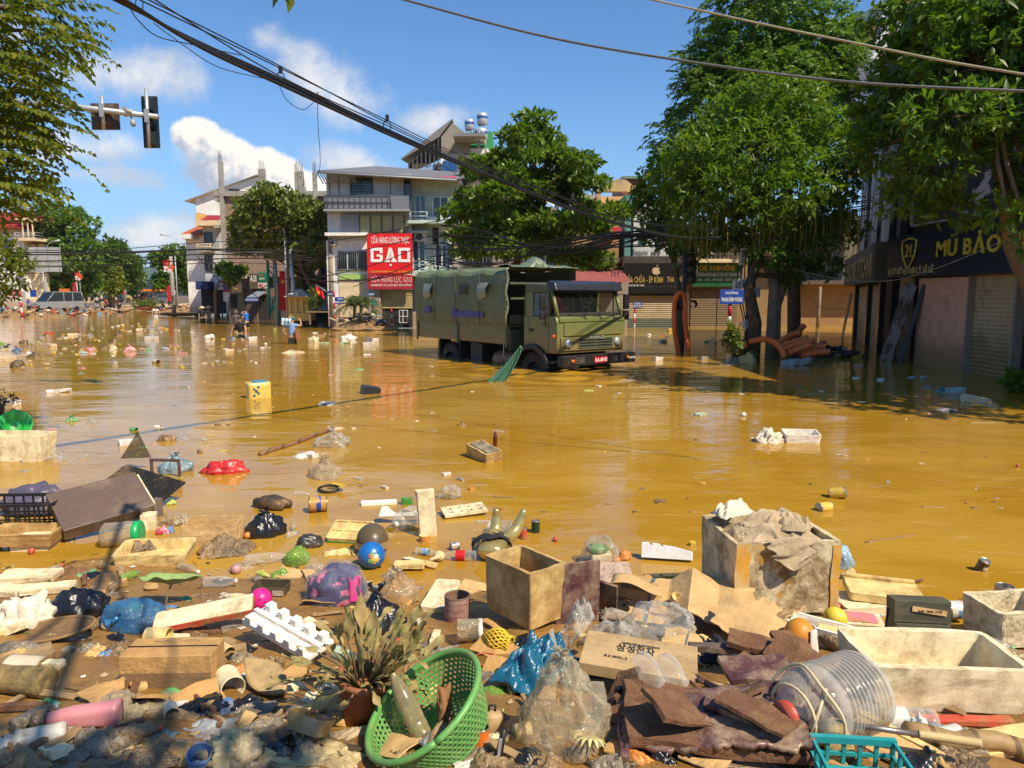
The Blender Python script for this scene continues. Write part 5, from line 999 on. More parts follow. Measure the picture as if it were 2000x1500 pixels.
for i in range(3):
 for j in range(2):mb.lat([(0,0),(.045,0),(.048,.02),(.042,.1),(.048,.12),(.048,.2),(0,.22)],10,M=TR(-.11+.105*i,-.05+.105*j,0))
 for z in(.0,):pass
o=mb.mk('water_bottle_pack',mat('blue_bottle_pack',(.16,.33,.52),.25,.1,col2=(.6,.7,.75),c2s=9),None);tag(o,'blue shrink wrapped pack of water bottles on the shoulder of the light blue shirted man','bottle pack',loc=bp+Ve((-.22,.02,1.38)),rot=(0,.1,.2));o.scale=(1.35,1.35,1.35)
mb=MB();mb.b2((-.06,-.16,0),(.06,.16,.42));tag(mb.mk('wooden_case',mat('brown_case',(.30,.12,.05),.6),None,bevel=.01),'reddish brown wooden case under the arm of the light blue shirted man','case',loc=bp+Ve((.27,-.02,.82)),rot=(0,-.12,0))
# soldier driving
o=person('soldier in dark green uniform at the wheel of the truck',(0,0,0),0,GRC,GRC,('fwd','fwd'),.05,h=1.55);o.matrix_world=TK.matrix_basis@TR(.12,1.72,.78-.0,rz=R(90));
o=person('second soldier sitting beside the driver in the truck cab',(0,0,0),0,GRC,GRC,('down','down'),0,h=1.5);o.matrix_world=TK.matrix_basis@TR(.08,1.15,.75,rz=R(90))
ppl=[('woman in conical hat and black top holding a white sack by the poles',on(396,628),.2,BLKC,BLKC,('down','down'),'cone',.65,{}),('woman in conical hat and flowered dress standing beside the woman in black',on(409,629),-.3,FLO,FLO,('fwd','fwd'),'cone',.6,{}),('person in white shirt bending in the water below the walking figure',on(305,619),.5,WHC,WHC,('reach','reach'),None,.7,{'lean':.45}),('person in black t-shirt and shorts wading towards the far road',on(234,617),ma.pi,BLKC,BLKC,('out','down'),None,.35,{'shorts':True}),('person in pale shirt and black shorts carrying a bundle in shallow water',on(201,615),ma.pi,KHA,BLKC,('fwd','fwd'),None,.2,{'shorts':True}),('rescuer in orange vest bending over by the pale shirted wader',at(206,604,100),.8,ORC,BLKC,('reach','reach'),None,.1,{'lean':.5}),('second rescuer in orange vest crouched beside the first one',at(211,605,99),-.8,ORC,BLKC,('reach','fwd'),None,.25,{'lean':.6}),('rescuer in orange vest standing behind the black t-shirt wader',at(231,603,96),0,ORC,GRC,('down','down'),None,.3,{}),('person in black striding with a load on the head by the leafy boat',at(302,601,98),1.3,BLKC,BLKC,('up','up'),None,.05,{'walk':1}),('dark clothed person standing at the foot of the round tree',at(331,600,98),0,BLKC,BLKC,('down','down'),None,.0,{}),('person in black standing by the leaning poles at the roadside',at(382,600,92),0,BLKC,GRYC,('hip','down'),None,0,{}),('woman in purple top and conical hat picking through rubbish near the grey van',at(57,611,80),.6,PRC,BLKC,('reach','fwd'),'cone',.1,{}),('person in grey standing in the doorway of the roadside shops',at(400,600,80),0,GRYC,GRYC,('down','down'),None,0,{}),('person with blue cloth standing among the waders by the shopfront',at(457,622,55),0,BRBL,BLKC,('up','down'),None,.3,{}),('person in teal vest and green trousers standing at the rice shop pillar',at(731,634,42.3),.3,cl_('teal_vest',(.03,.22,.25)),GRC,('hip','down'),None,0,{})]
for lb,p,rz,a,b,ar,ht,sk,kw in ppl:person(lb,Ve((p.x,p.y,max(0,p.z)if p.y<88 else p.z)),rz,a,b,ar,hat=ht,sink=sk,**{'lean':.0,'face':False,**kw})
# ================================================================ VEHICLES AND BOATS FAR DOWN THE STREET
def car(label,p,rz,body,Lg=4.4,Wc=1.8,Hc=1.5,style='suv',cat='car',gr_='vehicles standing at the end of the street',lights=True):
 t=thg({'pickup':'pickup_truck','bus':'bus','van':'minivan'}.get(style,'parked_car'),label,cat,p,rz,gr_)
 prof={'suv':([(-.5,.25),(.5,.25),(.5,.56),(.26,.64),(-.5,.66)],[(.26,.64),(.12,.97),(-.44,1.0),(-.5,.66)]),'sedan':([(-.5,.22),(.5,.22),(.5,.52),(.24,.62),(-.38,.63),(-.5,.6)],[(.24,.62),(.08,.98),(-.22,1.0),(-.38,.63)]),'pickup':([(-.5,.3),(.5,.3),(.5,.58),(.24,.66),(-.5,.66)],[(.24,.66),(.12,.98),(-.10,1.0),(-.13,.66)]),'bus':([(-.5,.14),(.5,.14),(.5,.5),(-.5,.5)],[(.5,.5),(.46,.95),(-.48,1.0),(-.5,.5)]),'van':([(-.5,.18),(.5,.18),(.5,.42),(.33,.52),(-.5,.54)],[(.33,.52),(.16,.97),(-.46,1.0),(-.5,.54)])}[style]
 FL=TR(rx=R(90))@Matrix.Scale(-1,4,(0,0,1))
 def pr(pts):return[(x*Lg,z*Hc)for x,z in pts]
 mb=MB();mb.pri(pr(prof[0]),-Wc/2,Wc/2,M=FL);mb.mk('body',body,t,bevel=.05)
 mb=MB();g=pr(prof[1]);mb.pri(g,-Wc/2+.1,Wc/2-.1,M=FL);mb.mk('glasshouse',DKG,t,bevel=.04)
 zt=max(z for x,z in g);mb=MB();xs=[x for x,z in g if z>zt*.94];mb.b2((min(xs)-.05,-Wc/2+.07,zt-.06),(max(xs)+.05,Wc/2-.07,zt+.03))
 for x0_,z0_,x1_,z1_ in[(g[0][0],g[0][1],g[1][0],g[1][1]),(g[3][0],g[3][1],g[2][0],g[2][1])]:
  for y in(-Wc/2+.1,Wc/2-.1):mb.tube([(x0_,y,z0_),(x1_,y*.97,z1_)],.05,6)
 for f_ in((.33,.66)if style in('bus','van')else(.5,)):
  x=g[1][0]+(g[2][0]-g[1][0])*f_
  for y in(-Wc/2+.09,Wc/2-.09):mb.b2((x-.05,y-.02,g[0][1]),(x+.05,y+.02,zt))
 mb.mk('roof',body,t)
 for x in(-.31*Lg,.31*Lg):
  for s in(-1,1):mb=MB();mb.lat([(0,-.09),(.2,-.1),(.31,-.1),(.33,0),(.31,.1),(.2,.1),(0,.09)],18,M=TR(x,s*(Wc/2-.08),.32,rx=R(90)));mb.mk('wheel',BLK,t)
 for s in(-1,1):mb=MB();mb.ball((Lg/2-.02,s*(Wc/2-.25),Hc*(.46 if style!='van' else .38)),(.06,.16,.08),10);mb.mk('headlight',CHR,t)
 mb=MB();mb.b2((Lg/2-.05,-Wc/2+.05,Hc*.2),(Lg/2+.07,Wc/2-.05,Hc*.3));bp_=mb.mk('bumper',BLK,t,bevel=.02);mb=MB();mb.b2((Lg/2+.071,-.25,Hc*.22),(Lg/2+.08,.25,Hc*.29));mb.mk('number_plate',TXY,bp_)
 return t
def paint(k,c,m=.3):return mat(k,c,.3,.2,dk=(.35,.26,.15),dq=1.3,metal=m,spec=.6)
def gp(u,v,Y):p=at(u,v,Y);return p
SILV=paint('silver_grey_paint',(.30,.30,.29));
vn=car('muddy silver grey minivan parked among rubbish at left',gp(112,609,80),-1.95,SILV,5.2,1.95,2.2,'van','van',None)
ltr('LIMOUSINE',1.0,.12,TR(1.35,0,2.05,rx=R(65),rz=R(90)),FRD,vn)
far=[('dark green sports utility car standing at the left of the far row',196,590,152,-.15,paint('dark_green_paint',(.03,.05,.045)),4.9,1.75,'suv','car'),('second dark car half hidden behind the green one',183,586,168,-.2,paint('dark_grey_paint',(.05,.055,.06)),4.6,1.6,'suv','car'),('white saloon car standing between the dark green car and the grey car',218,590,160,.1,paint('white_paint',(.7,.7,.68),0),4.5,1.6,'sedan','car'),('grey car facing the viewer beside the yellow lorry',234,591,146,-1.4,paint('mid_grey_paint',(.16,.18,.19)),4.4,1.6,'suv','car'),('yellow and cream lorry facing the viewer in the far row',256,590,150,-1.45,paint('yellow_cream_paint',(.62,.46,.14),0),6.5,2.9,'bus','lorry'),('pale green bus standing behind the yellow lorry',272,588,175,-1.3,paint('pale_green_paint',(.25,.31,.20),0),8,2.9,'bus','bus'),('dark red pickup truck standing across the far road',290,590,142,ma.pi-.1,paint('dark_red_paint',(.16,.04,.03)),5.2,1.75,'pickup','pickup truck'),('grey blue car at the right end of the far row',316,593,128,1.4,paint('grey_blue_paint',(.10,.12,.16)),4.6,1.7,'suv','car')]
for lb,u,v,Y,rz,m_,lg,hc,st_,ct in far:car(lb,gp(u,v,Y),rz,m_,lg,1.9 if st_!='bus' else 2.4,hc,st_,ct)
car('small open army green jeep behind the grey van',gp(162,588,100),-1.3,paint('jeep_green',(.10,.12,.06),0),4.2,1.8,2.0,'suv','jeep',None)
def boat(label,p,rz,L_,m_,fill=None):
 t=thg('boat',label,'boat',p,rz);mb=MB();n_=14
 def hull(a,b):
  s_=ma.sin(ma.pi*min(1,max(0,.06+.88*a)))**.6;w=.55*s_;th=(b-.5)*ma.pi;return(L_*(a-.5),w*ma.sin(th),.34-.3*ma.cos(th)*s_+.22*abs(2*a-1)**3)
 mb.grid(n_,10,hull);mb.mk('hull',m_,t,sol=.03)
 if fill is not None:
  cl=[(p.x+x,p.y+y,p.z+.75,.9,.6,.55)for x,y in((-.7,0),(.2,.1),(.9,0))];lfs('leaf_load',*tuf(cl,160,6,.3,.14,.2,.6),fill,t,p)
 return t
boat('small boat heaped with green branches beside the far bank',gp(283,606,90),.2,2.8,mat('red_brown_hull',(.3,.07,.04),.6),LF_O)
boat('long low wooden boat lying across the water by the poles',on(352,618),.05,6.5,mat('weathered_wood_hull',(.25,.16,.09),.8,.3))
boat('shallow pale boat loaded with bundles beside the black shirted wader',on(238,611),.1,2.4,mat('pale_hull',(.35,.3,.22),.7))
# rubbish bank at the far left, built as heaps of separate pieces
def heap(label,p,w,d,h,n,cols,name='rubbish_debris',cat='rubbish heap',piece=.35):
 mb=MB();
 for k in range(n):
  a=rn.random()*6.28;r_=rn.random()**.6;x,y=w/2*r_*ma.cos(a),d/2*r_*ma.sin(a);z=h*(1-r_)*rn.uniform(.5,1);s_=piece*rn.uniform(.4,1.3)
  if k%3==0:mb.box((x,y,z+s_*.2),(s_,s_*rn.uniform(.2,.8),s_*rn.uniform(.1,.5)),rn.randrange(len(cols)),rot=(rn.uniform(-.6,.6),rn.uniform(-.6,.6),rn.random()*6))
  elif k%3==1:mb.ball((x,y,z+s_*.15),(s_*.5,s_*.4,s_*.3),8,rn.randrange(len(cols)))
  else:mb.tube([(x,y,z),(x+rn.uniform(-1,1)*s_*2,y+rn.uniform(-1,1)*s_,z+rn.uniform(0,.6)*s_)],s_*.09,5,rn.randrange(len(cols)))
 mb.grid(16,10,lambda a,b:(w*(a-.5),d*(b-.5),-.3+(h*.35+.3)*max(0,1-(2*a-1)**2)*max(0,1-(2*b-1)**2)+.1*fbm(a*6,b*6)),0)
 o=mb.mk(name,cols,None);tag(o,label,cat,loc=p);return kind(o,'stuff')
HC=[mat('heap_mud',(.26,.16,.07),.9),mat('heap_tan',(.5,.36,.18),.85),mat('heap_dark',(.03,.028,.025),.6),mat('heap_pale',(.58,.52,.42),.7),mat('heap_red',(.35,.05,.03),.6),mat('heap_blue',(.08,.2,.33),.5)]
heap('mound of muddy rubbish and planks under the left trees',gp(30,618,66),13,5,1.3,150,HC);heap('bank of rubbish and branches below the grey van',gp(115,615,76),12,4,.7,120,HC);heap('low rubbish bank along the far road edge right of the van',gp(175,607,86),9,4,.9,100,HC)
heap('muddy debris bank beside the leafy boat',gp(310,603,94),9,4,.8,80,HC);heap('heap of orange and brown rubbish at the foot of the poles',gp(365,606,84),8,3,.7,60,HC);heap('dark tarpaulin and rubbish heap under the small palms',gp(712,632,41),3.6,2,.75,50,[HC[0],mat('navy_tarp',(.015,.025,.09),.5),HC[2],HC[3]])
heap('shaded heap of plastic sheets and sacks beside the orange pipes',Ve((at(1620,690,22.4).x,23.6,0)),3.4,1.8,.5,60,[HC[2],mat('grey_sheet',(.24,.27,.28),.4),HC[0],mat('black_tarp',(.012,.013,.018),.4)],piece=.3)
# ================================================================ STREET FURNITURE
def pole(label,u,vb,Y,vt,r=.13,lean=0.0,m=None,name='utility_pole',cat='utility pole',gr_=None):
 p=at(u,vb,Y);h=at(u,vt,Y).z-p.z;t=thg(name,label,cat,p,gr_=gr_);mb=MB();mb.tube([(0,0,-.8),(lean*h*.5,0,h*.5),(lean*h,0,h)],[r*1.2,r,r*.8],10);mb.mk('shaft',m or CON,t);return t,h
def lamp(label,u,vb,Y,vt,ua,va,r=.07):
 t,h=pole(label,u,vb,Y,vt+30,r,0,GALV,'street_lamp','street lamp','curved street lamps');a=at(ua,va,Y)-at(u,vb,Y);b=at(u,vt+30,Y)-at(u,vb,Y);mb=MB();c=Ve((b.x,0,a.z))
 pts=[b*(1-s_)**2+c*2*s_*(1-s_)+a*s_**2 for s_ in np.linspace(0,1,9)];mb.tube(pts,r*.6,8);mb.mk('arm',GALV,t);mb=MB();d=(pts[-1]-pts[-2]).normalized();mb.tube([pts[-1]-d*.1,pts[-1]+d*.6],[.07,.11],8);mb.mk('lamp_head',mat('lamp_head_grey',(.5,.5,.5),.4),t);return t
lamp('tall curved street lamp by the round tree at the street end',348,608,84,470,323,459);lamp('curved street lamp rising above the olive dusty tree',562,626,46,380,530,378,.06);lamp('thin curved street lamp above the grey billboard',90,610,80,480,106,471)
pole('bare grey street pole left of the van roof',93,600,84,540,.11,0,CON);pole('concrete pole with small white meter box at the street end',340,611,76,500,.2);pole('grey leaning pole left of the pole pair',385,614,72,470,.2,-.01);pole('concrete pole carrying a cream meter box',391,613,72,465,.2,-.02)
pole('tall brownish wooden pole leaning left at the pole cluster',425,613,70,440,.22,-.05,BARKP);pole('lattice grey pole between the no parking sign and the wires',445,612,62,455,.1,0,MET)
pole('tall grey steel pole right of the yellow booth',577,630,46,487,.13,-.03,GALV);pole('grey steel pole left of the red flag banner',546,622,50,487,.12,-.04,GALV);pole('brown weathered pole between the two steel poles',566,622,48,485,.1,0,BARKP)
pole('concrete pole behind the red and white post',651,636,43,465,.16,-.01,BARKP);pole('slim grey pole rising behind the truck canvas',876,645,36,470,.1,0,GALV);pole('square grey pole beside the terminalia tangle',889,640,40,452,.16,0,CON)
pole('big concrete pole beside the two tree trunks',1505,698,22.8,500,.16,0,BARKP);pole('dark steel pole with cable tangle next to the mud coated trunk',1462,692,23.2,440,.13,0,mat('dark_steel',(.05,.05,.05),.6,.3));pole('mud stained pipe post standing before the brown boarded shop',1597,634,44,560,.1,.02,BARKP)
def box_on(label,u0,v0,u1,v1,Y,m_,cat='meter box',name='meter_box',gr_=None,d=.25):
 a=at(u0,(v0+v1)/2,Y);b=at(u1,(v0+v1)/2,Y);z1=at(u0,v0,Y).z;z0=at(u0,v1,Y).z;t=thg(name,label,cat,((a.x+b.x)/2,Y,z0),gr_=gr_);w=(b.x-a.x)/2;mb=MB();mb.b2((-w,-d,0),(w,0,z1-z0));mb.mk('case',m_,t,bevel=.015)
 mb=MB();n_=2
 for i in range(2):
  for j in range(3):mb.b2((-w*.7+i*w*.8,-d-.012,(z1-z0)*(.2+.25*j)),(-w*.7+i*w*.8+w*.5,-d-.002,(z1-z0)*(.34+.25*j)))
 mb.mk('meter_windows',FRD,t);return t
MBX=mat('meter_box_grey',(.50,.5,.48),.5,.2,dk=(.3,.25,.18));MBC=mat('meter_box_cream',(.62,.5,.28),.6,.2)
box_on('cream meter box with four windows on the concrete pole',391,558,398,571,71.5,MBC);box_on('small white meter box on the pole by the curved lamp',337,567,343,576,75.5,MBX);box_on('white meter box high on the dark steel pole',1442,485,1455,518,22.9,MBX)
for k,(q,lb)in enumerate((((1430,549,1443,566),'pale box at the left behind the blue street sign'),((1443,545,1456,562),'white box right above the blue street sign'),((1446,570,1459,590),'white box right beside the blue street sign'),((1472,560,1480,581),'narrow pale box on the mud coated trunk'),((1449,624,1461,641),'low grey box with a round cover near the water'))):box_on(lb,*q,22.6,MBX,gr_='white boxes on the dark pole')
# mast arm signal, upper left
Y=13.5;M0=at(40,190,Y);t=thg('traffic_signal','grey mast arm with two signal heads seen from behind and a camera','traffic light',(at(-240,600,Y).x,Y,-.4))
b0=t.location;A0=at(-240,180,Y);A1=at(95,203,Y);A2=at(309,228,Y)
mb=MB();mb.tube([(0,0,0),A0-b0,],[.12,.09],12);mb.tube([A0-b0,A1-b0,A2-b0],[.075,.06,.045],12);mb.mk('mast',GALV,t)
def sig_back(px,m_,name,lobes):
 u0,v0,u1,v1=px;a=at(u0,v0,Y)-b0;b=at(u1,v1,Y)-b0;cx=(a.x+b.x)/2;mb=MB();mb.b2((a.x,.12,b.z),(b.x,.17,a.z));q=mb.mk('backplate',m_,t,bevel=.008);mb=MB();w=(b.x-a.x)*.34;hh=(a.z-b.z)/lobes
 for k in range(lobes):z=b.z+hh*(k+.5);mb.add([(cx-w,.118,z-hh*.46),(cx+w,.118,z-hh*.46),(cx+w,.118,z+hh*.46),(cx-w,.118,z+hh*.46),(cx-w*.6,.04,z-hh*.3),(cx+w*.6,.04,z-hh*.3),(cx+w*.6,.04,z+hh*.3),(cx-w*.6,.04,z+hh*.3)],[(4,5,6,7),(0,1,5,4),(1,2,6,5),(2,3,7,6),(3,0,4,7)])
 mb.mk(name,m_,q,bevel=.012);mb=MB();mb.tube([(cx+w*.2,0,b.z-.03),(cx+w*.2,0,a.z+.1)],.032,8);mb.mk('bracket_pole',GALV,q)
 mb=MB();z=(A1-b0).z+((cx+b0.x-A1.x)/(A2.x-A1.x))*(A2.z-A1.z);mb.b2((cx+w*.2-.03,-.065,z-.13),(cx+w*.2+.04,-.03,z+.1));mb.mk('clamp',GALV,q)
sig_back((168,198,226,250),mat('rusty_brown_plate',(.07,.045,.03),.6,.35,dk=(.2,.14,.08)),'lamp_housing',1);sig_back((268,184,305,286),mat('green_black_plate',(.012,.022,.024),.45,.1),'lamp_housing',3)
c0=at(250,218,Y)-b0;mb=MB();mb.tube([c0+Ve((-.06,0,.02)),c0+Ve((.1,-.04,-.02))],.045,10);mb.ball(c0+Ve((.08,0,-.2)),(.05,.05,.07),10);mb.tube([c0,c0+Ve((.08,0,-.15))],.02,6);mb.b2(c0+Ve((-.09,-.03,-.08)),c0+Ve((-.04,.05,.08)));mb.mk('camera',mat('camera_white',(.35,.34,.32),.4),t)
mb=MB();c0=at(225,225,Y)-b0;mb.tube([c0+Ve((-.5,0,.05)),c0+Ve((-.2,.02,-.02)),c0+Ve((0,0,-.16)),c0+Ve((.08,0,.03))],.008,5);mb.mk('loose_cable',BLK,t)
# standing signal right of the truck with stuck orange pipe
LENS=mat('dull_lens',(.09,.085,.08),.25)
def signal(label,u,vb,Y,vt,heads,r=.06,xo=0,s=.15,ry=0):
 p=at(u,vb,Y);h=at(u,vt,Y).z-p.z;t=thg('traffic_signal',label,'traffic light',p);mb=MB();mb.tube([(0,0,-.6),(0,0,h)],r,10);mb.mk('pole',MATS['dark_steel'],t)
 for(v0,v1,n_,du)in heads:
  z1=at(u,v0,Y).z-p.z;z0=at(u,v1,Y).z-p.z;x=du*Y/F;mb=MB();w=s*1.15;mb.b2((x-w,-.16,z0),(x+w,.12,z1));q=mb.mk('signal_head',mat('signal_black',(.012,.012,.012),.5,.2),t,bevel=.02)
  for k in range(n_):z=z0+(z1-z0)*(k+.5)/n_;c=MB();c.lat([(s*.82,0),(s*.7,.03),(0,.05)],18,M=TR(x,-.163,z,rx=R(90)));c.mk('lens',LENS,q);c=MB();arc_pts=[(x+s*.9*ma.cos(a),-.17-.0,z+s*.9*ma.sin(a))for a in np.linspace(0,ma.pi,9)];c.add([q_ for a in arc_pts for q_ in(a,(a[0],a[1]-.16,a[2]))],[(2*i,2*i+2,2*i+3,2*i+1)for i in range(8)]);c.mk('visor',MATS['signal_black'],q,sol=.008)
 return t
ts=signal('standing three lamp traffic light with second small head and orange pipe hung on it',1332,685,25,470,((470,492,1,10),(494,554,3,10)),.07,s=.165)
mb=MB();mb.tube([(-.28,-.1,1.55),(-.05,-.02,1.55)],.05,8);mb.lat([(.15,0),(.17,.25),(.165,.3)],16,M=TR(-.3,-.3,1.55,ry=R(70),rz=R(25)));mb.lat([(.1,0),(.13,.2)],14,M=TR(.26,-.2,1.6,rx=R(80)));mb.mk('small_head',MATS['signal_black'],ts,sol=.01)
signal('three lamp traffic light seen from the side beyond the red rice sign',857,640,38,445,((445,478,3,-4),),.05,s=.13);signal('dark two lamp traffic light on the wires by the concrete pole',434,612,64,475,((478,505,2,0),),.06,s=.26)
# orange corrugated pipes
ORP=mat('orange_conduit',(.85,.18,.04),.45,.2,dk=(.2,.12,.06),dq=3)
def hose(label,pts,r,gr_='orange corrugated pipes in the heap',name='corrugated_pipe'):
 P=[Ve(p)for p in pts];o0=P[0].copy();q=[]
 for i in range(len(P)-1):
  a,b,c,d=P[max(0,i-1)],P[i],P[i+1],P[min(len(P)-1,i+2)];m_=max(3,int((c-b).length/(r*.28)))
  for j in range(m_):s_=j/m_;q.append(.5*((2*b)+(c-a)*s_+(2*a-5*b+4*c-d)*s_**2+(-a+3*b-3*c+d)*s_**3)-o0)
 q.append(P[-1]-o0);mb=MB();mb.tube(q,[r*(1.06 if k%2 else .9)for k in range(len(q))],12,cap=False);o=mb.mk(name,ORP,None,sol=.01);return tag(o,label,'pipe',gr_,loc=o0)
Y=24.6;hose('orange corrugated pipe hung in a loop over the traffic light pole',[at(1325,690,Y),at(1317,640,Y),at(1318,590,Y),at(1327,572,Y-.1),at(1337,580,Y),at(1338,630,Y),at(1345,700,Y)],.075,None)
Y=21.4
hose('orange pipe arching from the mud coated trunk to the water in front',[at(1465,667,21.6),at(1495,663,21.3),at(1520,675,21),at(1533,698,20.8)],.085)
for k,(a,m_,b,lb)in enumerate((((1425,690,22),(1445,680,21.8),(1460,672,21.7),'orange pipe lying left of the yellow bag'),((1555,655,23.5),(1562,645,23.4),(1571,635,23.3),'topmost orange pipe sticking up with an open end'),((1520,668,22.6),(1545,655,22.4),(1565,650,22.2),'orange pipe second from the top of the heap'),((1520,680,22),(1550,668,21.8),(1578,660,21.6),'orange pipe in the middle of the heap beneath the second'),((1528,684,21.6),(1560,672,21.5),(1592,664,21.4),'long orange pipe across the middle of the heap'),((1540,690,21.2),(1565,680,21.1),(1586,672,21.0),'orange pipe low at the front of the heap'),((1560,690,21.8),(1590,680,21.7),(1612,678,21.6),'lower right orange pipe of the heap'),((1565,694,21.2),(1600,688,21.1),(1621,687,21.0),'lowest orange pipe resting on the water at right'),((1575,684,22.4),(1595,676,22.3),(1610,674,22.2),'short orange pipe tucked behind the lower right one'))):
 hose(lb,[at(*a),at(*m_),at(*b)],.088)
 # posts and signs
RW=mat('red_white_post',(.65,.62,.58),.5,.15)
def rwpost(label,u,vb,Y,vt,r=.045):
 p=at(u,vb,Y);h=at(u,vt,Y).z-p.z;t=thg('marker_post',label,'post',p);mb=MB();mb.tube([(0,0,-.6),(0,0,h)],r,10);mb.mk('shaft',RW,t);n_=max(2,round(h/.8))
 for k in range(n_):z=h-(k+.5)*h/n_;mb=MB();mb.tube([(0,0,z-.01),(0,0,z+h/n_*.5)],r*1.06,10);mb.mk('red_band',mat('post_red',(.5,.02,.02),.5),t)
 return t,h
def plate(t,x0,z0,x1,z1,m_,y=-.06,name='sign_plate',round_=False,rot=0):
 mb=MB()
 if round_:mb.lat([(0,0),((x1-x0)/2,0),((x1-x0)/2,.02),(0,.02)],28,M=TR((x0+x1)/2,y,(z0+z1)/2,rx=R(90)))
 else:mb.b2((x0,y-.02,z0),(x1,y,z1))
 return mb.mk(name,m_,t,bevel=0 if round_ else .008)
t,h=rwpost('red and white post carrying the blue street name sign at right',1422,690,20.6,592,.05);s_=20.6/F
p_=plate(t,-21*s_,h-2*s_,25*s_,h+26*s_,BLS);ltr('ĐƯỜNG',24*s_,4.5*s_,TR(1*s_,-.085,h+19.5*s_,rx=R(90)),TXW,p_,bold=.02);ltr('PHAN ĐÌNH PHÙNG',40*s_,8*s_,TR(2*s_,-.085,h+7*s_,rx=R(90)),TXW,p_,bold=.03)
t,h=rwpost('thin red and white post by the grey shutter of the repair shop',1239,640,40,602,.045);s_=40/F;p_=plate(t,-4*s_,h,14*s_,h+12*s_,BLS);ltr('ĐƯỜNG',12*s_,3*s_,TR(5*s_,-.085,h+9*s_,rx=R(90)),TXW,p_,bold=.02);ltr('BẾN TƯỢNG',15*s_,4*s_,TR(5*s_,-.085,h+4*s_,rx=R(90)),TXW,p_,bold=.02)
t,h=rwpost('red and white post with two blue street plates beside the palms',654,638,42,568,.06);s_=42/F;p_=plate(t,-11*s_,h-10*s_,-1*s_,h,mat('navy_plate',(.03,.05,.14),.5,.2));ltr('QUANG',8*s_,3*s_,TR(-6*s_,-.085,h-6*s_,rx=R(90)),TXW,p_)
p_=plate(t,2*s_,h-26*s_,20*s_,h-12*s_,BLS);ltr('TRƯỜNG',10*s_,3*s_,TR(13*s_,-.085,h-15.5*s_,rx=R(90)),TXW,p_);ltr('MAM NON',16*s_,4*s_,TR(11*s_,-.085,h-22*s_,rx=R(90)),TXW,p_,bold=.02)
t,h=rwpost('red and white banded post in the water at far left',44,630,52,570,.07);s_=52/F;plate(t,-9*s_,h-15*s_,9*s_,h+1*s_,mat('sign_back_grey',(.38,.38,.37),.6,.2),.1,'sign_back');plate(t,-7*s_,h-24*s_,8*s_,h-16*s_,MATS['sign_back_grey'],.1,'sign_back')
rwpost('short red and white post standing in front of the rice shop',765,640,41.5,603,.05)
t,h=pole('grey post of the round no parking sign',446,618,56,566,.05,0,GALV,'traffic_sign','traffic sign');t['label']='round red and blue no parking sign with white plates below it';s_=56/F
p_=plate(t,-8*s_,h-4*s_,8*s_,h+12*s_,mat('sign_red',(.6,.02,.02),.4),round_=True);mb=MB();mb.lat([(0,0),(5.8*s_,0),(5.8*s_,.02),(0,.02)],28,M=TR(0,-.082,h+4*s_,rx=R(90)));mb.mk('blue_face',mat('sign_blue',(.02,.03,.5),.4),p_);mb=MB();mb.box((0,-.11,h+4*s_),(12*s_,.01,1.6*s_),rot=(0,R(45),0));mb.mk('slash',MATS['sign_red'],p_)
p_=plate(t,-7*s_,h-14*s_,7*s_,h-5*s_,TXW);ltr('XE TAI',11*s_,5*s_,TR(0,-.085,h-9.5*s_,rx=R(90)),FRD,p_);p_=plate(t,-7*s_,h-22*s_,7*s_,h-15*s_,TXW);ltr('7H 17H',11*s_,4*s_,TR(0,-.085,h-18.5*s_,rx=R(90)),FRD,p_)
# grey back of the big road sign at left
Y=48;a=at(56,534,Y);b=at(122,534,Y);t=thg('road_sign','big grey road sign seen from behind above the left water','road sign',(a.x-.4,Y,0));mb=MB();q=Ve((a.x-.4,Y,0))
for v0,v1 in((483,499),(499.6,512),(513,522),(522.6,531)):z1=at(60,v0,Y).z;z0=at(60,v1,Y).z;mb.b2((.4,-.03,z0),(.4+b.x-a.x,0,z1))
mb.mk('panel',mat('sign_back_pale',(.40,.41,.42),.55,.2,dq=.8,metal=.2),t,bevel=.01);mb=MB()
for x in(.05,.32,.62,.95):mb.b2((.4+(b.x-a.x)*x,-.08,at(60,531,Y).z),(.4+(b.x-a.x)*x+.05,-.034,at(60,483,Y).z))
mb.mk('frame',GALV,t);mb=MB();mb.tube([(-4,.1,-.4),(-4,.1,at(60,505,Y).z),(.5,.1,at(60,505,Y).z)],.11,8);mb.tube([(-4,.1,at(60,523,Y).z),(2,.1,at(60,523,Y).z)],.06,8);mb.mk('post',GALV,t)
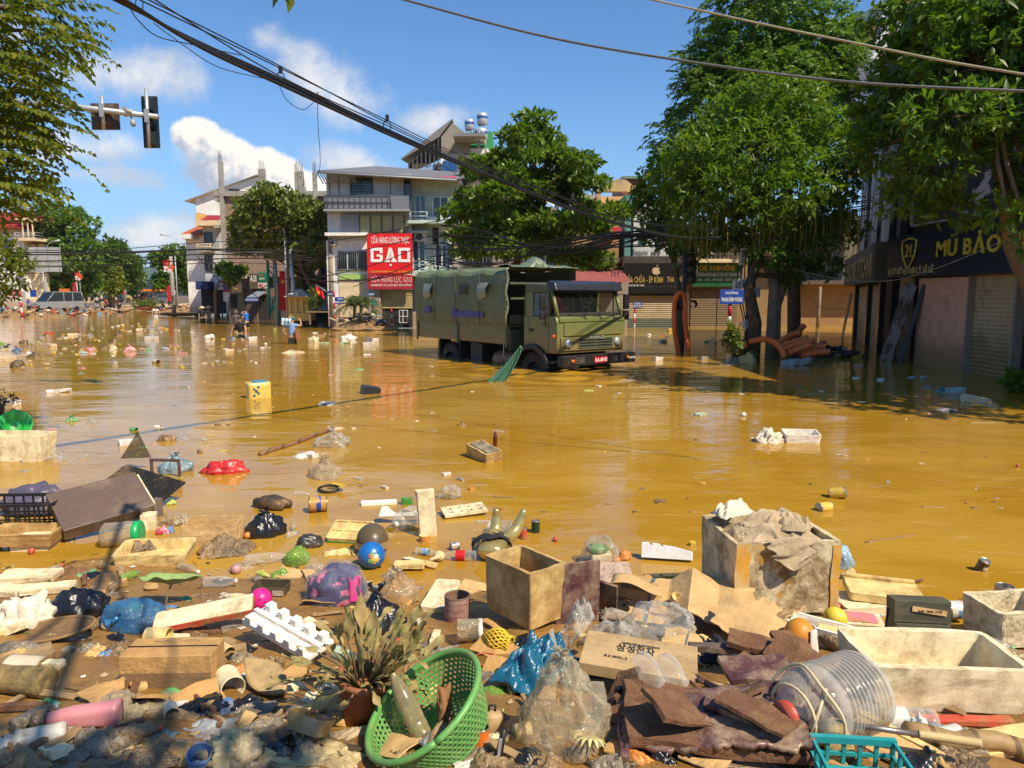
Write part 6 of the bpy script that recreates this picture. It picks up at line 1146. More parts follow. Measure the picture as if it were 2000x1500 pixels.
# yellow booth
Y=46;s_=Y/F;p=Ve((at(588,617,Y).x,Y,at(588,617,Y).z));t=thg('kiosk','small yellow plaster booth with pale hipped roof behind the steel pole','kiosk',p);YB=mat('yellow_booth',(.66,.45,.10),.7,.2,dk=(.35,.25,.1))
mb=MB();mb.b2((-19*s_,-.6,-.3),(22*s_,.7,6*s_));mb.mk('plinth',YB,t,bevel=.02);mb=MB();mb.b2((-17*s_,-.4,6*s_),(18*s_,.6,36*s_));mb.mk('wall',mat('pale_yellow_booth',(.55,.40,.16),.7,.2),t)
mb=MB()
for x in(-17,-5,7,17):mb.b2((x*s_-.07,-.5,6*s_),(x*s_+.07,-.402,36*s_))
mb.b2((-19*s_,-.55,33*s_),(20*s_,-.404,37*s_));mb.mk('pilasters',YB,t);mb=MB();w=24*s_;mb.add([(-w,-.9,37*s_),(w,-.9,37*s_),(w,1,37*s_),(-w,1,37*s_),(-6*s_,.05,52*s_),(2*s_,.05,52*s_)],[(0,1,5,4),(1,2,5),(2,3,4,5),(3,0,4),(3,2,1,0)]);mb.mk('roof',mat('pale_sheet_roof',(.5,.47,.4),.6,.3),t);mb=MB();mb.b2((-3*s_,-.75,37*s_),(3*s_,-.55,46*s_));mb.mk('meter_box',MBX,t)
# flags, banners and flower ornaments
STAR=mat('star_yellow',(.8,.6,.03),.5);FLG=mat('flag_red',(.62,.012,.012),.7,.05)
def star(r_):return[(r_*(1 if k%2==0 else .4)*ma.sin(k*ma.pi/5),r_*(1 if k%2==0 else .4)*ma.cos(k*ma.pi/5))for k in range(10)]
p=at(556,603,49.2);s_=49.2/F;t=thg('flag_banner','long vertical red banner with yellow star hung between the poles','banner',p);mb=MB();mb.grid(6,24,lambda a,b:((-8+15*a-3*(1-b))*s_+.04*ma.sin(b*9),.05*ma.sin(a*5+b*4),(72*b-(5*abs(ma.sin(a*7))if b==0 else 0))*s_));mb.mk('cloth',FLG,t);mb=MB();mb.pri(star(4.5*s_),0,.02,M=TR(-.6*s_,-.08,52*s_,rx=R(90)));mb.mk('star',STAR,t);mb=MB();mb.tube([(-12*s_,.03,72*s_),(9*s_,.03,72*s_)],.02,6);mb.tube([(9*s_,.1,-9*s_),(9*s_,.1,76*s_)],.035,6);mb.mk('pole',GALV,t)
p=at(618,580,43);s_=43/F;t=thg('flag','small red flag with yellow star on a slanting stick','flag',p);mb=MB();mb.grid(8,8,lambda a,b:((2+14*a-3*b)*s_,.06*ma.sin(a*6),(0+22*b-8*a*b-4*a+5*(1-b)*(1-a))*s_));mb.mk('cloth',FLG,t);mb=MB();mb.pri(star(3*s_),0,.02,M=TR(6*s_,-.09,9*s_,rx=R(90)));mb.mk('star',STAR,t);mb=MB();mb.tube([(-1*s_,.05,24*s_),(26*s_,.05,6*s_)],.02,6);mb.mk('stick',GALV,t)
def vbanner(label,u,v0,v1,Y,w=7):
 p=at(u,v1,Y);s_=Y/F;t=thg('flag_banner',label,'banner',p,gr_='red banners along the far street');h=(v1-v0)*s_;mb=MB();mb.grid(3,10,lambda a,b:((a-.5)*w*s_,.05*ma.sin(a*6+b*9),h*b));mb.mk('cloth',mat('banner_red',(.45,.012,.02),.7),t);mb=MB();mb.tube([(w*.6*s_,.05,-1.5),(w*.6*s_,.05,h+.2)],.05,6);mb.mk('pole',GALV,t)
vbanner('tall red banner left of the street behind the grey van',147,552,578,86);vbanner('red banner under the middle flower ornament',216,556,574,105);vbanner('red banner under the right flower ornament',240,560,575,112);vbanner('dark red banner at the foot of the round tree',331,558,588,88,8)
for k_,c_ in(('ornament_red',(.5,.012,.02)),('ornament_white',(.72,.66,.64)),('ornament_orange',(.62,.10,.01))):mat(k_,c_,.5)
def orn(label,u,v,Y,r_):
 p=at(u,v,Y);s_=Y/F;t=thg('flower_ornament',label,'ornament',p,gr_='flower ornaments on street poles');rr=r_*s_
 for k,(dx,dz,m_,q)in enumerate(((-.3,.45,'ornament_red',1),(-.25,-.35,'ornament_white',.9),(.45,-.1,'ornament_orange',.85),(.2,-.65,'ornament_white',.45))):
  mb=MB();R0=rr*.62*q;mb.pri([(R0*(1+.28*ma.cos(5*a))*ma.cos(a),R0*(1+.28*ma.cos(5*a))*ma.sin(a))for a in np.linspace(0,2*ma.pi,40,endpoint=False)],-.04,.04,M=TR(dx*rr,-.05*k,dz*rr,rx=R(90)));fl=mb.mk('flower',MATS[m_],t)
  mb=MB();mb.ball((dx*rr,-.05*k-.05,dz*rr),R0*.3,8);mb.mk('flower_centre',MATS['ornament_orange' if m_!='ornament_orange' else 'ornament_red'],fl)
 mb=MB();mb.pri([(0,0),(rr*.5,rr*.2),(rr*.7,.05),(rr*.3,-rr*.1)],0,.03,M=TR(rr*.4,0,-rr*.55,rx=R(90)));mb.mk('leaf',GRS,t);mb=MB();mb.tube([(0,.1,-2.5),(0,.1,rr)],.06,6);mb.mk('pole',GALV,t)
orn('biggest red white and orange flower ornament beside the curved lamp',330,521,76,12);orn('red and white flower ornament in front of the dusty olive tree',532,492,50,17);orn('flower ornament on the pole left of the yellow green tree',154,540,86,8);orn('flower ornament above the middle red banner',222,546,105,6);orn('flower ornament above the right red banner',245,552,112,6)
# cross arm at the steel poles
t=thg('sign_gantry','thin grey gantry arm joining the two steel poles','gantry',at(490,494,47));d=at(578,491,47)-at(442,493,47);mb=MB();mb.tube([at(442,493,47)-t.location,at(578,491,47)-t.location],.06,8);mb.mk('arm',GALV,t)
t=thg('scaffold','green steel scaffold frame beside the blue awning','scaffold',at(527,618,49));s_=49/F;mb=MB();mb.tube([(0,0,0),(0,0,108*s_)],.09,8)
for k in range(5):mb.tube([(0,0,(10+22*k)*s_),(12*s_,0,(20+18*k)*s_)],.04,6)
mb.tube([(1*s_,0,5*s_),(13*s_,0,40*s_),(12*s_,0,75*s_),(2*s_,0,90*s_)],.05,6);mb.mk('frame',TEAL,t)
f=Fac(150,285);t=thg('fuel_station','distant fuel station with long orange canopy under the hill','fuel station',f.o+Ve((0,0,0)));f.part('canopy',(274,565,324,569),-3,3,mat('orange_canopy',(.75,.2,.03),.5),t);f.part('canopy_end',(273.5,564.5,281,569.5),-3.1,-3.01,STAR,t);f.part('kiosk_wall',(283,570,300,580),1,3,WHT,t);f.part('blue_wall',(305,570,311,578),1,3,mat('blue_wall',(.05,.2,.5),.5),t)
f=Fac(110,200);t=thg('wall','pale roadside wall with pilasters behind the far parked cars','wall',f.o);f.part('masonry',(165,572,226,592),0,.3,CRM,t);mb=MB();[f.slab(mb,(168+9*k,568,171+9*k,592),-.15,-.01)for k in range(7)];mb.mk('pilasters',WHT,t)
f=Fac(70,40);board(f,(20,565,40,583),'red advertising board with white lettering under the left trees',RED2,(('NHA HANG',(22,571,38,576),TXW,.02),('BIA HOI',(22,578,38,581),TXW,.02)));board(f,(62,566,73,580),'dark blue board between the left trees',BLS);f=Fac(90,128);board(f,(118,564,138,576),'orange torn advertising board behind the grey van',mat('orange_board',(.7,.16,.02),.6,.3,dq=1))
t=thg('table','low wooden bench table in the water beside the hoarding','table',at(625,624,43.2));mb=MB();mb.b2((-.75,-.25,.42),(.75,.25,.5));mb.mk('table_top',mat('weathered_wood',(.22,.14,.08),.8,.3),t)
for x in(-.6,.55):mb=MB();mb.b2((x,-.2,-.3),(x+.08,-.1,.42));mb.mk('leg',MATS['weathered_wood'],t)
# ================================================================ WIRES
WIR=mat('cable_black',(.012,.012,.013),.5);WIG=mat('cable_grey',(.12,.125,.13),.4);WIY=mat('cable_yellowish',(.36,.33,.22),.5)
def wire(label,pts,Y0,Y1,r,m_=None,gr_=None,name='cable',cat='cable',n=10):
 u0,u1=pts[0][0],pts[-1][0];tot=[0]
 for a,b in zip(pts,pts[1:]):tot.append(tot[-1]+ma.hypot(b[0]-a[0],b[1]-a[1]))
 P=[at(u,v,1/((1-s_/tot[-1])/Y0+(s_/tot[-1])/Y1))for(u,v),s_ in zip(pts,tot)];q=[];o0=P[0].copy()
 for i in range(len(P)-1):
  a,b,c,d=P[max(0,i-1)],P[i],P[i+1],P[min(len(P)-1,i+2)]
  for j in range(n):s_=j/n;q.append(.5*((2*b)+(c-a)*s_+(2*a-5*b+4*c-d)*s_**2+(-a+3*b-3*c+d)*s_**3)-o0)
 q.append(P[-1]-o0);mb=MB();mb.tube(q,r,6);return tag(mb.mk(name,m_ or WIR,None),label,cat,gr_,loc=o0)
G1='main overhead cable bundle'
for k in range(4):wire('thick black cable of the bundle crossing the sky to the right pole',[(195+9*k,-14),(390,82+3*k),(545,152+4*k),(760,254+3*k),(905,318+2*k),(1085,392+2*k),(1215,437+k),(1335,462+k),(1452,470-3*k)],6.5,22.8,.011+.0025*k,gr_=G1)
for k in range(3):wire('upper thin black cable above the crossing bundle',[(245+18*k,-14),(545,132+8*k-12*(k==1)),(760,237+5*k),(905,306+4*k),(1100,384+2*k),(1230,430+k),(1452,452+3*k)],6.6,22.8,.007,gr_='upper thin cables of the crossing bundle')
for k,(pts,lb)in enumerate((([(255,18),(272,42),(310,72),(380,88),(470,108)],'loose cable loop under the upper left of the bundle'),([(300,45),(340,75),(420,128),(500,150),(548,158)],'second slack cable hanging below the bundle'),([(545,165),(560,195),(590,214),(612,200),(622,180)],'small dangling cable loop below the first hanger'),([(620,180),(621,240),(625,300),(624,330),(612,352)],'single thin cable hanging straight down from the bundle'),([(845,310),(905,350),(935,385),(985,400),(1010,395)],'slack loop in front of the tiered tree'),([(1225,442),(1215,462),(1200,476),(1180,484)],'short loose cable at the right end of the bundle'))):wire(lb,pts,8+k*2,9.5+k*2.2,.006)
for(u,v,Y,lb)in((548,152,10,'ring hanger left on the cable bundle'),(756,246,12.9,'ring hanger right on the cable bundle'),(272,8,7.2,'ring hanger at the top edge of the cable bundle'),(1118,398,18.5,'ring hanger on the bundle before the tiered tree')):
 o0=at(u,v,Y);t=thg('cable_hanger',lb,'cable hanger',o0);s_=Y/F;mb=MB();mb.tube([(7*s_*ma.cos(a),0,11*s_*ma.sin(a))for a in np.linspace(0,2*ma.pi,17)],1.0*s_,6);mb.mk('ring',WIR,t);mb=MB();mb.b2((-2.5*s_,-.02,8*s_),(3.5*s_,.02,20*s_));mb.mk('clamp',WIR,t)
o0=at(1077,394,18);t=thg('cable_tag','small white tilted tag on the cable bundle','tag',o0);mb=MB();mb.box((0,-.02,0),(.22,.01,.13),rot=(0,R(25),0));mb.mk('plate',TXW,t);ltr('4.3M',.12,.05,TR(0,-.028,0,rx=R(90))@TR(rz=R(-25)),TXR,t)
wire('long grey cable crossing the top right sky from the top edge',[(770,-6),(1050,68),(1330,118),(1660,160),(2030,179)],9,6.5,.013,WIG);wire('yellowish cable crossing above the right trees',[(1240,-8),(1480,45),(1690,88),(1850,120),(2030,150)],9,6.5,.011,WIY)
G2='cables across the far street'
for k,(v0,v1,v2)in enumerate(((492,491,488),(497,494,496),(512,505,500),(519,517,505),(488,486,470),(535,528,515))):wire('dark cable strung across the far street',[(-20,v0),(200,v1+2),(390,v1-4-2*k),(520,v2),(690,v2+8)],40,44,.035 if k<4 else .02,gr_=G2)
for k,pts in enumerate(([(600,515),(720,486),(850,460),(960,450)],[(610,545),(720,520),(840,478),(940,470)],[(690,560),(770,530),(850,500),(960,492)],[(640,550),(760,540),(850,515),(940,500)],[(650,470),(760,452),(880,428),(960,440)],[(450,560),(480,575),(560,545),(660,552)],[(400,500),(480,560),(520,600)],[(385,500),(420,540),(445,560)],[(640,530),(700,548),(800,530),(880,490)])):wire('thin dark cable sagging before the rice shop and brick building',pts,40,38,.022,gr_='sagging cables by the rice shop')
for k in range(16):a=rn.uniform(430,515);wire('dark cable of the tangle behind the truck',[(860+rn.uniform(-40,30),a),(960,a+rn.uniform(0,20)),(1080,482+rn.uniform(-14,22)),(1200,468+rn.uniform(-14,16)),(1330,440+rn.uniform(-8,40))],33,25,rn.choice((.014,.02,.03)),gr_='cable tangle behind the truck')
for k in range(10):a=rn.uniform(400,470);wire('dark cable passing through the right tree to the helmet shop',[(1330,450+rn.uniform(-15,40)),(1450,455+rn.uniform(-15,30)),(1560,a+15),(1700,a-10)],25,24,rn.choice((.012,.02)),gr_='cables through the right tree')
for k in range(5):wire('short dark cable hanging around the dark steel pole',[(1450+4*k,470),(1440+7*k,560),(1455+3*k,640),(1448+6*k,680)],22.9,22.9,.018,gr_='cables down the dark pole')
wire('pale cable sagging from the concrete pole past the helmet shop corner',[(1545,525),(1640,545),(1740,548),(1840,520),(1960,470)],22,15,.008,WIY);wire('thin yellow cord looping before the brown boarded shop',[(1540,530),(1580,580),(1600,600),(1660,604)],24,26,.008,WIY)
# ================================================================ RUBBISH: builders
rn.seed(11)
FOAM=mat('white_foam',(.76,.66,.42),.75,.4,dk=(.45,.33,.17),dq=9,bump=.15,bq=140)
FOAMW=mat('clean_white_foam',(.82,.78,.68),.7,.2,dk=(.5,.36,.18),dq=9,bump=.4,bq=160)
FOAMD=mat('muddy_foam',(.60,.43,.17),.85,.6,dk=(.36,.205,.065),dq=5,bump=.3,bq=90)
FOAMC=mat('cream_plastic',(.72,.55,.23),.5,.4,dk=(.40,.25,.09),dq=8,bump=.3,bq=60)
CARD=mat('wet_cardboard',(.45,.26,.09),.8,.3,dk=(.22,.13,.06),dq=5,bump=.5,bq=35,var=.16)
CARDL=mat('light_kraft_paper',(.54,.35,.15),.8,.25,dk=(.3,.19,.085),dq=4,bump=.3,bq=14)
PART=mat('broken_chipboard',(.15,.07,.035),.9,.4,dk=(.26,.15,.07),dq=14,bump=1,bq=70)
VINYL=mat('maroon_laminate',(.085,.03,.035),.35,.45,dk=(.40,.30,.19),dq=6,var=.3)
WOODD=mat('brown_veneer',(.10,.065,.05),.4,.3,dk=(.26,.19,.13),dq=4,wave=('Y',14,(.15,.11,.09),(.35,.95,5)))
GBAG=mat('black_bag_film',(.012,.012,.014),.22,.12,dk=(.14,.09,.04),dq=7,spec=.7,bump=.35,bq=22)
MUDB=mat('mud_smeared_film',(.28,.18,.08),.32,.5,dk=(.10,.075,.045),dq=6,spec=.6,bump=1,bq=12)
GRYB=mat('grey_mud_film',(.24,.20,.14),.3,.45,dk=(.11,.08,.045),dq=5,spec=.6,bump=1,bq=11)
CLR=clear('clear_film',alpha=.07,dirt=.24,bump=.8,bq=14);CLRM=clear('muddy_clear_film',(.9,.84,.70),.16,.3,.1,.9,14,film=(.62,.56,.42));CLRB=clear('clear_bottle',(.93,.94,.93),.10,.16,.04,.15,40);CLRX=clear('blue_clear_film',(.35,.6,.85),.30,.22,.1,.6,18,film=(.08,.26,.5))
CLRG=clear('green_clear_film',(.6,.85,.35),.34,.2,.1,.5,18,film=(.3,.48,.1));CLRY=clear('yellow_brown_clear_film',(.8,.66,.4),.28,.45,.15,.5,18,film=(.5,.38,.2));JUG=clear('clear_jug',(.86,.85,.78),.16,.34,.05,.1,30)
def rl(w,d,r,n=3,m=5):
 """rounded rectangle loop"""
 pts=[]
 for cx,cy,a0 in((w/2-r,d/2-r,0),(-w/2+r,d/2-r,90),(-w/2+r,-d/2+r,180),(w/2-r,-d/2+r,270)):
  c=[(cx+r*ma.cos(R(a0+90*k/n)),cy+r*ma.sin(R(a0+90*k/n)))for k in range(n+1)]
  if pts:
   a,b=pts[-1],c[0];pts+=[(a[0]+(b[0]-a[0])*k/m,a[1]+(b[1]-a[1])*k/m)for k in range(1,m)]
  pts+=c
 a,b=pts[-1],pts[0];pts+=[(a[0]+(b[0]-a[0])*k/m,a[1]+(b[1]-a[1])*k/m)for k in range(1,m)]
 return pts
def loops(mb,ls,m=0,sm=False,cap0=True,cap1=True,M=None):
 n=len(ls[0]);vs=[p for l_ in ls for p in l_];fs=[]
 for i in range(len(ls)-1):
  for j in range(n):fs.append((i*n+j,i*n+(j+1)%n,(i+1)*n+(j+1)%n,(i+1)*n+j))
 def cap(i,rev):
  l_=ls[i];c=Ve((sum(p[0]for p in l_)/n,sum(p[1]for p in l_)/n,sum(p[2]for p in l_)/n));k=len(vs);vs.append(tuple(c))
  mid=[tuple(Ve(p).lerp(c,.5))for p in l_];k2=len(vs);vs.extend(mid)
  for j in range(n):
   a,b=i*n+j,i*n+(j+1)%n;q=[(a,b,k2+(j+1)%n,k2+j),(k2+j,k2+(j+1)%n,k)]
   fs.extend([tuple(reversed(f_))for f_ in q]if rev else q)
 if cap0:cap(0,True)
 if cap1:cap(len(ls)-1,False)
 return mb.add(vs,fs,m,sm,M)
def zl_(pts,z,f_=1.0):return[(x*f_,y*f_,z)for x,y in pts]
def bxy(mb,w,d,h,t=None,r=.012,taper=.94,m=0,nz=5,M=None):
 """open box with walls t thick, or a solid block when t is None."""
 o=rl(w,d,min(r,w*.2,d*.2));ls=[zl_(o,h*k/nz,taper+(1-taper)*k/nz)for k in range(nz+1)]
 e=min(.006,h*.1)
 if t is None:
  ls[0]=[(x*(1-e/max(abs(x),.02)*.5),y,z)for x,y,z in ls[0]];ls.append([(x-ma.copysign(min(e,abs(x)),x),y-ma.copysign(min(e,abs(y)),y),h+e*.3)for x,y,z in ls[-1]])
  return loops(mb,ls,m,True if r>.05 else False,M=M)
 i=rl(w-2*t,d-2*t,max(.004,min(r,w*.15)));ls+=[zl_(i,h*k/nz if k else t,taper+(1-taper)*k/nz)for k in range(nz,-1,-1)]
 return loops(mb,ls,m,False,M=M)
def put(o,p,rz=0.0,dz=0.0,tl_=None):
 o.location=Ve(p)+Ve((0,0,dz));o.rotation_euler=(tl_[0],tl_[1],rz)if tl_ else(0,0,rz);return o
def fbx(label,p,w,d,h,rz,m=None,t=.028,jit_=.004,tl_=None,dz=0,name='foam_box',cat='foam box',taper=.93,r=.02,gr_=None):
 mb=MB();bxy(mb,w,d,h,t,r,taper);mb.jit(jit_,16,rn.random()*9);mb.jit(jit_*.5,60,rn.random()*9);return put(tag(mb.mk(name,m or FOAM,None),label,cat,gr_),p,rz,dz,tl_)
def blk(label,p,w,d,h,rz,m=None,jit_=.003,tl_=None,dz=0,name='foam_block',cat='foam piece',r=.012,taper=1.0,gr_=None,nz=3):
 mb=MB();bxy(mb,w,d,h,None,r,taper,nz=nz);mb.jit(jit_,18,rn.random()*9);mb.jit(jit_*.5,70,rn.random()*9);return put(tag(mb.mk(name,m or FOAM,None),label,cat,gr_),p,rz,dz,tl_)
def cbx(A,Rr,Lf,vt,z=None):
 """centre, width, depth, height, turn of a box from its near bottom corner, right and left bottom corners and the top of the near corner (photo pixels on the ground)."""
 a=mud(*A)if z is None else on(*A,z);zz=a.z;b=on(*Rr,zz);c=on(*Lf,zz);s_=mpp(a);x=b-a;y=c-a;w=x.length;rz=ma.atan2(x.y,x.x);n_=Ve((-ma.sin(rz),ma.cos(rz),0));d=max(.03,y.dot(n_));h=(A[1]-vt)*s_/.9
 return a+x*.5+n_*d*.5,w,d,h,rz
def bgs(rx,ry,rz_,seed,crease=.12,fine=.03,flat=.25,pinch=0.0,n=46):
 vs=[];h=n//2;fs=[];PL=[];rs_=rn.Random(seed)
 for _ in range(16):PL.append((Ve((rs_.uniform(-1,1),rs_.uniform(-1,1),rs_.uniform(-.6,.6))).normalized(),rs_.uniform(-.5,.5),rs_.choice((-1,1))*rs_.uniform(.25,.6)*crease,rs_.uniform(.07,.2)))
 for i in range(h+1):
  ph=-ma.pi/2+ma.pi*i/h
  for j in range(n):
   th=2*ma.pi*j/n;d=Ve((ma.cos(ph)*ma.cos(th),ma.cos(ph)*ma.sin(th),ma.sin(ph)))
   q=1+crease*1.5*noise.noise(d*1.7+Ve((seed,0,0)))+crease*(abs(noise.noise(d*3.1+Ve((0,seed,0))))*2-.5)+fine*(1-2*abs(noise.noise(d*8+Ve((seed,seed,0)))))
   q+=sum(a_*max(0,1-abs(d.dot(n_)-o_)/w_)for n_,o_,a_,w_ in PL)
   if pinch:q+=pinch*.35*max(0,d.z)*ma.sin(th*9+3*noise.noise(d*2))*(1-d.z);
   r_=1.0
   if pinch and d.z>.3:r_=1-pinch*((d.z-.3)/.7)**1.2*.6
   z=d.z*rz_*q;z=max(z,-flat*rz_)
   if pinch and d.z>.85:z+=rz_*.12*(d.z-.85)/.15
   vs.append((d.x*rx*q*r_,d.y*ry*q*r_,z+flat*rz_))
 for i in range(h):
  for j in range(n):fs.append((i*n+j,i*n+(j+1)%n,(i+1)*n+(j+1)%n,(i+1)*n+j))
 return vs,fs
def bag(label,p,rx,ry,rz_,m,rz=0,knot=True,dz=0,crease=.12,fine=.03,name='plastic_bag',cat='plastic bag',gr_=None,tl_=None,fill=(),pinch=.7):
 t=thg(name,label,cat,gr_=gr_);sd=rn.random()*40;v,f_=bgs(rx,ry,rz_,sd,crease,fine,pinch=pinch if knot else 0);mb=MB();mb.add(v,f_,0,True);b=mb.mk('film',m,t)
 if knot:
  top=max(q[2]for q in v);k=MB();a=min(rx,ry);
  for j in range(7):
   th=j*.9;k.grid(5,3,lambda u_,w_:((.10*a+.34*a*u_)*ma.cos(th+(w_-.5)*1.3*u_),(.10*a+.34*a*u_)*ma.sin(th+(w_-.5)*1.3*u_),top-.08*rz_+.34*rz_*u_*(.5+.5*ma.sin(j*2.1+1))+.05*a*ma.sin(w_*9+j)))
  k.tube([(a*.12*ma.cos(q),a*.12*ma.sin(q),top-.05*rz_)for q in np.linspace(0,6.3,11)],a*.05,6);k.mk('tied_neck',m,t)
 for(c,r_,mm,nm)in fill:mb=MB();mb.ball(c,r_,12);mb.mk(nm,mm,t)
 return put(t,p,rz,dz,tl_)
def crm(label,p,w,d,h,m,rz=0,dz=0,seed=None,name='plastic_sheet',cat='plastic sheet',freq=3.0,sol=.003,gr_=None,edge=.25,n=40,tl_=None,ridge=1.0,dome=.75,soft=False):
 sd=rn.random()*50 if seed is None else seed;mb=MB();CRS=[];sf=(lambda t:t*t*(3-2*t))if soft else(lambda t:t)
 for _ in range(int(freq*5)):th=rn.random()*3.14;CRS.append((rn.choice((-1,1,1))*rn.uniform(.08,.30),ma.cos(th),ma.sin(th),rn.uniform(-.45,.45),rn.uniform(.035,.13)))
 def fn(a,b):
  x,y=a-.5,b-.5;e=1+edge*noise.noise(Ve((ma.atan2(y,x)*1.3,sd,0)));q=Ve((a*freq,b*freq*d/w,sd))
  wv=noise.noise_vector(q*.9);fa=x+.12*wv.x;fb=y+.12*wv.y;cr=sum(a_*sf(max(0,1-abs(fa*c_+fb*s_-o_)/w_))for a_,c_,s_,o_,w_ in CRS)
  z=h*(.45*noise.noise(q*.7)+ridge*cr+.06*noise.noise(q*4))*min(1,5*min(a,1-a,b,1-b)+.3)
  z+=h*dome*(1-(2*x)**2)*(1-(2*y)**2)
  return(w*x*e+.03*w*noise.noise(q*3),d*y*e,max(-.01,z))
 mb.grid(n,n,fn);return put(tag(mb.mk(name,m,None,sol=sol),label,cat,gr_),p,rz,dz,tl_)
def lying(t,p,r_,rz,pitch=0.0,dz=0.0):t.location=Ve(p)+Ve((0,0,r_+dz));t.rotation_euler=(0,R(90)-pitch,rz);return t
BOT=[(0,0),(.34,0),(.46,.015),(.5,.05),(.5,.12),(.47,.14),(.5,.16),(.5,.24),(.47,.26),(.5,.28),(.5,.60),(.47,.66),(.36,.78),(.24,.88),(.17,.92),(.16,.97)]
def btl(label,p,L_,dia,rz,m=None,cap=None,lab=None,pitch=0.0,dz=0.0,ribs=True,name='bottle',cat='bottle',text=None,gr_=None,stand=False):
 t=thg(name,label,cat,gr_=gr_);mb=MB();mb.lat([(r_*dia,z*L_)for r_,z in BOT],22,wob=.05);mb.mk('bottle_body',m or CLRB,t)
 if cap is not None:mb=MB();mb.lat([(0,L_*.93),(.19*dia,L_*.93),(.2*dia,L_*.94),(.2*dia,L_),(.16*dia,L_*1.005),(0,L_*1.005)],16);mb.mk('cap',cap,t)
 if lab is not None:
  mb=MB();mb.lat([(.512*dia,L_*.32),(.515*dia,L_*.34),(.515*dia,L_*.56),(.512*dia,L_*.58)],22,wob=.03);l_=mb.mk('label_wrap',lab,t)
  if text:ltr(text,L_*.2,dia*.32,TR(dia*.53,0,L_*.45,ry=R(90),rz=0)@TR(rz=R(90)),TXW,l_,bold=.02,depth=.002)
 if stand:return put(t,p,rz,dz)
 return lying(t,p,dia*.42,rz,pitch,dz)
def can(label,p,h,r_,rz,m,top=None,lie=True,pitch=0.0,dz=0.0,op_=False,name='tin_can',cat='tin can',band=None,tl_=None,text=None,gr_=None):
 t=thg(name,label,cat,gr_=gr_);mb=MB()
 prof=[(0,0),(r_*.93,0),(r_*1.02,h*.02),(r_,h*.05),(r_,h*.5),(r_,h*.95),(r_*1.02,h*.98)]
 prof+=[(r_*.95,h),(r_*.94,h*.93),(r_*.94,h*.06),(0,h*.05)]if op_ else[(r_*.97,h),(r_*.93,h*.975),(r_*.5,h*.965),(r_*.48,h*.97),(0,h*.97)]
 mb.lat(prof,28,wob=.02);mb.mk('can_body',top or TINM,t)
 mb=MB();mb.lat([(r_*1.006,h*.07),(r_*1.008,h*.5),(r_*1.006,h*.93)],28,wob=.02);l_=mb.mk('label_wrap',m,t)
 if band is not None:mb=MB();mb.lat([(r_*1.012,h*.40),(r_*1.012,h*.66)],28);mb.mk('printed_band',band,l_)
 if text:ltr(text,h*.5,r_*.4,TR(r_*1.02,0,h*.5,ry=R(90))@TR(rz=R(90)),TXW,l_,bold=.02,depth=.002)
 return lying(t,p,r_,rz,pitch,dz)if lie else put(t,p,rz,dz,tl_)
TINM=mat('tin_metal',(.45,.41,.34),.35,.35,dk=(.25,.15,.07),dq=8,metal=.8)
def sph(label,p,r_,m,name='ball',cat='ball',dz=0.0,squash=1.0,gr_=None,rz=0):mb=MB();mb.ball((0,0,r_*squash*.85),(r_,r_,r_*squash),24);return put(tag(mb.mk(name,m,None),label,cat,gr_),p,rz,dz)
def plk(label,p,w,d,h,rz,m,tl_=None,dz=0,name='board',cat='board',jit_=.004,gr_=None,bevel=.003):
 mb=MB();bxy(mb,w,d,h,None,.004,1.0,nz=1);mb.jit(jit_,9,rn.random()*9);return put(tag(mb.mk(name,m,None),label,cat,gr_),p,rz,dz,tl_)
def px(p,n):return n*mpp(p)
def stk(label,p0,p1,r_,m,name='stick',cat='stick',gr_=None,taper=.7):
 a,b=Ve(p0),Ve(p1);mb=MB();k=7;mb.tube([(b-a)*(i/k)+Ve((rn.uniform(-1,1),rn.uniform(-1,1),rn.uniform(-.5,.5)))*r_*.5 for i in range(k+1)],[r_*(1-(1-taper)*i/k)for i in range(k+1)],8);return tag(mb.mk(name,m,None),label,cat,gr_,loc=a)
def bentsheet(label,p,w,d,folds,rz,m,tl_=None,dz=0,name='cardboard_sheet',stripe=None):
 """sheet of cardboard creased along lines across its width: folds = (share of width, bend in degrees)."""
 sd=rn.random()*30;mb=MB();pr=[(0,0)];ang=0;last=0
 for f_,a_ in list(folds)+[(1,0)]:pr.append((pr[-1][0]+(f_-last)*w*ma.cos(ang),pr[-1][1]+(f_-last)*w*ma.sin(ang)));last=f_;ang+=R(a_)
 fs_=[0]+[f_ for f_,_ in folds]+[1]
 def fn(a,b):
  k=max(i for i in range(len(fs_)-1)if fs_[i]<=a+1e-9);t=(a-fs_[k])/(fs_[k+1]-fs_[k]);x=pr[k][0]+(pr[k+1][0]-pr[k][0])*t;z=pr[k][1]+(pr[k+1][1]-pr[k][1])*t
  y=(b-.5)*d+.035*noise.noise(Ve((a*6,sd,0)))*abs(2*b-1)+.012*noise.noise(Ve((a*30,sd,b*2)))*abs(2*b-1);return(x-w*.4+.02*noise.noise(Ve((b*8,sd,4)))*(a in(0,1)),y,z+.012*noise.noise(Ve((a*4,b*4,sd)))+.02*(b-.5)*ma.sin(a*5))
 n_=40;mb.grid(n_,14,fn,0,None,False);o=tag(mb.mk(name,m,None,sol=.006),label,'cardboard')
 if stripe is not None:
  q=MB();q.grid(2,14,lambda a,b:tuple(Ve(fn(stripe+.03*a,b))+Ve((0,0,.0045))));q.mk('printed_stripe',mat('ink_blue_grey',(.10,.13,.15),.8),o)
 return put(o,p,rz,dz,tl_)
